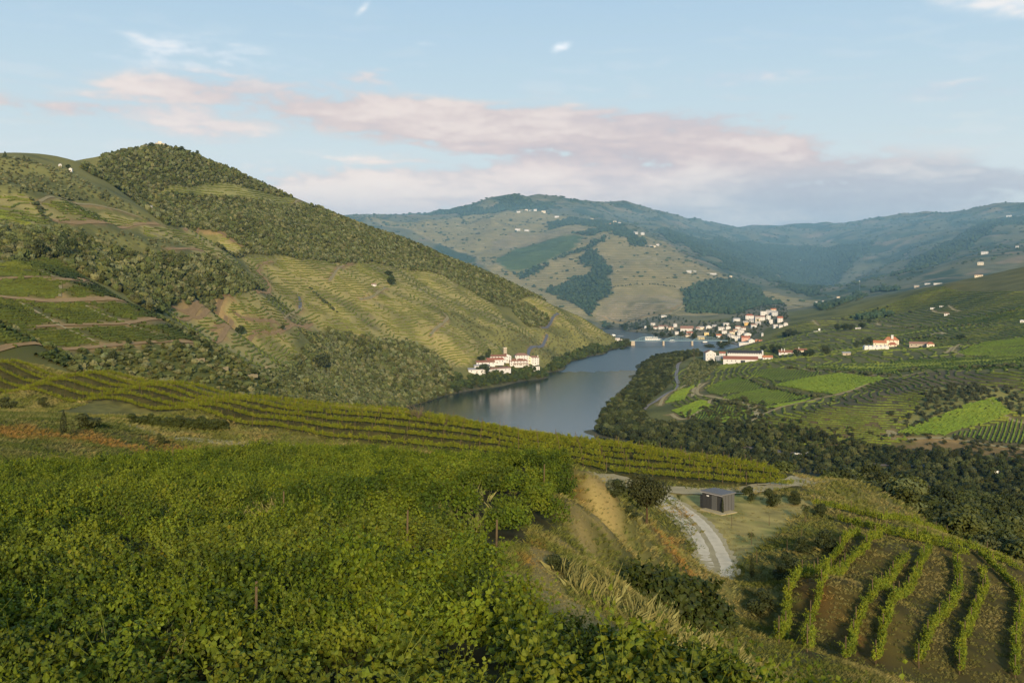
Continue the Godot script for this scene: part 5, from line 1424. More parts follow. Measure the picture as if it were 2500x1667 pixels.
func estate() -> void:      # the white estate on the left bank
	var g := "buildings of the white riverside estate"
	house("long front hall of the white estate with a sloping brown roof", spot(-25, 1814, 0.0), 46.0, 15.0, 5.8, "gable", 2.2, "white", "rust", 0.62 , 6, 1, g, "hall", "hall")
	house("left grey-roofed warehouse at the end of the white estate", spot(-64, 1773, 0.0), 30.0, 20.0, 5.4, "gable", 2.4, "white", "grey", 0.15, 3, 1, g, "warehouse", "warehouse")
	house("middle grey-roofed warehouse behind the dark round tree", spot(-55, 1790, 1.0), 28.0, 14.0, 6.1, "gable", 1.9, "white", "grey", 0.2, 4, 1, g, "warehouse", "warehouse")
	house("brown-roofed cellar behind the left warehouses", spot(-49, 1807, 3.0), 34.0, 14.0, 4.4, "gable", 3.0, "white", "brown", 0.2, 5, 1, g, "cellar", "building")
	house("cellar with a bright red roof in the middle of the white estate", spot(-32, 1838, 2.5), 32.0, 13.0, 6.5, "gable", 3.4, "white", "red", 0.3, 6, 1, g, "cellar", "building")
	house("long upper wing of the white estate with a brown roof", spot(-29, 1860, 3.0), 36.0, 13.0, 7.8, "gable", 3.0, "white", "brown", 0.15, 6, 2, g, "wing", "building")
	house("gabled house with a red roof and two storeys above the estate yard", spot(-11, 1883, 2.0), 16.0, 14.0, 9.5, "front", 3.8, "white", "red", 0.25, 3, 2, g)
	var m := house("manor with an arcade and pink roof in front of the estate", spot(12, 1881, 1.5), 36.0, 14.0, 8.2, "hip", 3.8, "white", "brown", 0.25, 6, 2, g, "manor", "house")
	chimney(m, -16.5, 8.0, 5.0, 2.2, 7.0)
	chimney(m, -4.0, 8.0, 3.0, 1.6, 5.0)
	chimney(m, 10.0, 8.0, 2.0, 1.8, 6.0)
	var b := Build.new()
	b.box(Vector3(-12, 3.8, 7.0), Vector3(17, 4.3, 10.0))
	for k in 8:
		b.box(Vector3(-12 + k * 4.0, 0, 9.4), Vector3(-11.4 + k * 4.0, 3.8, 9.9))
	part("arcade", b.mesh(), paint("roof", "rust"), m)
	house("upper back house of the estate with a brown hipped roof", spot(18, 1950, 2.0), 26.0, 14.0, 8.8, "hip", 3.8, "white", "rust", 0.2, 5, 2, g)
	house("grey-roofed link house right of the manor", spot(31, 1974, 2.0), 13.0, 12.0, 9.5, "front", 3.0, "cream", "grey", 0.15, 2, 2, g)
	var t := house("tower house with balconies at the right end of the estate", spot(43, 1992, 1.5), 20.0, 14.0, 12.9, "hip", 3.0, "white", "rust", 0.2, 4, 3, g)
	chimney(t, 8.0, 12.5, 4.0, 1.6, 4.0)
	house("lower right annex of the estate under the tower house", spot(43, 1893, 1.0), 18.0, 10.0, 6.1, "flat", 0.0, "white", "pale", 0.2, 3, 1, g, "annex", "building")
	house("small white annex at the water side of the manor", spot(30, 1884, 1.0), 8.0, 8.0, 4.8, "flat", 0.0, "cream", "pale", 0.2, 1, 1, g, "annex", "building")
	var s := thing("stone_tower", "square stone tower standing alone above the white estate", "tower", spot(-14, 1937, -0.5), 0.3)
	b = Build.new()
	b.box(Vector3(-3.2, -2, -3.2), Vector3(3.2, 13.5, 3.2))
	part("shaft", b.mesh(), paint("wall", "stone"), s)
	b = Build.new()
	b.box(Vector3(-3.6, 13.5, -3.6), Vector3(3.6, 14.3, 3.6))
	part("cap", b.mesh(), paint("wall", "cream"), s)


func winery() -> void:      # the white buildings right of the railway
	var g := "white winery beside the railway"
	var o := house("tall white gabled winery house beside the cypresses", spot(423, 2130, 0.3), 22.0, 26.0, 17.0, "front", 6.0, "white", "rust", 0.2, 3, 2, g, "winery_house", "house")
	var b := Build.new()
	for x in [-4.0, 4.0]:
		b.box(Vector3(x - 0.25, 0, 12.98), Vector3(x + 0.25, 19.0, 13.08))
	b.box(Vector3(-11, 8.0, 12.98), Vector3(11, 8.5, 13.1))
	part("wall_trim", b.mesh(), paint("wall", "stone"), o)
	o = house("long white main hall of the winery under a black notched roof", spot(491, 2099, 0.5), 72.0, 26.0, 13.5, "flat", 0.0, "white", "white", 0.03, 0, 1, g, "main_hall", "hall")
	b = Build.new()
	b.quad(Vector3(-36, 13.9, 13.6), Vector3(-35, 18.5, 0), Vector3(35, 18.5, 0), Vector3(36, 13.9, 13.6))
	for k in 15:
		b.box(Vector3(-35.5 + k * 4.9, 12.4, 13.02), Vector3(-33.2 + k * 4.9, 13.9, 13.5))
	part("dark_roof", b.mesh(), paint("roof", "dark"), o)
	b = Build.new()
	b.box(Vector3(34.5, -3, -13.5), Vector3(37.5, 19.0, 13.5))
	part("gable_wall", b.mesh(), paint("wall", "white"), o)
	o = house("front wing of the winery with a broad red roof and a dark gate", spot(472, 2055, 0.3), 70.0, 16.0, 7.0, "shed", 5.5, "white", "red", 0.03, 0, 1, g, "front_wing", "hall")
	for x in [-27.0, -18.0, -10.0]:
		b = Build.new()
		b.box(Vector3(-0.7, 0, -0.1), Vector3(0.7, 3.0, 0.1))
		part("window", b.mesh(), M.pane, o, Vector3(x, 2.2, 8.0))
	b = Build.new()
	b.box(Vector3(0, 0, -0.1), Vector3(9.0, 5.0, 0.1))
	part("gate", b.mesh(), M.pane, o, Vector3(0, 0, 8.0))
	house("small red-roofed house between the gabled house and the hall", spot(457, 2162, 2.0), 13.0, 10.0, 9.0, "gable", 3.0, "white", "red", 0.05, 2, 2, g)
	o = thing("glass_link", "grey glass link beside the tall gabled winery house", "building", spot(438, 2118, 0.3), -0.2, g)
	b = Build.new()
	b.box(Vector3(-5.5, -3, -6), Vector3(5.5, 9.5, 4))
	M.link = mat(Color(0.16, 0.19, 0.21), 0.25, false)
	part("glass_wall", b.mesh(), M.link, o)
	b = Build.new()
	b.box(Vector3(-6, 9.6, -6.5), Vector3(6, 10.4, 4.5))
	for k in 4:
		b.box(Vector3(-5.5 + k * 3.4, 0, 4.02), Vector3(-5.2 + k * 3.4, 9.5, 4.2))
	part("frame", b.mesh(), paint("wall", "white"), o)
	house("orange-roofed shed at the right end of the winery", spot(526, 2048, 0.3), 20.0, 10.0, 4.0, "gable", 4.0, "white", "orange", 0.1, 3, 1, g, "winery_shed", "shed")
	var f := house("brown-roofed farmhouse with two white chimneys right of the winery", spot(577, 2095, 0.2), 30.0, 11.0, 4.0, "gable", 4.5, "white", "brown", 0.1, 4, 1, "", "farmhouse")
	chimney(f, -9.0, 6.0, 2.0, 1.5, 5.5)
	chimney(f, -3.5, 6.0, 2.0, 1.5, 5.5)
	f = house("low brown-roofed barn behind the dark trees right of the farmhouse", spot(609, 2098, 0.2), 24.0, 10.0, 3.5, "gable", 4.0, "cream", "brown", 0.1, 2, 1, "", "barn", "barn")
	chimney(f, -4.0, 6.0, 0.0, 1.3, 4.0)
	# the orange-roofed estate on the right
	g = "orange-roofed estate among dark trees"
	o = thing("vaulted_house", "white building with a row of rounded vaults on the right estate", "building", spot(673, 1848, 0.2), 0.0, g)
	for k in 6:
		b = Build.new()
		var x := -20.0 + k * 7.6
		b.box(Vector3(x, -3, -5), Vector3(x + 7.4, 5.0, 5))
		for j in 8:
			var a := PI * j / 8.0
			var e := PI * (j + 1) / 8.0
			b.quad(Vector3(x + 3.7 - 3.7 * cos(a), 5.0 + 3.4 * sin(a), 5), Vector3(x + 3.7 - 3.7 * cos(a), 5.0 + 3.4 * sin(a), -5), Vector3(x + 3.7 - 3.7 * cos(e), 5.0 + 3.4 * sin(e), -5), Vector3(x + 3.7 - 3.7 * cos(e), 5.0 + 3.4 * sin(e), 5))
			b.tri(Vector3(x + 3.7, 5, 5), Vector3(x + 3.7 - 3.7 * cos(a), 5.0 + 3.4 * sin(a), 5), Vector3(x + 3.7 - 3.7 * cos(e), 5.0 + 3.4 * sin(e), 5))
		part("vault", b.mesh(), paint("wall", "white"), o)
	for k in 3:
		b = Build.new()
		b.box(Vector3(-0.6, 0.5, 4.95), Vector3(0.6, 2.8, 5.08))
		part("window", b.mesh(), M.pane, o, Vector3(-12 + 12 * k, 0, 0))
	house("orange-roofed house behind the row of vaults", spot(723, 1956, 1.5), 24.0, 12.0, 6.5, "gable", 4.5, "cream", "orange", 0.05, 3, 1, g)
	o = house("main house with a hipped orange roof and a big white chimney", spot(749, 1965, 1.5), 27.0, 14.0, 9.0, "hip", 6.0, "cream", "orange", 0.1, 4, 2, g)
	chimney(o, 1.5, 12.0, 3.0, 4.2, 6.5)
	house("low house with a dark orange roof before the main house", spot(739, 1932, 0.5), 15.0, 9.0, 3.5, "hip", 4.5, "cream", "red", 0.1, 2, 1, g)
	house("long low barn with a rust roof right of the orange-roofed estate", spot(767, 1878, 0.3), 32.0, 11.0, 6.0, "gable", 3.5, "stone", "rust", 0.05, 4, 1, g, "barn", "barn")
	house("small cream house at the right end of the long low barn", spot(780, 1855, 0.3), 13.0, 9.0, 5.0, "hip", 3.5, "cream", "red", 0.1, 2, 1, g)
	house("old stone hut at the left of the right estate's vines", spot(586, 1744, 0.2), 14.0, 8.0, 4.0, "shed", 1.5, "stone", "grey", 0.2, 1, 1, "", "stone_hut", "hut")


func bridge() -> void:
	M.bridge_paint = mat(Color(0.13, 0.20, 0.22), 0.5, false)
	var o := thing("river_bridge", "pale blue iron bridge with three shallow arches over the river", "bridge", Vector3(340, 0, -2775))
	var deck := Build.new()
	deck.box(Vector3(-30, 12.2, -3.5), Vector3(262, 14.2, 3.5))
	part("deck", deck.mesh(), M.bridge_paint, o)
	for s in 3:
		var x0 := 4.0 + s * 80.0
		for side in [-3.3, 3.3]:
			var b := Build.new()
			var n := 14
			for k in n:
				var a := float(k) / n
				var e := float(k + 1) / n
				var pa := Vector3(x0 + a * 76.0, 14.2 + 10.5 * (1.0 - pow(2.0 * a - 1.0, 2.0)), side)
				var pe := Vector3(x0 + e * 76.0, 14.2 + 10.5 * (1.0 - pow(2.0 * e - 1.0, 2.0)), side)
				b.tube(pa, pe, 0.55, 0.55, 5)
				if k > 0:
					b.tube(Vector3(pa.x, 14.0, side), pa, 0.3, 0.3, 4)
					b.tube(Vector3(pa.x, 14.0, side), pe, 0.22, 0.22, 4)
			part("arch", b.mesh(), M.bridge_paint, o)
	for s in 4:
		var b := Build.new()
		var w := 5.0 if s == 0 else 2.4
		b.box(Vector3(-w, -6, -5.5), Vector3(w, 12.2, 5.5))
		b.box(Vector3(-w - 0.5, -6, -6.2), Vector3(w + 0.5, 1.5, 6.2))
		part("pier", b.mesh(), paint("wall", "stone"), o, Vector3(s * 80.0 + (-3.0 if s == 0 else 2.0), 0, 0))
	var boat := thing("river_boat", "long white river cruise boat moored beyond the bridge", "boat", Vector3(424, 0, -3010), 0.12)
	var b := Build.new()
	b.box(Vector3(-24, -1, -5), Vector3(22, 3.2, 5))
	b.tri(Vector3(22, 3.2, 5), Vector3(29, 3.2, 0), Vector3(22, -1, 5))
	b.tri(Vector3(22, 3.2, -5), Vector3(22, -1, -5), Vector3(29, 3.2, 0))
	b.tri(Vector3(22, 3.2, 5), Vector3(22, 3.2, -5), Vector3(29, 3.2, 0))
	part("hull", b.mesh(), M.white, boat)
	b = Build.new()
	b.box(Vector3(-23, 3.2, -4.6), Vector3(16, 8.6, 4.6))
	part("cabin", b.mesh(), M.white, boat)
	for k in 2:
		b = Build.new()
		b.box(Vector3(-22, 4.0 + 2.5 * k, 4.55), Vector3(15, 5.4 + 2.5 * k, 4.75))
		part("window_band", b.mesh(), M.pane, boat)
	b = Build.new()
	b.box(Vector3(-20, 8.6, -3), Vector3(8, 10.2, 3))
	part("sun_deck", b.mesh(), M.white, boat)
	for s in [["white sightseeing boat moored at the quay behind the second arch", 478, 2960, 26.0], ["dark-hulled boat at the quay right of the third pier", 560, 2880, 24.0], ["small white launch beyond the bridge near the left bank", 330, 3230, 16.0]]:
		var q := thing("small_boat", s[0], "boat", Vector3(s[1], 0, -s[2]), 0.2, "boats at the quay")
		b = Build.new()
		b.box(Vector3(-s[3] / 2, -0.5, -2), Vector3(s[3] / 2 - 3, 1.6, 2))
		b.tri(Vector3(s[3] / 2 - 3, 1.6, 2), Vector3(s[3] / 2, 1.8, 0), Vector3(s[3] / 2 - 3, -0.5, 2))
		b.tri(Vector3(s[3] / 2 - 3, 1.6, 2), Vector3(s[3] / 2 - 3, 1.6, -2), Vector3(s[3] / 2, 1.8, 0))
		part("hull", b.mesh(), M.white if not "dark" in s[0] else M.pane, q)
		b = Build.new()
		b.box(Vector3(-s[3] * 0.35, 1.6, -1.6), Vector3(s[3] * 0.2, 3.8, 1.6))
		part("cabin", b.mesh(), M.white, q)
	var mast := thing("radio_mast", "tall lattice radio mast on the ridge at the right", "mast", spot(1359, 3892))
	b = Build.new()
	for s in 3:
		var a := TAU * s / 3.0
		var lo := Vector3(cos(a) * 2.2, 0, sin(a) * 2.2)
		var hi := Vector3(cos(a) * 0.7, 48, sin(a) * 0.7)
		b.tube(lo, hi, 0.35, 0.2, 4)
		var c := TAU * (s + 1) / 3.0
		for k in 9:
			b.tube(lo.lerp(hi, k / 9.0), Vector3(cos(c) * 2.2, 0, sin(c) * 2.2).lerp(Vector3(cos(c) * 0.7, 48, sin(c) * 0.7), (k + 1) / 9.0), 0.14, 0.14, 3)
	b.tube(Vector3(0, 46, 0), Vector3(0, 58, 0), 0.25, 0.1, 4)
	part("lattice", b.mesh(), M.bridge_paint, mast)
	b = Build.new()
	for k in 3:
		var a := TAU * k / 3.0
		b.box(Vector3(cos(a) * 1.6 - 0.5, 41, sin(a) * 1.6 - 0.5), Vector3(cos(a) * 1.6 + 0.5, 45, sin(a) * 1.6 + 0.5))
	part("antenna", b.mesh(), M.white, mast)
	# railway, roads
	var line := [380, 2209, 342, 2046, 295, 1788, 269, 1615, 216, 1458, 193, 1415, 177, 1359, 174, 1298, 190, 1184, 244, 1079, 300, 1027, 377, 966, 446, 912, 503, 844]
	var bed := ribbon("railway", line, 6.5, 0.9, M.ballast)
	for side in [-2.3, -0.9, 0.9, 2.3]:
		var rail := []
		for n in range(0, line.size(), 2):
			var before := Vector2(line[maxi(n - 2, 0)], line[maxi(n - 2, 0) + 1])
			var after := Vector2(line[mini(n + 2, line.size() - 2)], line[mini(n + 2, line.size() - 2) + 1])
			var off: Vector2 = (after - before).normalized().orthogonal() * side
			rail.append_array([line[n] + off.x, line[n + 1] + off.y])
		ribbon("rail", rail, 0.3, 1.15, M.steel, "", bed)
	# quay, slip and the white shelters along the line
	for s in [["white platform shelter beside the railway below the fields", 299, 1028, 16.0], ["white platform shelter beside the railway at the right edge", 446, 911, 18.0]]:
		var q := thing("platform_shelter", s[0], "shelter", spot(s[1], s[2], 0.3), 0.25, "white shelters along the railway")
		b = Build.new()
		b.box(Vector3(-s[3] / 2, -1, -1.4), Vector3(s[3] / 2, 1.9, 1.4))
		part("wall", b.mesh(), M.white, q)
		b = Build.new()
		b.box(Vector3(-s[3] / 2 - 0.4, 1.92, -2), Vector3(s[3] / 2 + 0.4, 2.2, 2))
		part("roof", b.mesh(), M.white, q)
	if true:
		var sign := thing("hillside_sign", "white letters of an estate sign standing in the vines beyond the winery", "sign", spot(805, 2617, 0.5))
		for j in 9:
			b = Build.new()
			var x := -11.0 + j * 2.5
			b.box(Vector3(x, 0.6, 0), Vector3(x + 0.55, 3.0, 0.3))
			if j % 3 != 1:
				b.box(Vector3(x + 0.55, 2.5, 0), Vector3(x + 1.7, 3.0, 0.3))
			if j % 2 == 0:
				b.box(Vector3(x + 0.55, 0.6, 0), Vector3(x + 1.7, 1.05, 0.3))
			part("letter", b.mesh(), M.white, sign)
		b = Build.new()
		b.box(Vector3(1.0, 4.5, 0), Vector3(5.5, 9.5, 0.3))
		part("emblem", b.mesh(), M.white, sign)


func lanes() -> Array:      # road and earth-bank lines of the valley: points, width, surface
	return [
		[[120, 2549, 104, 2500, 97, 2468, 84, 2423, 71, 2398], 6.0, "grey"], [[84, 2371, 76, 2308, 52, 2144, 36, 2061, 33, 2024], 6.0, "grey"],
		[[-354, 668, -346, 673, -331, 687, -313, 698, -339, 797], 4.5, "earth"], [[-333, 630, -327, 636, -302, 648, -282, 673, -273, 699], 6.5, "earth"],
		[[-275, 567, -260, 598, -244, 629, -241, 682], 4.0, "earth"], [[-242, 535, -227, 562, -213, 598, -205, 643], 4.0, "earth"],
		[[-312, 630, -267, 586, -234, 560], 2.0, "track"], [[-281, 655, -244, 629, -221, 621], 2.0, "track"], [[-313, 690, -300, 660], 2.0, "track"], [[-343, 721, -321, 698], 2.0, "track"],
		[[-193.5, 369.6, -191.2, 378.9, -189.6, 393.0, -188.9, 399.5, -190.3, 399.5], 3.6, "earth"],
		[[-338, 952, -345, 1060, -363, 1290], 5.0, "earth"], [[-360, 1056, -351, 1106, -383, 1303, -374, 1332], 5.0, "earth"], [[-354, 1069, -340, 1100, -370, 1289], 5.0, "earth"], [[-368, 1308, -353, 1315, -332, 1348, -325, 1371], 5.0, "earth"],
		[[-288, 903, -311, 1060, -337, 1286, -314, 1360, -322, 1601], 5.0, "earth"], [[-325, 1071, -320, 1138], 5.0, "earth"], [[-363, 1417, -396, 1627, -425, 1671, -436, 1724, -425, 1769], 5.0, "earth"], [[-337, 1849, -336, 1893, -333, 1968, -324, 2023], 5.0, "earth"],
		[[-573, 1207, -593, 1362, -577, 1428, -549, 1462], 4.0, "track"], [[-535, 1163, -522, 1243, -535, 1390, -528, 1487], 6.5, "earth"], [[-461, 1329, -456, 1402, -462, 1485], 5.0, "earth"], [[-505, 1538, -575, 1820, -534, 1817, -484, 1783], 4.0, "earth"],
		[[-346, 1622, -353, 1658, -361, 1681], 5.0, "grey"], [[-324, 1413, -346, 1586, -346, 1639], 4.0, "track"], [[-505, 2257, -502, 2319, -502, 2349], 4.0, "track"],
		[[-279, 1824, -263, 1867, -253, 1932, -247, 1969], 5.0, "track"], [[-150, 1816, -136, 1895, -128, 1976, -138, 1989], 5.0, "track"], [[-335, 1826, -335, 1906, -334, 1970], 5.0, "track"],
		[[261, 1126, 288, 1161, 328, 1201, 372, 1233, 413, 1252, 470, 1302, 514, 1321, 555, 1340], 5.0, "track"], [[305, 1262, 297, 1214, 288, 1160], 7.0, "track"], [[301, 1222, 299, 1287, 282, 1365, 269, 1443, 299, 1563, 316, 1602], 5.0, "track"],
		[[258, 1422, 275, 1503, 304, 1602], 5.0, "track"], [[208, 1400, 225, 1469, 256, 1557, 286, 1629], 5.0, "track"], [[213, 1333, 217, 1295, 227, 1285, 260, 1328, 272, 1366], 5.0, "track"],
		[[454, 1634, 464, 1541, 490, 1437, 513, 1350], 4.0, "track"], [[526, 1094, 520, 1067, 516, 1044, 520, 1027, 531, 1019], 4.0, "track"],
		[[700, 1607, 772, 1742, 816, 1816], 5.0, "track"], [[691, 1514, 711, 1589, 727, 1642, 792, 1768], 4.0, "track"], [[859, 2048, 886, 2067, 873, 2006], 9.0, "track"],
		[[1009, 2724, 976, 2667, 951, 2578, 941, 2477, 946, 2344], 5.0, "track"], [[1137, 2733, 1150, 2733, 1113, 2615, 1104, 2494], 5.0, "track"], [[1174, 2679, 1141, 2576, 1120, 2485], 5.0, "track"], [[888, 2955, 864, 2838, 859, 2787], 5.0, "track"],
		[[399, 1032, 395, 1043, 394, 1026, 432, 1002, 467, 970, 507, 942], 4.5, "track"], [[385, 4513, 411, 4537, 439, 4574, 465, 4811], 9.0, "track"], [[58, 4307, 70, 4341, 117, 4386], 8.0, "track"],
		[[311, 3827, 570, 3615, 660, 3805], 7.0, "track"], [[631, 2859, 634, 2817, 631, 2779], 6.0, "grey"], [[958, 3575, 989, 3608, 1022, 3623], 8.0, "grey"],
	]


func roads() -> void:
	for l in lanes():
		if l[1] > 0.0:
			var r := ribbon(numbered("dirt_road" if l[2] != "grey" else "paved_road"), l[0], l[1], 0.5, {"earth": M.earth, "track": M.far_track, "grey": M.asphalt}[l[2]])
			r.set_meta("kind", "structure")


func valley_trees() -> void:
	# single trees that stand apart: label, place, width, height, kind
	var list := [
		["large round dark tree at the foot of the left vineyards", -255, 1332, 26.0, 24.0, 0], ["bushy tree beside the white hut on the left terraces", -244, 2012, 21.0, 20.0, 0], ["upper tree above the white hut on the left terraces", -258, 2079, 18.0, 11.0, 0],
		["dark bush tree beside the wall of the left terraces", -348, 1274, 14.0, 13.0, 0], ["small round tree right of the terrace wall", -315, 1364, 8.0, 7.0, 0], ["dark round tree below the road of the left spur", -217, 540, 6.5, 6.5, 0], ["smaller round tree on the road of the left spur", -221, 574, 3.8, 4.5, 0], ["round tree where the left spur ends", -194, 634, 7.0, 5.5, 0],
		["dark tall pine in the wood over the left spur", -391, 867, 15.0, 24.0, 1], ["second dark pine in the wood over the left spur", -451, 1045, 9.0, 17.0, 1], ["dark tree left of the pines in the wood over the left spur", -404, 850, 13.0, 16.0, 0], ["dark tree between the pines in the wood over the left spur", -405, 916, 13.0, 13.0, 0],
		["narrow conifer at the left end of the skyline", -771, 1513, 6.5, 9.5, 1], ["left conifer of a pair on the left skyline", -749, 1527, 6.0, 8.5, 1], ["right conifer of a pair on the left skyline", -743, 1530, 4.5, 7.0, 1], ["round tree beside the white house on the left skyline", -726, 1627, 9.0, 7.5, 0],
		["tree left of the lookout house on the left hilltop", -751, 2069, 14.0, 11.0, 0], ["tree on the skyline right of the lookout house", -702, 2108, 15.0, 14.0, 0], ["lone pine on the skyline right of the lookout house", -681, 2151, 11.0, 15.0, 0], ["small tree far down the skyline of the left hill", -576, 2295, 8.0, 8.0, 0],
		["dark round tree in front of the white estate", -53, 1774, 32.0, 20.0, 0], ["tree at the back left of the white estate", -56, 1820, 17.0, 11.0, 0], ["cypress-like tree behind the white estate", -44, 1846, 12.0, 22.0, 0], ["thin cypress in the yard of the white estate", 29, 1962, 4.0, 11.0, 1], ["thin cypress behind the manor of the white estate", 29, 2005, 3.0, 8.0, 1],
		["first cypress from the left below the winery", 382, 2048, 5.0, 12.0, 1], ["lowest cypress below the winery", 348, 1836, 5.5, 19.0, 1], ["slim cypress in the middle of the group below the winery", 369, 1886, 4.5, 10.0, 1], ["tall cypress against the winery's glass link", 399, 1951, 6.0, 17.0, 1], ["dark bushy tree before the gabled winery house", 393, 1963, 13.0, 17.0, 0],
		["dark tree left behind the winery hall", 553, 2189, 18.0, 14.0, 0], ["big dark tree between winery and farmhouse", 565, 2149, 20.0, 21.0, 0], ["second big dark tree between winery and farmhouse", 571, 2132, 20.0, 19.0, 0], ["dark tree right of the farmhouse with two chimneys", 572, 1998, 18.0, 16.0, 0], ["brownish tree right of the farmhouse", 545, 1854, 16.0, 15.0, 0], ["round tree left of the stone hut on the right", 545, 1816, 18.0, 15.0, 0], ["wide tree beside the stone hut on the right", 570, 1808, 22.0, 19.0, 0],
		["left dark tree of the clump above the winery", 744, 2712, 22.0, 16.0, 0], ["tallest dark tree of the clump above the winery", 747, 2682, 26.0, 25.0, 0], ["right dark tree of the clump above the winery", 749, 2639, 24.0, 18.0, 0], ["low tree at the right of the clump above the winery", 760, 2628, 18.0, 9.0, 0],
		["left tree of the broad dark grove before the long shed", 830, 2531, 22.0, 17.0, 0], ["middle tree of the broad dark grove before the long shed", 829, 2475, 24.0, 18.0, 0], ["right tree of the broad dark grove before the long shed", 844, 2472, 20.0, 15.0, 0], ["tree behind the long shed on the right", 877, 2493, 22.0, 15.0, 0],
		["lone square dark tree above the dark grove", 971, 2705, 13.0, 13.0, 0], ["small round tree on the right slope, left of two", 1102, 2999, 9.0, 9.0, 0], ["small round tree on the right slope, right of two", 1126, 2985, 9.0, 9.0, 0], ["flat dark tree on the right slope", 1117, 2792, 14.0, 8.0, 0],
		["left dark tree of the orange-roofed estate", 699, 2021, 14.0, 15.0, 0], ["tall dark tree behind the vaults of the right estate", 752, 2085, 19.0, 15.0, 0], ["dark tree between the vaults and the left tree of the right estate", 737, 2083, 15.0, 13.0, 0], ["dark tree behind the main house of the right estate", 780, 2023, 24.0, 11.0, 0], ["round tree on the lane at the right end", 851, 1887, 18.0, 10.0, 0], ["lone dark bush on the dark terraces", 414, 1085, 8.0, 6.5, 0],
		["large leafy tree at the quay right of the bridge", 564, 2690, 32.0, 22.0, 0], ["broad tree at the water right of the bridge", 537, 2709, 36.0, 16.0, 0], ["leafy tree at the quay end right of the bridge", 601, 2791, 28.0, 18.0, 0], ["dark tree before the winery of the town", 531, 3129, 18.0, 18.0, 0], ["round tree on the quay behind the third arch", 564, 3079, 20.0, 18.0, 0], ["left tree of the quay clump behind the second arch", 461, 3189, 22.0, 12.0, 0], ["middle tree of the quay clump behind the second arch", 477, 3152, 24.0, 16.0, 0], ["right tree of the quay clump behind the second arch", 500, 3142, 22.0, 12.0, 0],
		["rounded tree on the left bank before the bridge", 313, 2718, 20.0, 24.0, 0], ["lower tree at the left bank before the bridge", 293, 2632, 20.0, 14.0, 0], ["left tree of the far shore clump", 359, 3679, 26.0, 16.0, 0], ["big dark tree of the far shore clump", 404, 3574, 36.0, 24.0, 0], ["long dark hedge tree on the far shore", 439, 3451, 40.0, 10.0, 0], ["dark tree with a spire at the far shore", 467, 3394, 18.0, 18.0, 0], ["cypress spire at the far shore", 474, 3453, 4.0, 18.0, 1],
	]
	K.round = [leafy(900, 1.0, 1.0, 0.10, 14, 0.03, 0.05), leafy(900, 1.0, 1.0, 0.10, 11, 0.03, 0.08), leafy(900, 1.0, 1.0, 0.10, 16, 0.03, 0.03)]
	for s in list:
		var o := thing("tree" if s[5] == 0 else "conifer", s[0], "tree", spot(s[1], s[2], -0.4), rng.randf() * TAU, "single trees of the valley")
		var k := rng.randi() % 3
		tinted_part("crown", K.round[k] if s[5] == 0 else K.cypress, [Color(0.042, 0.058, 0.018), Color(0.05, 0.066, 0.02), Color(0.058, 0.07, 0.024)][k], o).scale = Vector3(s[3], s[4], s[3])
	# olive trees that can be told apart, right of the river
	var c := scatter("", "", "", ["olive"], 7.5, 0.8, Vector2(5.0, 7.5), 0.85, [Color.WHITE], [0, 1, 2], [mid_grid], func(x, d): return x > 250.0 and d < 1300.0)
	K.olives = [leafy(520, 1.0, 1.0, 0.12, 9, 0.03, 0.1), leafy(520, 1.0, 1.0, 0.12, 8, 0.03, 0.1), leafy(520, 1.0, 1.0, 0.12, 10, 0.03, 0.1)]
	for k in 3:
		for j in mini(95, c.buf[k].size() / 16):
			var b := c.buf[k]
			var i := j * 16
			var w := Vector3(b[i], b[i + 4], b[i + 8]).length()
			var o := thing("olive_tree", "grey-green olive tree of the grove beside the dark terraces on the right", "tree", Vector3(b[i + 3], b[i + 7], b[i + 11]), rng.randf() * TAU, "olive trees on the right")
			tinted_part("crown", K.olives[k], [Color(0.07, 0.078, 0.036), Color(0.06, 0.068, 0.03), Color(0.08, 0.088, 0.042)][k], o).scale = Vector3(w, w * 0.85, w)
	# bushes along the field edges on the right
	c = Crowd.new(K.lumps.size())
	for e in [[359, 1567, 362, 1390, 22], [351, 1391, 387, 1244, 40], [274, 1355, 304, 1242, 30], [450, 1620, 513, 1350, 55], [542, 1391, 570, 1386, 26], [608, 1340, 645, 1259, 45], [960, 2956, 1011, 2555, 40], [936, 2405, 991, 2090, 50], [1014, 3200, 1204, 3423, 50], [819, 2054, 839, 1894, 40], [1074, 2265, 1141, 2228, 30], [405, 4051, 682, 4002, 60], [-581, 1203, -515, 1130, 26], [-358, 1744, -298, 1694, 26], [-606, 1216, -603, 1493, 40]]:
		for k in e[4]:
			var q := Vector2(e[0], e[1]).lerp(Vector2(e[2], e[3]), rng.randf()) + Vector2(rng.randf_range(-4, 4), rng.randf_range(-4, 4))
			var w := rng.randf_range(3.5, 7.0)
			c.add(rng.randi() % K.lumps.size(), Basis(Vector3.UP, rng.randf() * TAU).scaled(Vector3(w, w * 0.75, w)), spot(q.x, q.y, -0.3), vary(Color(0.06, 0.068, 0.025), 0.3, 0.1))
	crowd_stuff("hedgerow", c, K.lumps, "dark bushes along the edges of the fields and tracks", "hedge")
	# poles
	K.pole = null
	var b := Build.new()
	b.tint = Color(0.8, 0.75, 0.68)
	b.tube(Vector3(0, -1, 0), Vector3(0, 10, 0), 0.18, 0.12, 5)
	b.box(Vector3(-1.0, 9.2, -0.08), Vector3(1.0, 9.4, 0.08))
	K.pole = b.mesh()
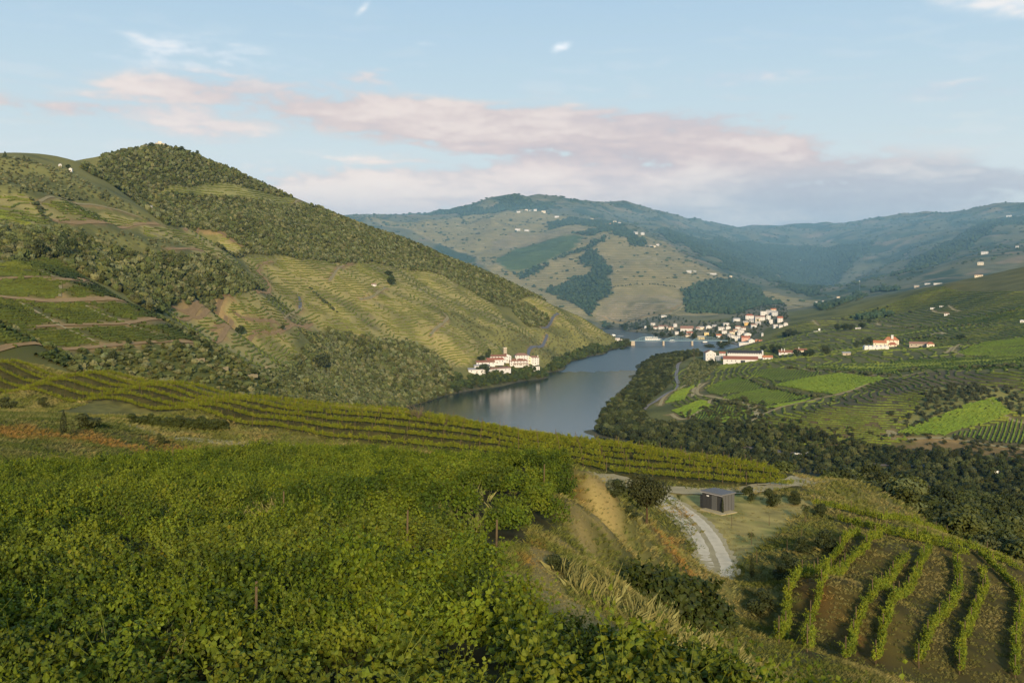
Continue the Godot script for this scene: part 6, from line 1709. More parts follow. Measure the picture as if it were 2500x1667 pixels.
	for s in [["wooden pole beside the railway right of the river", 388, 2121, 3.0], ["pole among the vines on the left slope above the estate", -110, 1859, 1.6], ["pole on the left terraces below the wood", -373, 1756, 1.3], ["pole at the left end of the terraces below the wood", -414, 1685, 1.3], ["left pole on the saddle of the left skyline", -773, 1915, 1.3], ["right pole on the saddle of the left skyline", -764, 1934, 1.3], ["pole at the foot of the upper left wood", -511, 1518, 1.6], ["pole at the railway bend before the fields", 192, 1508, 0.9], ["pole left of the riverside wood on the left slope", 31, 2255, 1.3], ["pale pole in the vines before the winery", 552, 2386, 1.2]]:
		var o := thing("utility_pole", s[0], "pole", spot(s[1], s[2]), 0.3, "poles in the valley")
		part("pole", K.pole, M.wood, o).scale = Vector3.ONE * s[3]


# ---------------------------------------------------------------- the near slopes
func near_zones() -> void:
	near_zone("weeds", [-83.8, 140.6, -94.7, 184.2, -84.9, 187.8, -65.7, 168.1, -54.3, 155.5, -44, 128, -48, 105, -49.5, 124.0, -47.9, 93.2, -60, 64, -90, 100])
	near_zone("front", [4.6, 76, 3.9, 66, 3.0, 56, 1.4, 40, 0.1, 33, -0.7, 28.5, -0.9, 24, 0.2, 20, 1.7, 18, 3.2, 16, 4.7, 13.5, 4.9, 6, -20, 3, -60, 3, -75, 58, -40, 62, -26, 68, -16, 78, -6, 86, 0, 86])
	near_zone("shoulder", [40.0, 143.0, 32.3, 147.0, 15.4, 153.5, -3.4, 168.5, -17.6, 175.0, -33.3, 184.0, -51.7, 197.6, -75.7, 220.6, -103.2, 243.0, -139.3, 275.0, -194.3, 319.0, -169.6, 272.0, -123.4, 237.0, -94.1, 215.0, -69.9, 197.0, -48.1, 177.0, -30.5, 162.0, -16.4, 157.0, -3.2, 152.0, 14.2, 135.0, 30.3, 131.0, 38.0, 129.0])
	near_zone("platform", [20.2, 124.2, 16.6, 130.1, 18, 131, 26, 129, 36, 124, 40, 120, 36.9, 121.2, 29.1, 108.9, 24.3, 100.0, 19.9, 93.2, 18, 88, 14.6, 91, 18.1, 94.7, 20.1, 108.8])
	near_zone("right_rows", [16, 56, 24, 60, 36, 66, 44, 72, 52, 88, 58, 104, 50, 114, 42, 119, 38, 118, 34, 102, 28, 92, 22, 78])
	near_zone("track", [6.4, 76, 8.0, 72, 6.8, 62, 5.0, 50, 3.4, 42, 2.0, 35, 1.3, 30, 1.7, 25, 2.8, 21, 1.6, 18.5, 0.4, 20, -0.4, 23, 0.1, 28.5, 1.1, 33, 2.5, 40, 4.1, 56, 4.8, 66])


func near_zone(called: String, p: Array) -> void:
	var v := PackedVector2Array()
	for k in range(0, p.size(), 2):
		v.append(Vector2(p[k], p[k + 1]))
	zones.append([called, v, 0.0])


func rusty(x: float, d: float) -> float:     # where the dry dock and sorrel stand red
	var r := 0.0
	for q in [[12.3, 72.8, 2.2, 6.0], [16.7, 104.0, 1.2, 4.0], [19.9, 114.1, 1.0, 6.0], [0.5, 30.1, 0.5, 1.6], [-0.4, 27.8, 0.3, 1.0], [0.8, 33.2, 0.5, 1.5], [4.1, 58.7, 0.5, 3.0], [-63.3, 126.1, 9.0, 12.0], [-55.7, 135.5, 8.0, 9.0], [-50.9, 149.3, 5.0, 8.0], [22.8, 75.4, 1.0, 5.0], [23.5, 68.8, 1.0, 3.0]]:
		r = maxf(r, exp(-pow((x - q[0]) / q[2], 2.0) - pow((d - q[1]) / q[3], 2.0)))
	return r


func near_tint(x: float, d: float, h: float, k: int, steep: float) -> Color:
	var n := blotch.get_noise_2d(x * 12.0, d * 12.0)
	var fine := blotch.get_noise_2d(x * 60.0, d * 60.0)
	var c := Color(0.14, 0.13, 0.035)
	match kind_name(k):
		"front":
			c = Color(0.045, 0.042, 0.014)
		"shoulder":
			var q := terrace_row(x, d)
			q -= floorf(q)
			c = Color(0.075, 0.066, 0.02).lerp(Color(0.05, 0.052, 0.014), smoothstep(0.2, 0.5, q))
		"platform":
			c = Color(0.44, 0.345, 0.11).lerp(Color(0.20, 0.195, 0.055), smoothstep(-0.1, 0.3, n))
		"right_rows":
			c = Color(0.09, 0.072, 0.018)
		"track":
			c = Color(0.33, 0.245, 0.08)
		"weeds":
			c = Color(0.15, 0.13, 0.035)
	c = c.lerp(Color(0.26, 0.10, 0.03), 0.3 * rusty(x, d))
	if d > 300.0 and x < -60.0:
		return mid_tint(x, d, h, 0, steep) if not kind_name(k).begins_with("vine") else mid_tint(x, d, h, k, steep)
	if d > 300.0 or x > 75.0:
		c = Color(0.05, 0.055, 0.016)
	return Color(c.r * (1.0 + 0.5 * n + 0.5 * fine), c.g * (1.0 + 0.45 * n + 0.5 * fine), c.b * (1.0 + 0.45 * n + 0.4 * fine))


func in_near(called: String, x: float, d: float) -> bool:
	var k := near_grid.kind_at(x, d)
	return k > 0 and zones[k - 1][0] == called


func slope_basis(x: float, d: float, turn: float, s: Vector3) -> Basis:
	var up := Vector3(near_grid.at(x - 0.7, d) - near_grid.at(x + 0.7, d), 2.8, near_grid.at(x, d + 0.7) - near_grid.at(x, d - 0.7)).normalized()
	var ax := Vector3(cos(turn), 0, sin(turn))
	var z := ax.cross(up).normalized()
	return Basis(up.cross(z) * s.x, up * s.y, z * s.z)


func near_meshes() -> void:
	K.clumps = []
	for k in 6:
		K.clumps.append(vine_clump(330, Vector3(1.15, 1.3, 1.15), 0.10, 6))
	K.vines = []
	for k in 5:
		K.vines.append(vine_clump(110, Vector3(1.0, 1.45, 0.75), 0.17, 3))
	K.tufts = []
	for k in 4:
		K.tufts.append(tuft(26, 0.26, 0.5, 0.007, false))
	K.seedy = []
	for k in 2:
		K.seedy.append(tuft(12, 0.25, 0.6, 0.003, true))
	K.bushes = []
	for k in 3:
		K.bushes.append(leafy(1500, 1.0, 1.0, 0.085, 12, 0.0, 0.0))
	K.woods = []
	for k in 4:
		K.woods.append(leafy(900, 1.0, 1.0, 0.10, 11, 0.025, 0.1))


func front_vines() -> void:
	var c := Crowd.new(K.clumps.size())
	var green := [Color(0.09, 0.125, 0.009), Color(0.13, 0.165, 0.013), Color(0.055, 0.085, 0.008)]
	var f := FastNoiseLite.new()
	f.seed = 31
	f.frequency = 0.09
	var r := 6.0
	while r < 100.0:
		var x := -70.0
		while x < 12.0:
			x += 0.42
			var d := r - 0.13 * x + 1.3 * f.get_noise_2d(x * 0.35, r * 0.3)
			if absf(x) > 0.6 * d + 8.0 or d < 7.0 or not in_near("front", x, d):
				continue
			var thin := f.get_noise_2d(x * 1.1 + 70.0, d * 1.1)
			var gully := exp(-pow((d - 33.0 - 0.16 * x) / 2.6, 2.0)) * smoothstep(-22.0, -12.0, x) * smoothstep(3.0, -2.0, x)
			if rng.randf() < smoothstep(0.14, 0.5, thin) + 0.4 * gully:
				continue
			var s := rng.randf_range(0.8, 1.15)
			var px := x + rng.randf_range(-0.2, 0.2)
			var pd := d + rng.randf_range(-0.22, 0.22)
			var t := vary(green[rng.randi() % 3], 0.14, 0.05)
			t = t.lerp(Color(0.15, 0.165, 0.025), clampf(f.get_noise_2d(x * 0.6, d * 0.6 + 200.0), 0.0, 0.5))
			c.add(rng.randi() % K.clumps.size(), slope_basis(px, pd, rng.randf() * TAU, Vector3(s, s * rng.randf_range(0.8, 1.2) * (1.0 - 0.25 * maxf(0.0, thin)), s)), spot(px, pd, -0.05), t)
		r += 1.75
	crowd_stuff("front_vineyard", c, K.clumps, "leafy vineyard canopy filling the lower left foreground", "vineyard")


func vine_run(label: String, group: String, pts: Array, gap: float, green: Array, holes: float, big := 1.0) -> void:    # one row of vines along points x, d, x, d ...
	var root := thing("vine_row", label, "vine row", spot(pts[0], pts[1]), 0.0, group)
	var c := Crowd.new(K.vines.size())
	for k in range(0, pts.size() - 2, 2):
		var a := Vector2(pts[k], pts[k + 1])
		var b := Vector2(pts[k + 2], pts[k + 3])
		var n := maxi(1, roundi(a.distance_to(b) / gap))
		var turn := atan2(-(b.y - a.y), b.x - a.x)
		for j in n:
			var q := a.lerp(b, (j + rng.randf_range(-0.2, 0.2)) / n)
			if rng.randf() < holes:
				continue
			q += (b - a).normalized().orthogonal() * rng.randf_range(-0.12, 0.12)
			var s := big * rng.randf_range(0.8, 1.12)
			c.add(rng.randi() % K.vines.size(), Basis(Vector3.UP, -turn + rng.randf_range(-0.3, 0.3) + (PI if rng.randf() < 0.5 else 0.0)).scaled(Vector3(s, s * rng.randf_range(0.85, 1.15), s)), spot(q.x, q.y, 0.05) - root.position, vary(green[rng.randi() % green.size()], 0.16, 0.06))
	for k in c.buf.size():
		if c.buf[k].size():
			copies("foliage", K.vines[k], c.buf[k], root).set_meta("kind", "stuff")
	# trunks and posts
	var b := Build.new()
	for k in range(0, pts.size() - 2, 2):
		var a := Vector2(pts[k], pts[k + 1])
		var e := Vector2(pts[k + 2], pts[k + 3])
		for j in int(a.distance_to(e) / 1.4):
			var q := a.lerp(e, j * 1.4 / a.distance_to(e))
			var o := spot(q.x, q.y, -0.1) - root.position
			b.tint = Color(0.5, 0.4, 0.3)
			b.tube(o, o + Vector3(rng.randf_range(-0.1, 0.1), 0.8, rng.randf_range(-0.1, 0.1)), 0.035, 0.025, 4)
			if j % 4 == 0:
				b.tint = Color(0.9, 0.8, 0.65)
				b.tube(o, o + Vector3(0, 1.75, 0), 0.045, 0.04, 5)
	if b.v.size():
		part("stems_and_posts", b.mesh(), M.wood, root).set_meta("kind", "stuff")


func shoulder_rows() -> void:
	var green := [Color(0.15, 0.175, 0.014), Color(0.19, 0.205, 0.018), Color(0.165, 0.185, 0.016)]
	var place := ["lowest, just above the shed clearing", "second from the bottom", "third from the bottom", "fourth from the bottom", "fifth from the bottom", "sixth from the bottom", "seventh from the bottom", "eighth from the bottom, at the left", "topmost, at the left edge", "last on the crest"]
	var n := -1
	for row in range(-1, 9):
		var pts := []
		var x := -215.0
		while x < 55.0:
			var foot := terrace_foot(x)
			var d := foot.x + foot.y * (row + 0.36)
			if in_near("shoulder", x, d):
				pts.append_array([x, d])
			x += 3.0
		if pts.size() >= 6:
			n += 1
			vine_run("terrace row of vines on the middle shoulder, %s" % place[mini(n, place.size() - 1)], "vine rows on the middle shoulder", pts, 0.4, green, 0.04, 0.76)


func right_terraces() -> void:
	var green := [Color(0.165, 0.20, 0.016), Color(0.205, 0.235, 0.02), Color(0.13, 0.165, 0.014)]
	var rows := [
		["leftmost vine row of the lower right terraces, ending below the round bushes", [15.8, 58.9, 21.0, 75.5, 26.8, 87.2, 30.3, 91.9, 35.0, 100.3]],
		["second vine row from the left on the lower right terraces", [17.3, 58.3, 21.4, 71.3, 23.2, 74.6, 29.4, 87.9, 32.7, 91.7, 36.9, 99.8]],
		["third vine row from the left, above a grassy bank on the lower right", [21.2, 63.2, 24.2, 70.0, 26.7, 73.7, 32.9, 85.9, 36.2, 91.0]],
		["fourth vine row from the left on the lower right terraces", [23.7, 64.8, 25.9, 69.4, 30.0, 77.1, 35.3, 86.7, 40.7, 96.8]],
		["fifth vine row from the left on the lower right terraces", [26.9, 65.8, 29.3, 70.1, 35.0, 79.6, 38.7, 86.0, 41.2, 92.0, 42.4, 95.5]],
		["sixth vine row from the left on the lower right terraces", [29.9, 66.5, 33.1, 72.7, 38.0, 81.5, 41.9, 88.1, 44.1, 93.4]],
		["vine row at the right edge, bottom corner of the terraces", [35.0, 69.2, 39.3, 77.5, 43.5, 85.1, 46.2, 90.7, 46.7, 96.6, 46.9, 99.8]],
		["outermost vine row along the wooded drop beyond the shed clearing", [36.6, 120.6, 40.3, 118.2, 42.9, 114.8, 60.9, 138.3, 79.5, 165.2, 83.4, 162.3]],
		["second vine row in from the wooded drop", [36.9, 112.0, 38.8, 106.0, 42.5, 101.7, 48.1, 100.7, 50.9, 99.1]],
		["short vine row at the head of the terraces, in from the wooded drop", [38.6, 102.6, 40.9, 100.4, 43.0, 99.3, 44.8, 97.6]],
	]
	for r in rows:
		vine_run(r[0], "vine rows on the lower right terraces", r[1], 0.33, green, 0.06, 0.78)


func grasses() -> void:
	var c := Crowd.new(4)
	var straw := Color(0.24, 0.205, 0.075)
	var green := Color(0.125, 0.135, 0.03)
	var d := 12.0
	while d < 300.0:
		var step := clampf(d * 0.0066, 0.17, 1.0)
		var x := -170.0
		while x < 70.0:
			x += step
			if absf(x) > 0.55 * d + 3.0 or (d > 150.0 and not in_near("shoulder", x, d) and x > -90.0 and d > 190.0):
				continue
			var px := x + rng.randf_range(-0.5, 0.5) * step
			var pd := d + rng.randf_range(-0.5, 0.5) * step
			var k := near_grid.kind_at(px, pd)
			var z := kind_name(k)
			var n := blotch.get_noise_2d(px * 14.0, pd * 14.0)
			var s := rng.randf_range(0.7, 1.3) * clampf(0.08 + d * 0.0062, 0.15, 1.4)
			var t := green.lerp(straw, clampf(0.3 + 1.7 * n, 0.0, 1.0))
			var chance := 1.0
			match z:
				"front":
					chance = 0.0 if d < 40.0 else 0.05
				"shoulder":
					t = t.lerp(Color(0.07, 0.07, 0.017), 0.85)
					s *= 0.34
				"platform":
					chance = clampf(0.4 + 1.8 * n, 0.06, 0.7)
					s *= 0.42
					t = t.lerp(straw, 0.6)
				"track":
					chance = 0.85
					s *= 0.5
					t = t.lerp(straw, 0.7)
				"right_rows":
					t = t.lerp(straw, 0.15)
					chance = clampf(0.75 + 2.2 * n, 0.3, 1.0)
					s *= 0.8
			if z == "" and (x < -5.0 and d < 92.0):
				continue
			if z == "weeds":
				t = Color(t.r * 0.62, t.g * 0.72, t.b * 0.7)
			if rng.randf() > chance:
				continue
			t = t.lerp(Color(0.33, 0.14, 0.035), 0.5 * smoothstep(0.55, 1.3, rusty(px, pd) + 0.5 * rng.randf() + 0.6 * n))
			c.add(rng.randi() % 4, Basis(Vector3.UP, rng.randf() * TAU).scaled(Vector3(s * 1.5, s, s * 1.5)), spot(px, pd), vary(t, 0.2, 0.08))
		d += step
	crowd_stuff("wild_grass", c, K.tufts, "dry and green wild grass on the bank and between the terraces", "grass")
	# tall seeding grass between the front vines and along the foot of the bank
	c = Crowd.new(2)
	for p in [[-10.6, 25.2, 2.5, 60], [-12.1, 26.3, 1.0, 30], [-6.5, 17.3, 1.2, 50], [-7.6, 23.0, 1.0, 25], [-9.7, 39.4, 6.0, 200], [-5.4, 37.3, 5.0, 120], [-17.2, 54.2, 5.0, 90], [-2.1, 20.3, 0.8, 16], [-3.2, 18.1, 0.7, 14], [5.8, 31.4, 2.0, 60], [3.3, 30.0, 2.0, 50], [9.2, 41.6, 2.5, 90]]:
		for k in p[3]:
			var q: Vector2 = Vector2(p[0], p[1]) + Vector2.from_angle(rng.randf() * TAU) * p[2] * sqrt(rng.randf())
			var s := rng.randf_range(0.75, 1.15)
			c.add(rng.randi() % 2, Basis(Vector3.UP, rng.randf() * TAU).scaled(Vector3(s, s * 1.15, s)), spot(q.x, q.y), vary(Color(0.23, 0.215, 0.075), 0.2, 0.06))
	crowd_stuff("seed_grass", c, K.seedy, "pale seed heads of tall grass among the front vines", "grass")


func near_woods() -> void:
	var dark := [Color(0.036, 0.045, 0.011), Color(0.05, 0.062, 0.015), Color(0.072, 0.085, 0.02), Color(0.05, 0.06, 0.016), Color(0.105, 0.115, 0.038)]
	var c := Crowd.new(K.woods.size())
	# the flank of the near spur down to the river on the right
	var d := 128.0
	while d < 900.0:
		var gap := 4.2 if d < 330.0 else 6.5
		var x := -60.0
		while x < 520.0:
			x += gap
			var px := x + rng.randf_range(-0.5, 0.5) * gap
			var pd := d + rng.randf_range(-0.5, 0.5) * gap
			if px > 0.56 * pd + 20.0:
				continue
			var h := ground(px, pd)
			if h < 1.5 or in_near("shoulder", px, pd) or in_near("platform", px, pd) or in_near("right_rows", px, pd):
				continue
			var ledge := 194.0 - h
			if ledge < 36.0 or (pd < 330.0 and px < 56.0 and ledge < 44.0):
				continue
			if px < 18.0 + (pd - 200.0) * 0.03 and pd < 600.0 and px < 30.0:
				continue
			var w := rng.randf_range(3.0, 8.0)
			c.add(rng.randi() % K.woods.size(), Basis(Vector3.UP, rng.randf() * TAU).scaled(Vector3(w, w * rng.randf_range(0.7, 0.95), w)), Vector3(px, h - 0.4, -pd), vary(dark[rng.randi() % 5], 0.25, 0.08))
		d += gap
	# the far bank of the river, below and above the railway
	var shore := PackedVector2Array([Vector2(560, 700), Vector2(460, 800), Vector2(415, 870), Vector2(345, 935), Vector2(250, 1014), Vector2(158, 1120), Vector2(102, 1219), Vector2(118, 1340), Vector2(140, 1443), Vector2(202, 1703), Vector2(262, 2034), Vector2(327, 2300), Vector2(400, 2420), Vector2(460, 2480), Vector2(440, 2300), Vector2(350, 2100), Vector2(312, 1960), Vector2(270, 1700), Vector2(215, 1500), Vector2(180, 1380), Vector2(176, 1300), Vector2(230, 1180), Vector2(345, 1040), Vector2(470, 930), Vector2(640, 800)])
	var box := Rect2(shore[0], Vector2.ZERO)
	for q in shore:
		box = box.expand(q)
	d = box.position.y
	while d < box.end.y:
		var x := box.position.x
		while x < box.end.x:
			x += 6.0
			var q := Vector2(x + rng.randf_range(-3, 3), d + rng.randf_range(-3, 3))
			if Geometry2D.is_point_in_polygon(q, shore) and rng.randf() < 0.93:
				var w := rng.randf_range(5.0, 13.5) if q.y > 1150.0 else rng.randf_range(4.0, 10.0)
				c.add(rng.randi() % K.woods.size(), Basis(Vector3.UP, rng.randf() * TAU).scaled(Vector3(w, w * rng.randf_range(0.75, 1.1), w)), spot(q.x, q.y, -0.4), vary(dark[rng.randi() % 5], 0.25, 0.08))
		d += 6.0
	# scrub on the dry slope over the railway
	for k in 2400:
		var q := Vector2(rng.randf_range(170, 560), rng.randf_range(870, 1320))
		var h := ground(q.x, q.y)
		if h > 9.0 and h < 32.0:
			var w := rng.randf_range(2.5, 6.0)
			c.add(rng.randi() % K.woods.size(), Basis(Vector3.UP, rng.randf() * TAU).scaled(Vector3(w, w * 0.8, w)), Vector3(q.x, h - 0.3, -q.y), vary(dark[rng.randi() % 5].lerp(Color(0.09, 0.09, 0.035), 0.5), 0.25, 0.08))
	crowd_stuff("dark_wood", c, K.woods, "dark wood falling to the river on the right and along its far bank", "woodland")


func bush(label: String, at: Vector3, w: float, h: float, c: Color, group := "", called := "round_bush", category := "bush") -> Node3D:
	var o := thing(called, label, category, at, rng.randf() * TAU, group)
	tinted_part("foliage", K.bushes[rng.randi() % 3], c, o).scale = Vector3(w, h, w)
	return o


func tinted_part(called: String, mesh: Mesh, c: Color, parent: Node, at := Vector3.ZERO) -> MeshInstance3D:
	var key := "leaf %.3f %.3f %.3f" % [c.r, c.g, c.b]
	if not M.has(key):
		var m: StandardMaterial3D = M.leaf.duplicate()
		m.albedo_color = c.linear_to_srgb()
		M[key] = m
	return part(called, mesh, M[key], parent, at)


func cone_tree(leaves: int, w: float, h: float, leaf: float) -> ArrayMesh:      # a cypress or a narrow evergreen
	var b := Build.new()
	b.tint = Color(0.7, 0.6, 0.5)
	b.tube(Vector3.ZERO, Vector3(0, h * 0.5, 0), w * 0.07, w * 0.04)
	for k in leaves:
		var y := rng.randf()
		var r := w * 0.5 * pow(sin(PI * clampf(0.08 + 0.92 * y, 0, 1)), 0.6) * (1.0 - 0.55 * y) * rng.randf_range(0.8, 1.1)
		var a := rng.randf() * TAU
		var g := 0.6 + 0.8 * rng.randf()
		b.tint = Color(g, g, g)
		spray(b, Vector3(cos(a) * r, h * (0.06 + 0.94 * y), sin(a) * r), (Vector3(cos(a), 0.4, sin(a)) + unit() * 0.6).normalized(), leaf * rng.randf_range(0.6, 1.3))
	return b.mesh(M.leaf)


func near_things() -> void:
	# the small tree on the bank
	var t := thing("bank_tree", "small round dark-leaved tree on the grassy bank beside the white track", "tree", spot(9.6, 71.1, -0.05))
	var b := Build.new()
	b.tint = Color(0.55, 0.45, 0.35)
	var top := Vector3(0.02, 1.25, 0)
	b.tube(Vector3.ZERO, Vector3(0.05, 0.7, 0), 0.085, 0.07, 8)
	b.tube(Vector3(0.05, 0.7, 0), top, 0.07, 0.06, 8)
	for k in 9:
		var q := unit()
		b.tube(top, top + Vector3(q.x * 1.0, 0.75 + 0.6 * absf(q.y), q.z * 1.0), 0.04, 0.012, 5)
	part("trunk", b.mesh(), M.wood, t)
	t.scale = Vector3.ONE * 1.15
	var cr := leafy(5200, 2.9, 2.1, 0.14, 22, 0.0, 0.04, 0.7)
	tinted_part("crown", cr, Color(0.05, 0.055, 0.018), t, Vector3(0.05, 1.2, 0))
	# the shed
	var near_c := Vector3(24.8, 117.5, 0)
	var ax := Vector2(-0.6, 0.8)
	var shed := thing("shed", "low dark grey shed with a flat roof in the grassy clearing", "shed", spot(near_c.x, near_c.y, -0.05), atan2(0.8, -0.6))
	var sx := 3.1
	var sz := 2.2
	M.shed_a = textured(mat(Color(0.05, 0.05, 0.048), 0.7), grain(14, 0.05, 0.7, 1.0), 1.2)
	M.shed_lit_and_door = textured(mat(Color(0.11, 0.11, 0.10), 0.75), grain(15, 0.05, 0.7, 1.0), 1.2)  # lighter copy: sunlight put into the right wall's colour; the door shares it
	M.roof_felt = textured(mat(Color(0.16, 0.16, 0.155), 0.8), grain(16, 0.05, 0.7, 1.0), 1.0)
	var w := Build.new()
	w.box(Vector3(0, 0, 0), Vector3(sx, 2.05, sz))
	part("wall", w.mesh(), M.shed_a, shed)
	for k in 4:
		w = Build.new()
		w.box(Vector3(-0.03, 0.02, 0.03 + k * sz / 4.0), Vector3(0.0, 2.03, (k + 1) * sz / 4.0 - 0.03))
		part("panel", w.mesh(), M.shed_lit_and_door, shed)
	for k in 5:
		w = Build.new()
		w.box(Vector3(0.03 + k * sx / 5.0, 0.02, -0.03), Vector3((k + 1) * sx / 5.0 - 0.03, 2.03, 0.0))
		part("panel", w.mesh(), M.shed_a, shed)
	w = Build.new()
	w.box(Vector3(-0.16, 2.06, -0.16), Vector3(sx + 0.14, 2.2, sz + 0.14))
	part("roof", w.mesh(), M.roof_felt, shed)
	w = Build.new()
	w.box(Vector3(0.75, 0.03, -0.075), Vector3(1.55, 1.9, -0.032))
	part("door", w.mesh(), M.shed_lit_and_door, shed)
	w = Build.new()
	w.box(Vector3(-0.2, 1.98, -0.22), Vector3(sx + 0.16, 2.055, -0.15))
	part("gutter", w.mesh(), M.steel, shed)
	w = Build.new()
	w.box(Vector3(sx + 0.01, 0, 0.1), Vector3(sx + 0.45, 1.5, 0.9))
	part("cabinet", w.mesh(), M.shed_a, shed)
	w = Build.new()
	w.box(Vector3(2.0, 1.62, -0.07), Vector3(2.35, 1.74, -0.035))
	part("sign", w.mesh(), M.white, shed)
	# the clearing: a white track, a concrete slab, stakes and saplings
	ribbon("white_track", [16.2, 133.2, 18.6, 125.8, 19.8, 119.2, 20.6, 110.3, 20.6, 103.2, 19.5, 94.3, 18.6, 92, 16.5, 84], 4.0, 0.06, M.dirt, "structure", self, 0.8)
	for side in [-0.85, 0.85]:
		var rut := []
		var mid := [16.2, 133.2, 18.6, 125.8, 19.8, 119.2, 20.6, 110.3, 20.6, 103.2, 19.5, 94.3, 18.6, 92, 16.5, 84]
		for n in range(0, mid.size(), 2):
			var before := Vector2(mid[maxi(n - 2, 0)], mid[maxi(n - 2, 0) + 1])
			var after := Vector2(mid[mini(n + 2, mid.size() - 2)], mid[mini(n + 2, mid.size() - 2) + 1])
			var off: Vector2 = (after - before).normalized().orthogonal() * side
			rut.append_array([mid[n] + off.x, mid[n + 1] + off.y])
		ribbon("white_track", rut, 1.15, 0.11, M.gravel, "structure", self, 0.5)
	ribbon("spur_road", [48, 150, 43, 142, 38, 134, 30, 129, 20, 130, 6, 139, -12, 149, -30, 157, -43.3, 162.1, -48.0, 164.6, -53.1, 165.6, -56.8, 162.4, -66, 172], 3.4, 0.1, M.dirt, "structure", self, 1.0)
	var slab := Build.new()
	slab.box(Vector3(0, -0.3, 0), Vector3(2.6, 0.07, 3.6))
	var so := part("concrete_slab", slab.mesh(), M.dirt, self, spot(26.6, 117.4), atan2(0.8, -0.6) + 1.5)
	so.set_meta("kind", "structure")
	var olive := Color(0.045, 0.055, 0.017)
	var spots := [["round bush behind the shed, left of the row along the terrace", 29.5, 123.7, 1.9, 1.9], ["tall round bush right of the shed with a bare stem", 31.6, 120.6, 2.2, 2.5], ["bush between the tall bush and the small tree, right of the shed", 34.4, 121.5, 2.0, 1.7], ["bush at the corner of the clearing before the vine rows", 35.8, 115.5, 1.8, 1.6], ["big bush at the right edge of the clearing", 29.6, 93.3, 2.5, 2.0], ["bush second from the bottom along the clearing edge", 27.6, 94.3, 2.0, 1.6], ["broad bush below the clearing, above the vine rows", 25.6, 90.9, 2.2, 1.8], ["dark bush at the lower corner of the clearing by the stake", 23.8, 88.1, 2.0, 1.6], ["grassy bush below the dwarf cypress", 18.8, 75.6, 2.2, 2.0], ["bush under the path edge at the top of the bank", 6.4, 61.9, 1.5, 1.2], ["wide bush left of the small round tree", 7.4, 61.7, 1.3, 0.9], ["grey bush at the head of the grassy path", 6.2, 61.9, 1.0, 0.9], ["low bush beside the dry path", 1.4, 30.5, 0.9, 0.7]]
	for s in spots:
		bush(s[0], spot(s[1], s[2], -0.1), s[3], s[4], olive if not "grey" in s[0] else Color(0.11, 0.125, 0.075), "bushes round the clearing")
	# the broad-leaved bushes below the track
	K.fig = vine_clump(520, Vector3(2.6, 2.4, 2.4), 0.30, 14)
	for s in [["leftmost broad-leaved dark bush below the white track", 5.3, 40.0, 1.0], ["second broad-leaved dark bush below the white track", 6.5, 42.2, 1.1], ["third broad-leaved dark bush, hiding the end of the white track", 8.1, 44.7, 1.15], ["fourth broad-leaved dark bush, nearest the vine rows", 12.1, 58.3, 1.0], ["lowest broad-leaved dark bush above the tall grass", 7.7, 42.3, 0.9], ["small broad-leaved bush beside the grassy slope", 6.5, 43.6, 0.8]]:
		var o := thing("broad_leaved_bush", s[0], "bush", spot(s[1], s[2], -0.3), rng.randf() * TAU, "broad-leaved bushes below the track")
		tinted_part("foliage", K.fig, Color(0.042, 0.055, 0.012), o).scale = Vector3.ONE * s[3]
	# saplings and stakes in the clearing
	K.sapling = leafy(260, 1.0, 1.0, 0.10, 5, 0.0, 0.0)
	for s in [["thin sapling beside the white track behind the round tree", 20.6, 122.8, 1.35, 0.8, true], ["thin sapling in the middle of the clearing", 24.8, 103.1, 1.5, 0.9, true], ["bare stake in front of the shed", 24.6, 111.3, 1.4, 0.0, true], ["bare stake right of the concrete slab", 28.8, 111.4, 1.3, 0.0, true], ["bare stake at the right rim of the clearing", 29.9, 102.7, 1.4, 0.0, true], ["bare stake above the lower bushes", 26.5, 95.9, 1.4, 0.0, true], ["bare stake near the lower end of the white track", 23.3, 94.7, 1.4, 0.0, true], ["small leafy tree at the far rim of the clearing", 33.0, 111.9, 2.4, 1.5, true]]:
		var o := thing("sapling" if s[4] > 0.0 else "stake", s[0], "tree" if s[4] > 0.0 else "stake", spot(s[1], s[2], -0.1), rng.randf() * TAU, "saplings and stakes in the clearing")
		var q := Build.new()
		q.tint = Color(0.7, 0.6, 0.5)
		q.tube(Vector3.ZERO, Vector3(0.03, s[3], 0.02), 0.035, 0.02, 6)
		part("stem", q.mesh(), M.wood, o)
		if s[4] > 0.0:
			tinted_part("foliage", K.sapling, Color(0.07, 0.08, 0.022), o, Vector3(0, s[3] * 0.45, 0)).scale = Vector3(s[4], s[3] * 0.75, s[4])
	for s in [["dwarf dark cypress at the lower edge of the clearing", 22.0, 91.2, 0.55, 2.1], ["narrow dwarf cypress against the corner of the shed", 24.8, 117.1, 0.4, 1.9], ["small dark cypress on the weedy slope at the left", -60.3, 133.8, 1.2, 3.4]]:
		var o := thing("dwarf_cypress", s[0], "tree", spot(s[1], s[2], -0.05), 0.0, "dwarf cypresses")
		tinted_part("foliage", K.cypress, Color(0.035, 0.042, 0.014), o).scale = Vector3(s[3], s[4], s[3])
	for s in [["dark bush in the middle of the weedy slope at the left", -62.0, 145.7, 4.0, 2.6], ["small tree beside the road end at the left", -52.9, 149.9, 1.4, 2.2], ["dark shrub at the left edge of the weedy slope", -100.4, 198.5, 4.0, 3.0], ["shrub at the top of the weedy slope under the vine rows", -94.8, 201.4, 2.6, 2.6], ["low shrub at the foot of the weedy slope", -49.9, 137.2, 1.6, 1.0]]:
		bush(s[0], spot(s[1], s[2], -0.1), s[3], s[4], Color(0.06, 0.068, 0.02), "shrubs on the weedy slope")
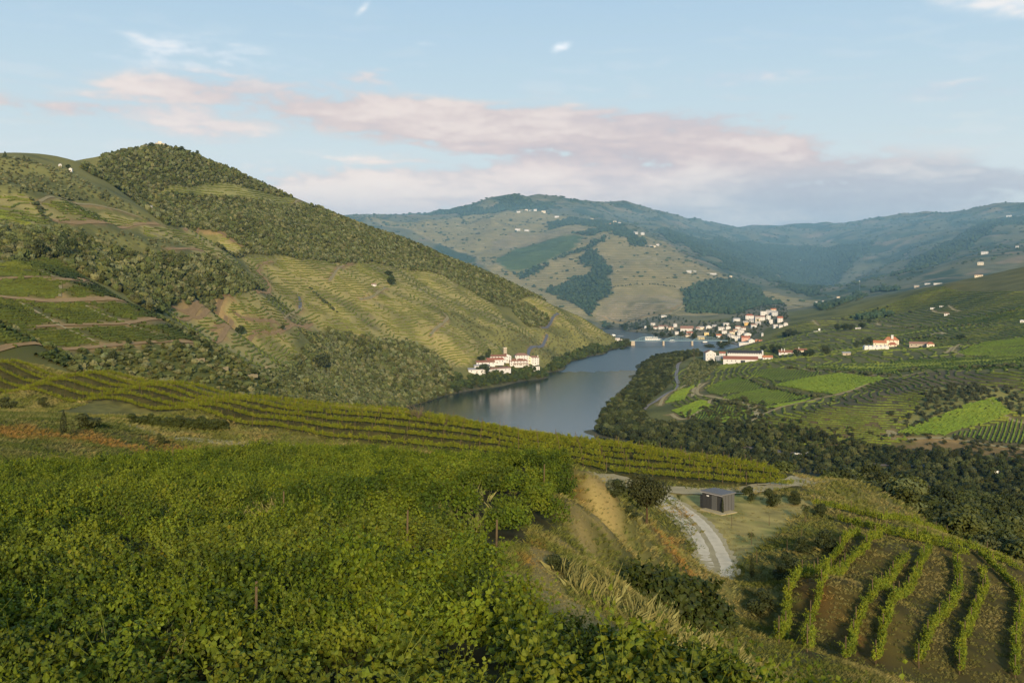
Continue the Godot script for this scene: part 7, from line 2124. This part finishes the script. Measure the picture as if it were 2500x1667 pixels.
	for k in 16:
		var q := Vector2(-65.7, 173.8).lerp(Vector2(-50.9, 175.5), k / 15.0)
		bush("dense dark green vine thicket beside the road at the left", spot(q.x, q.y, -0.1), rng.randf_range(2.4, 3.4), rng.randf_range(1.8, 2.6), Color(0.055, 0.068, 0.016), "thicket beside the road", "vine_thicket", "thicket")
	# trees on the spur's edge
	for s in [["bright green tree on the rim of the shoulder above the railway", 24, 176, 6.0], ["second bright green tree on the rim of the shoulder", 30, 172, 5.0], ["third bright green tree on the rim of the shoulder", 36, 170, 5.5], ["rounded tree on the rim where the shoulder drops to the wood", 44, 162, 5.5], ["grey-green tree at the right end of the shoulder rows", 50, 156, 4.5]]:
		var o := thing("rim_tree", s[0], "tree", spot(s[1], s[2], -1.6), rng.randf() * TAU, "trees on the rim of the shoulder")
		tinted_part("crown", K.woods[rng.randi() % 4], Color(0.07, 0.085, 0.02), o).scale = Vector3(s[3], s[3] * 0.85, s[3])
	for k in 16:
		var u := rng.randf()
		var q := Vector2(-25, 197).lerp(Vector2(12, 173), u)
		bush("low green bush along the crest of the shoulder before the river", spot(q.x + rng.randf_range(-2, 2), q.y + 5.0, -1.3), rng.randf_range(1.6, 3.0), rng.randf_range(1.6, 2.6), Color(0.07, 0.085, 0.022), "bushes along the crest", "crest_bush")
	# old dry-stone walls on the scrubby slope behind the shoulder
	for s in [["grey dry-stone wall on the scrubby slope, uppermost", -262, 1046, 22.0], ["grey dry-stone wall on the scrubby slope, at the left", -177, 601, 16.0], ["grey dry-stone wall on the scrubby slope, left of the round tree", -264, 1145, 14.0], ["grey dry-stone wall on the scrubby slope, in the middle", -166, 622, 20.0], ["grey dry-stone wall on the scrubby slope, lower right", -241, 1139, 18.0], ["short pale wall on the scrubby slope below the spur", -198, 698, 9.0], ["short pale wall on the scrubby slope beside the gully", -246, 1273, 12.0], ["low broken wall near the crest of the shoulder", -188, 595, 12.0]]:
		var o := thing("stone_wall", s[0], "wall", spot(s[1], s[2]), 0.2, "dry-stone walls on the scrubby slope")
		for k in 6:
			var w2 := Build.new()
			w2.box(Vector3((k / 6.0 - 0.5) * s[3] * 0.7, -1.5, -0.4), Vector3(((k + 1) / 6.0 - 0.5) * s[3] * 0.7 - 0.05, 0.7 + rng.randf_range(-0.35, 0.35), 0.4 + rng.randf_range(-0.1, 0.1)))
			part("wall_section", w2.mesh(), paint("wall", "fieldstone"), o)
	# the dead tree on the crest
	var dead := thing("dead_tree", "bare dead tree with spreading grey branches on the crest before the river", "tree", spot(-16.2, 170.3, -0.6))
	var q := Build.new()
	q.tint = Color(1.1, 1.0, 0.85)
	q.tube(Vector3.ZERO, Vector3(0.2, 1.6, 0), 0.16, 0.11)
	for k in 22:
		var way := unit()
		var o := Vector3(0.2, 1.2 + 0.05 * (k % 8), 0)
		var e := o + Vector3(way.x * 1.7 - 0.6, 0.5 + absf(way.y) * 2.4, way.z * 1.7)
		q.tube(o, e, 0.055, 0.02, 4)
		for j in 3:
			q.tube(o.lerp(e, 0.5 + 0.15 * j), o.lerp(e, 0.6 + 0.15 * j) + unit() * 0.7, 0.022, 0.008, 3)
	part("branches", q.mesh(), M.wood, dead)
	# posts among the front vines
	var p := Build.new()
	p.tint = Color(0.9, 0.8, 0.6)
	p.tube(Vector3(0, -0.2, 0), Vector3(0.03, 1.45, 0.02), 0.03, 0.026, 7)
	var post := p.mesh()
	for s in [["weathered post in the front vines at the bottom", -4.8, 18.6], ["post among the front vines at the middle, right of the gap", -2.9, 27.4], ["post among the front vines beside the dry path", -0.4, 24.5], ["post in the gap of the front vines", -21.8, 63.9], ["post near the crest of the front vines", 1.4, 43.9], ["post left of the middle of the front vines", -8.1, 35.2]]:
		var o := thing("vine_post", s[0], "post", spot(s[1], s[2]), 0.0, "posts in the front vineyard")
		part("post", post, M.wood, o)


func _ready() -> void:
	rng.seed = 20
	# the camera: level, its lens shifted down
	var cam := Camera3D.new()
	cam.name = "camera"
	add_child(cam)
	cam.position = EYE
	cam.projection = Camera3D.PROJECTION_FRUSTUM
	cam.near = 0.5
	cam.far = 14000.0
	cam.size = 0.5 * 1667.0 / 2432.0
	cam.frustum_offset = Vector2(0.0, -0.5 * 160.5 / 2432.0)
	cam.current = true
	var env := Environment.new()
	env.background_mode = Environment.BG_SKY
	var sm := PanoramaSkyMaterial.new()
	sm.panorama = make_sky()
	env.sky = Sky.new()
	env.sky.sky_material = sm
	env.tonemap_mode = Environment.TONE_MAPPER_LINEAR
	env.tonemap_exposure = 1.25
	env.sdfgi_enabled = true
	env.ssao_enabled = true
	env.ssil_enabled = true
	env.background_energy_multiplier = 0.98
	env.fog_enabled = true
	env.fog_density = 0.00002
	env.fog_light_color = Color(0.55, 0.8, 1.0)
	var we := WorldEnvironment.new()
	we.name = "environment"
	we.environment = env
	add_child(we)
	env.volumetric_fog_enabled = true
	env.volumetric_fog_density = 0.0
	var haze := FogVolume.new()
	haze.name = "valley_haze"
	haze.shape = RenderingServer.FOG_VOLUME_SHAPE_BOX
	haze.size = Vector3(9600, 600, 6800)
	haze.position = Vector3(1000, 280, -6500)
	var hm := FogMaterial.new()
	hm.density = 0.00013
	hm.albedo = Color(0.68, 0.88, 1.0)
	haze.material = hm
	haze.set_meta("kind", "stuff")
	add_child(haze)
	var sun := DirectionalLight3D.new()
	sun.name = "sun"
	add_child(sun)
	sun.rotation_degrees = Vector3(-17.0, 6.0, 0.0)
	sun.light_color = Color(1.0, 0.91, 0.78)
	sun.light_energy = 1.6
	sun.light_angular_distance = 6.0
	sun.shadow_enabled = true
	make_materials()
	M.near_ground = textured(mat(Color.WHITE, 0.95), grain(6, 0.05, 0.6, 1.0), 4.0)
	land()
	tree_meshes()
	valley_plants()
	town()
	estate()
	winery()
	bridge()
	roads()
	valley_trees()
	near_meshes()
	near_woods()
	shoulder_rows()
	right_terraces()
	front_vines()
	grasses()
	near_things()
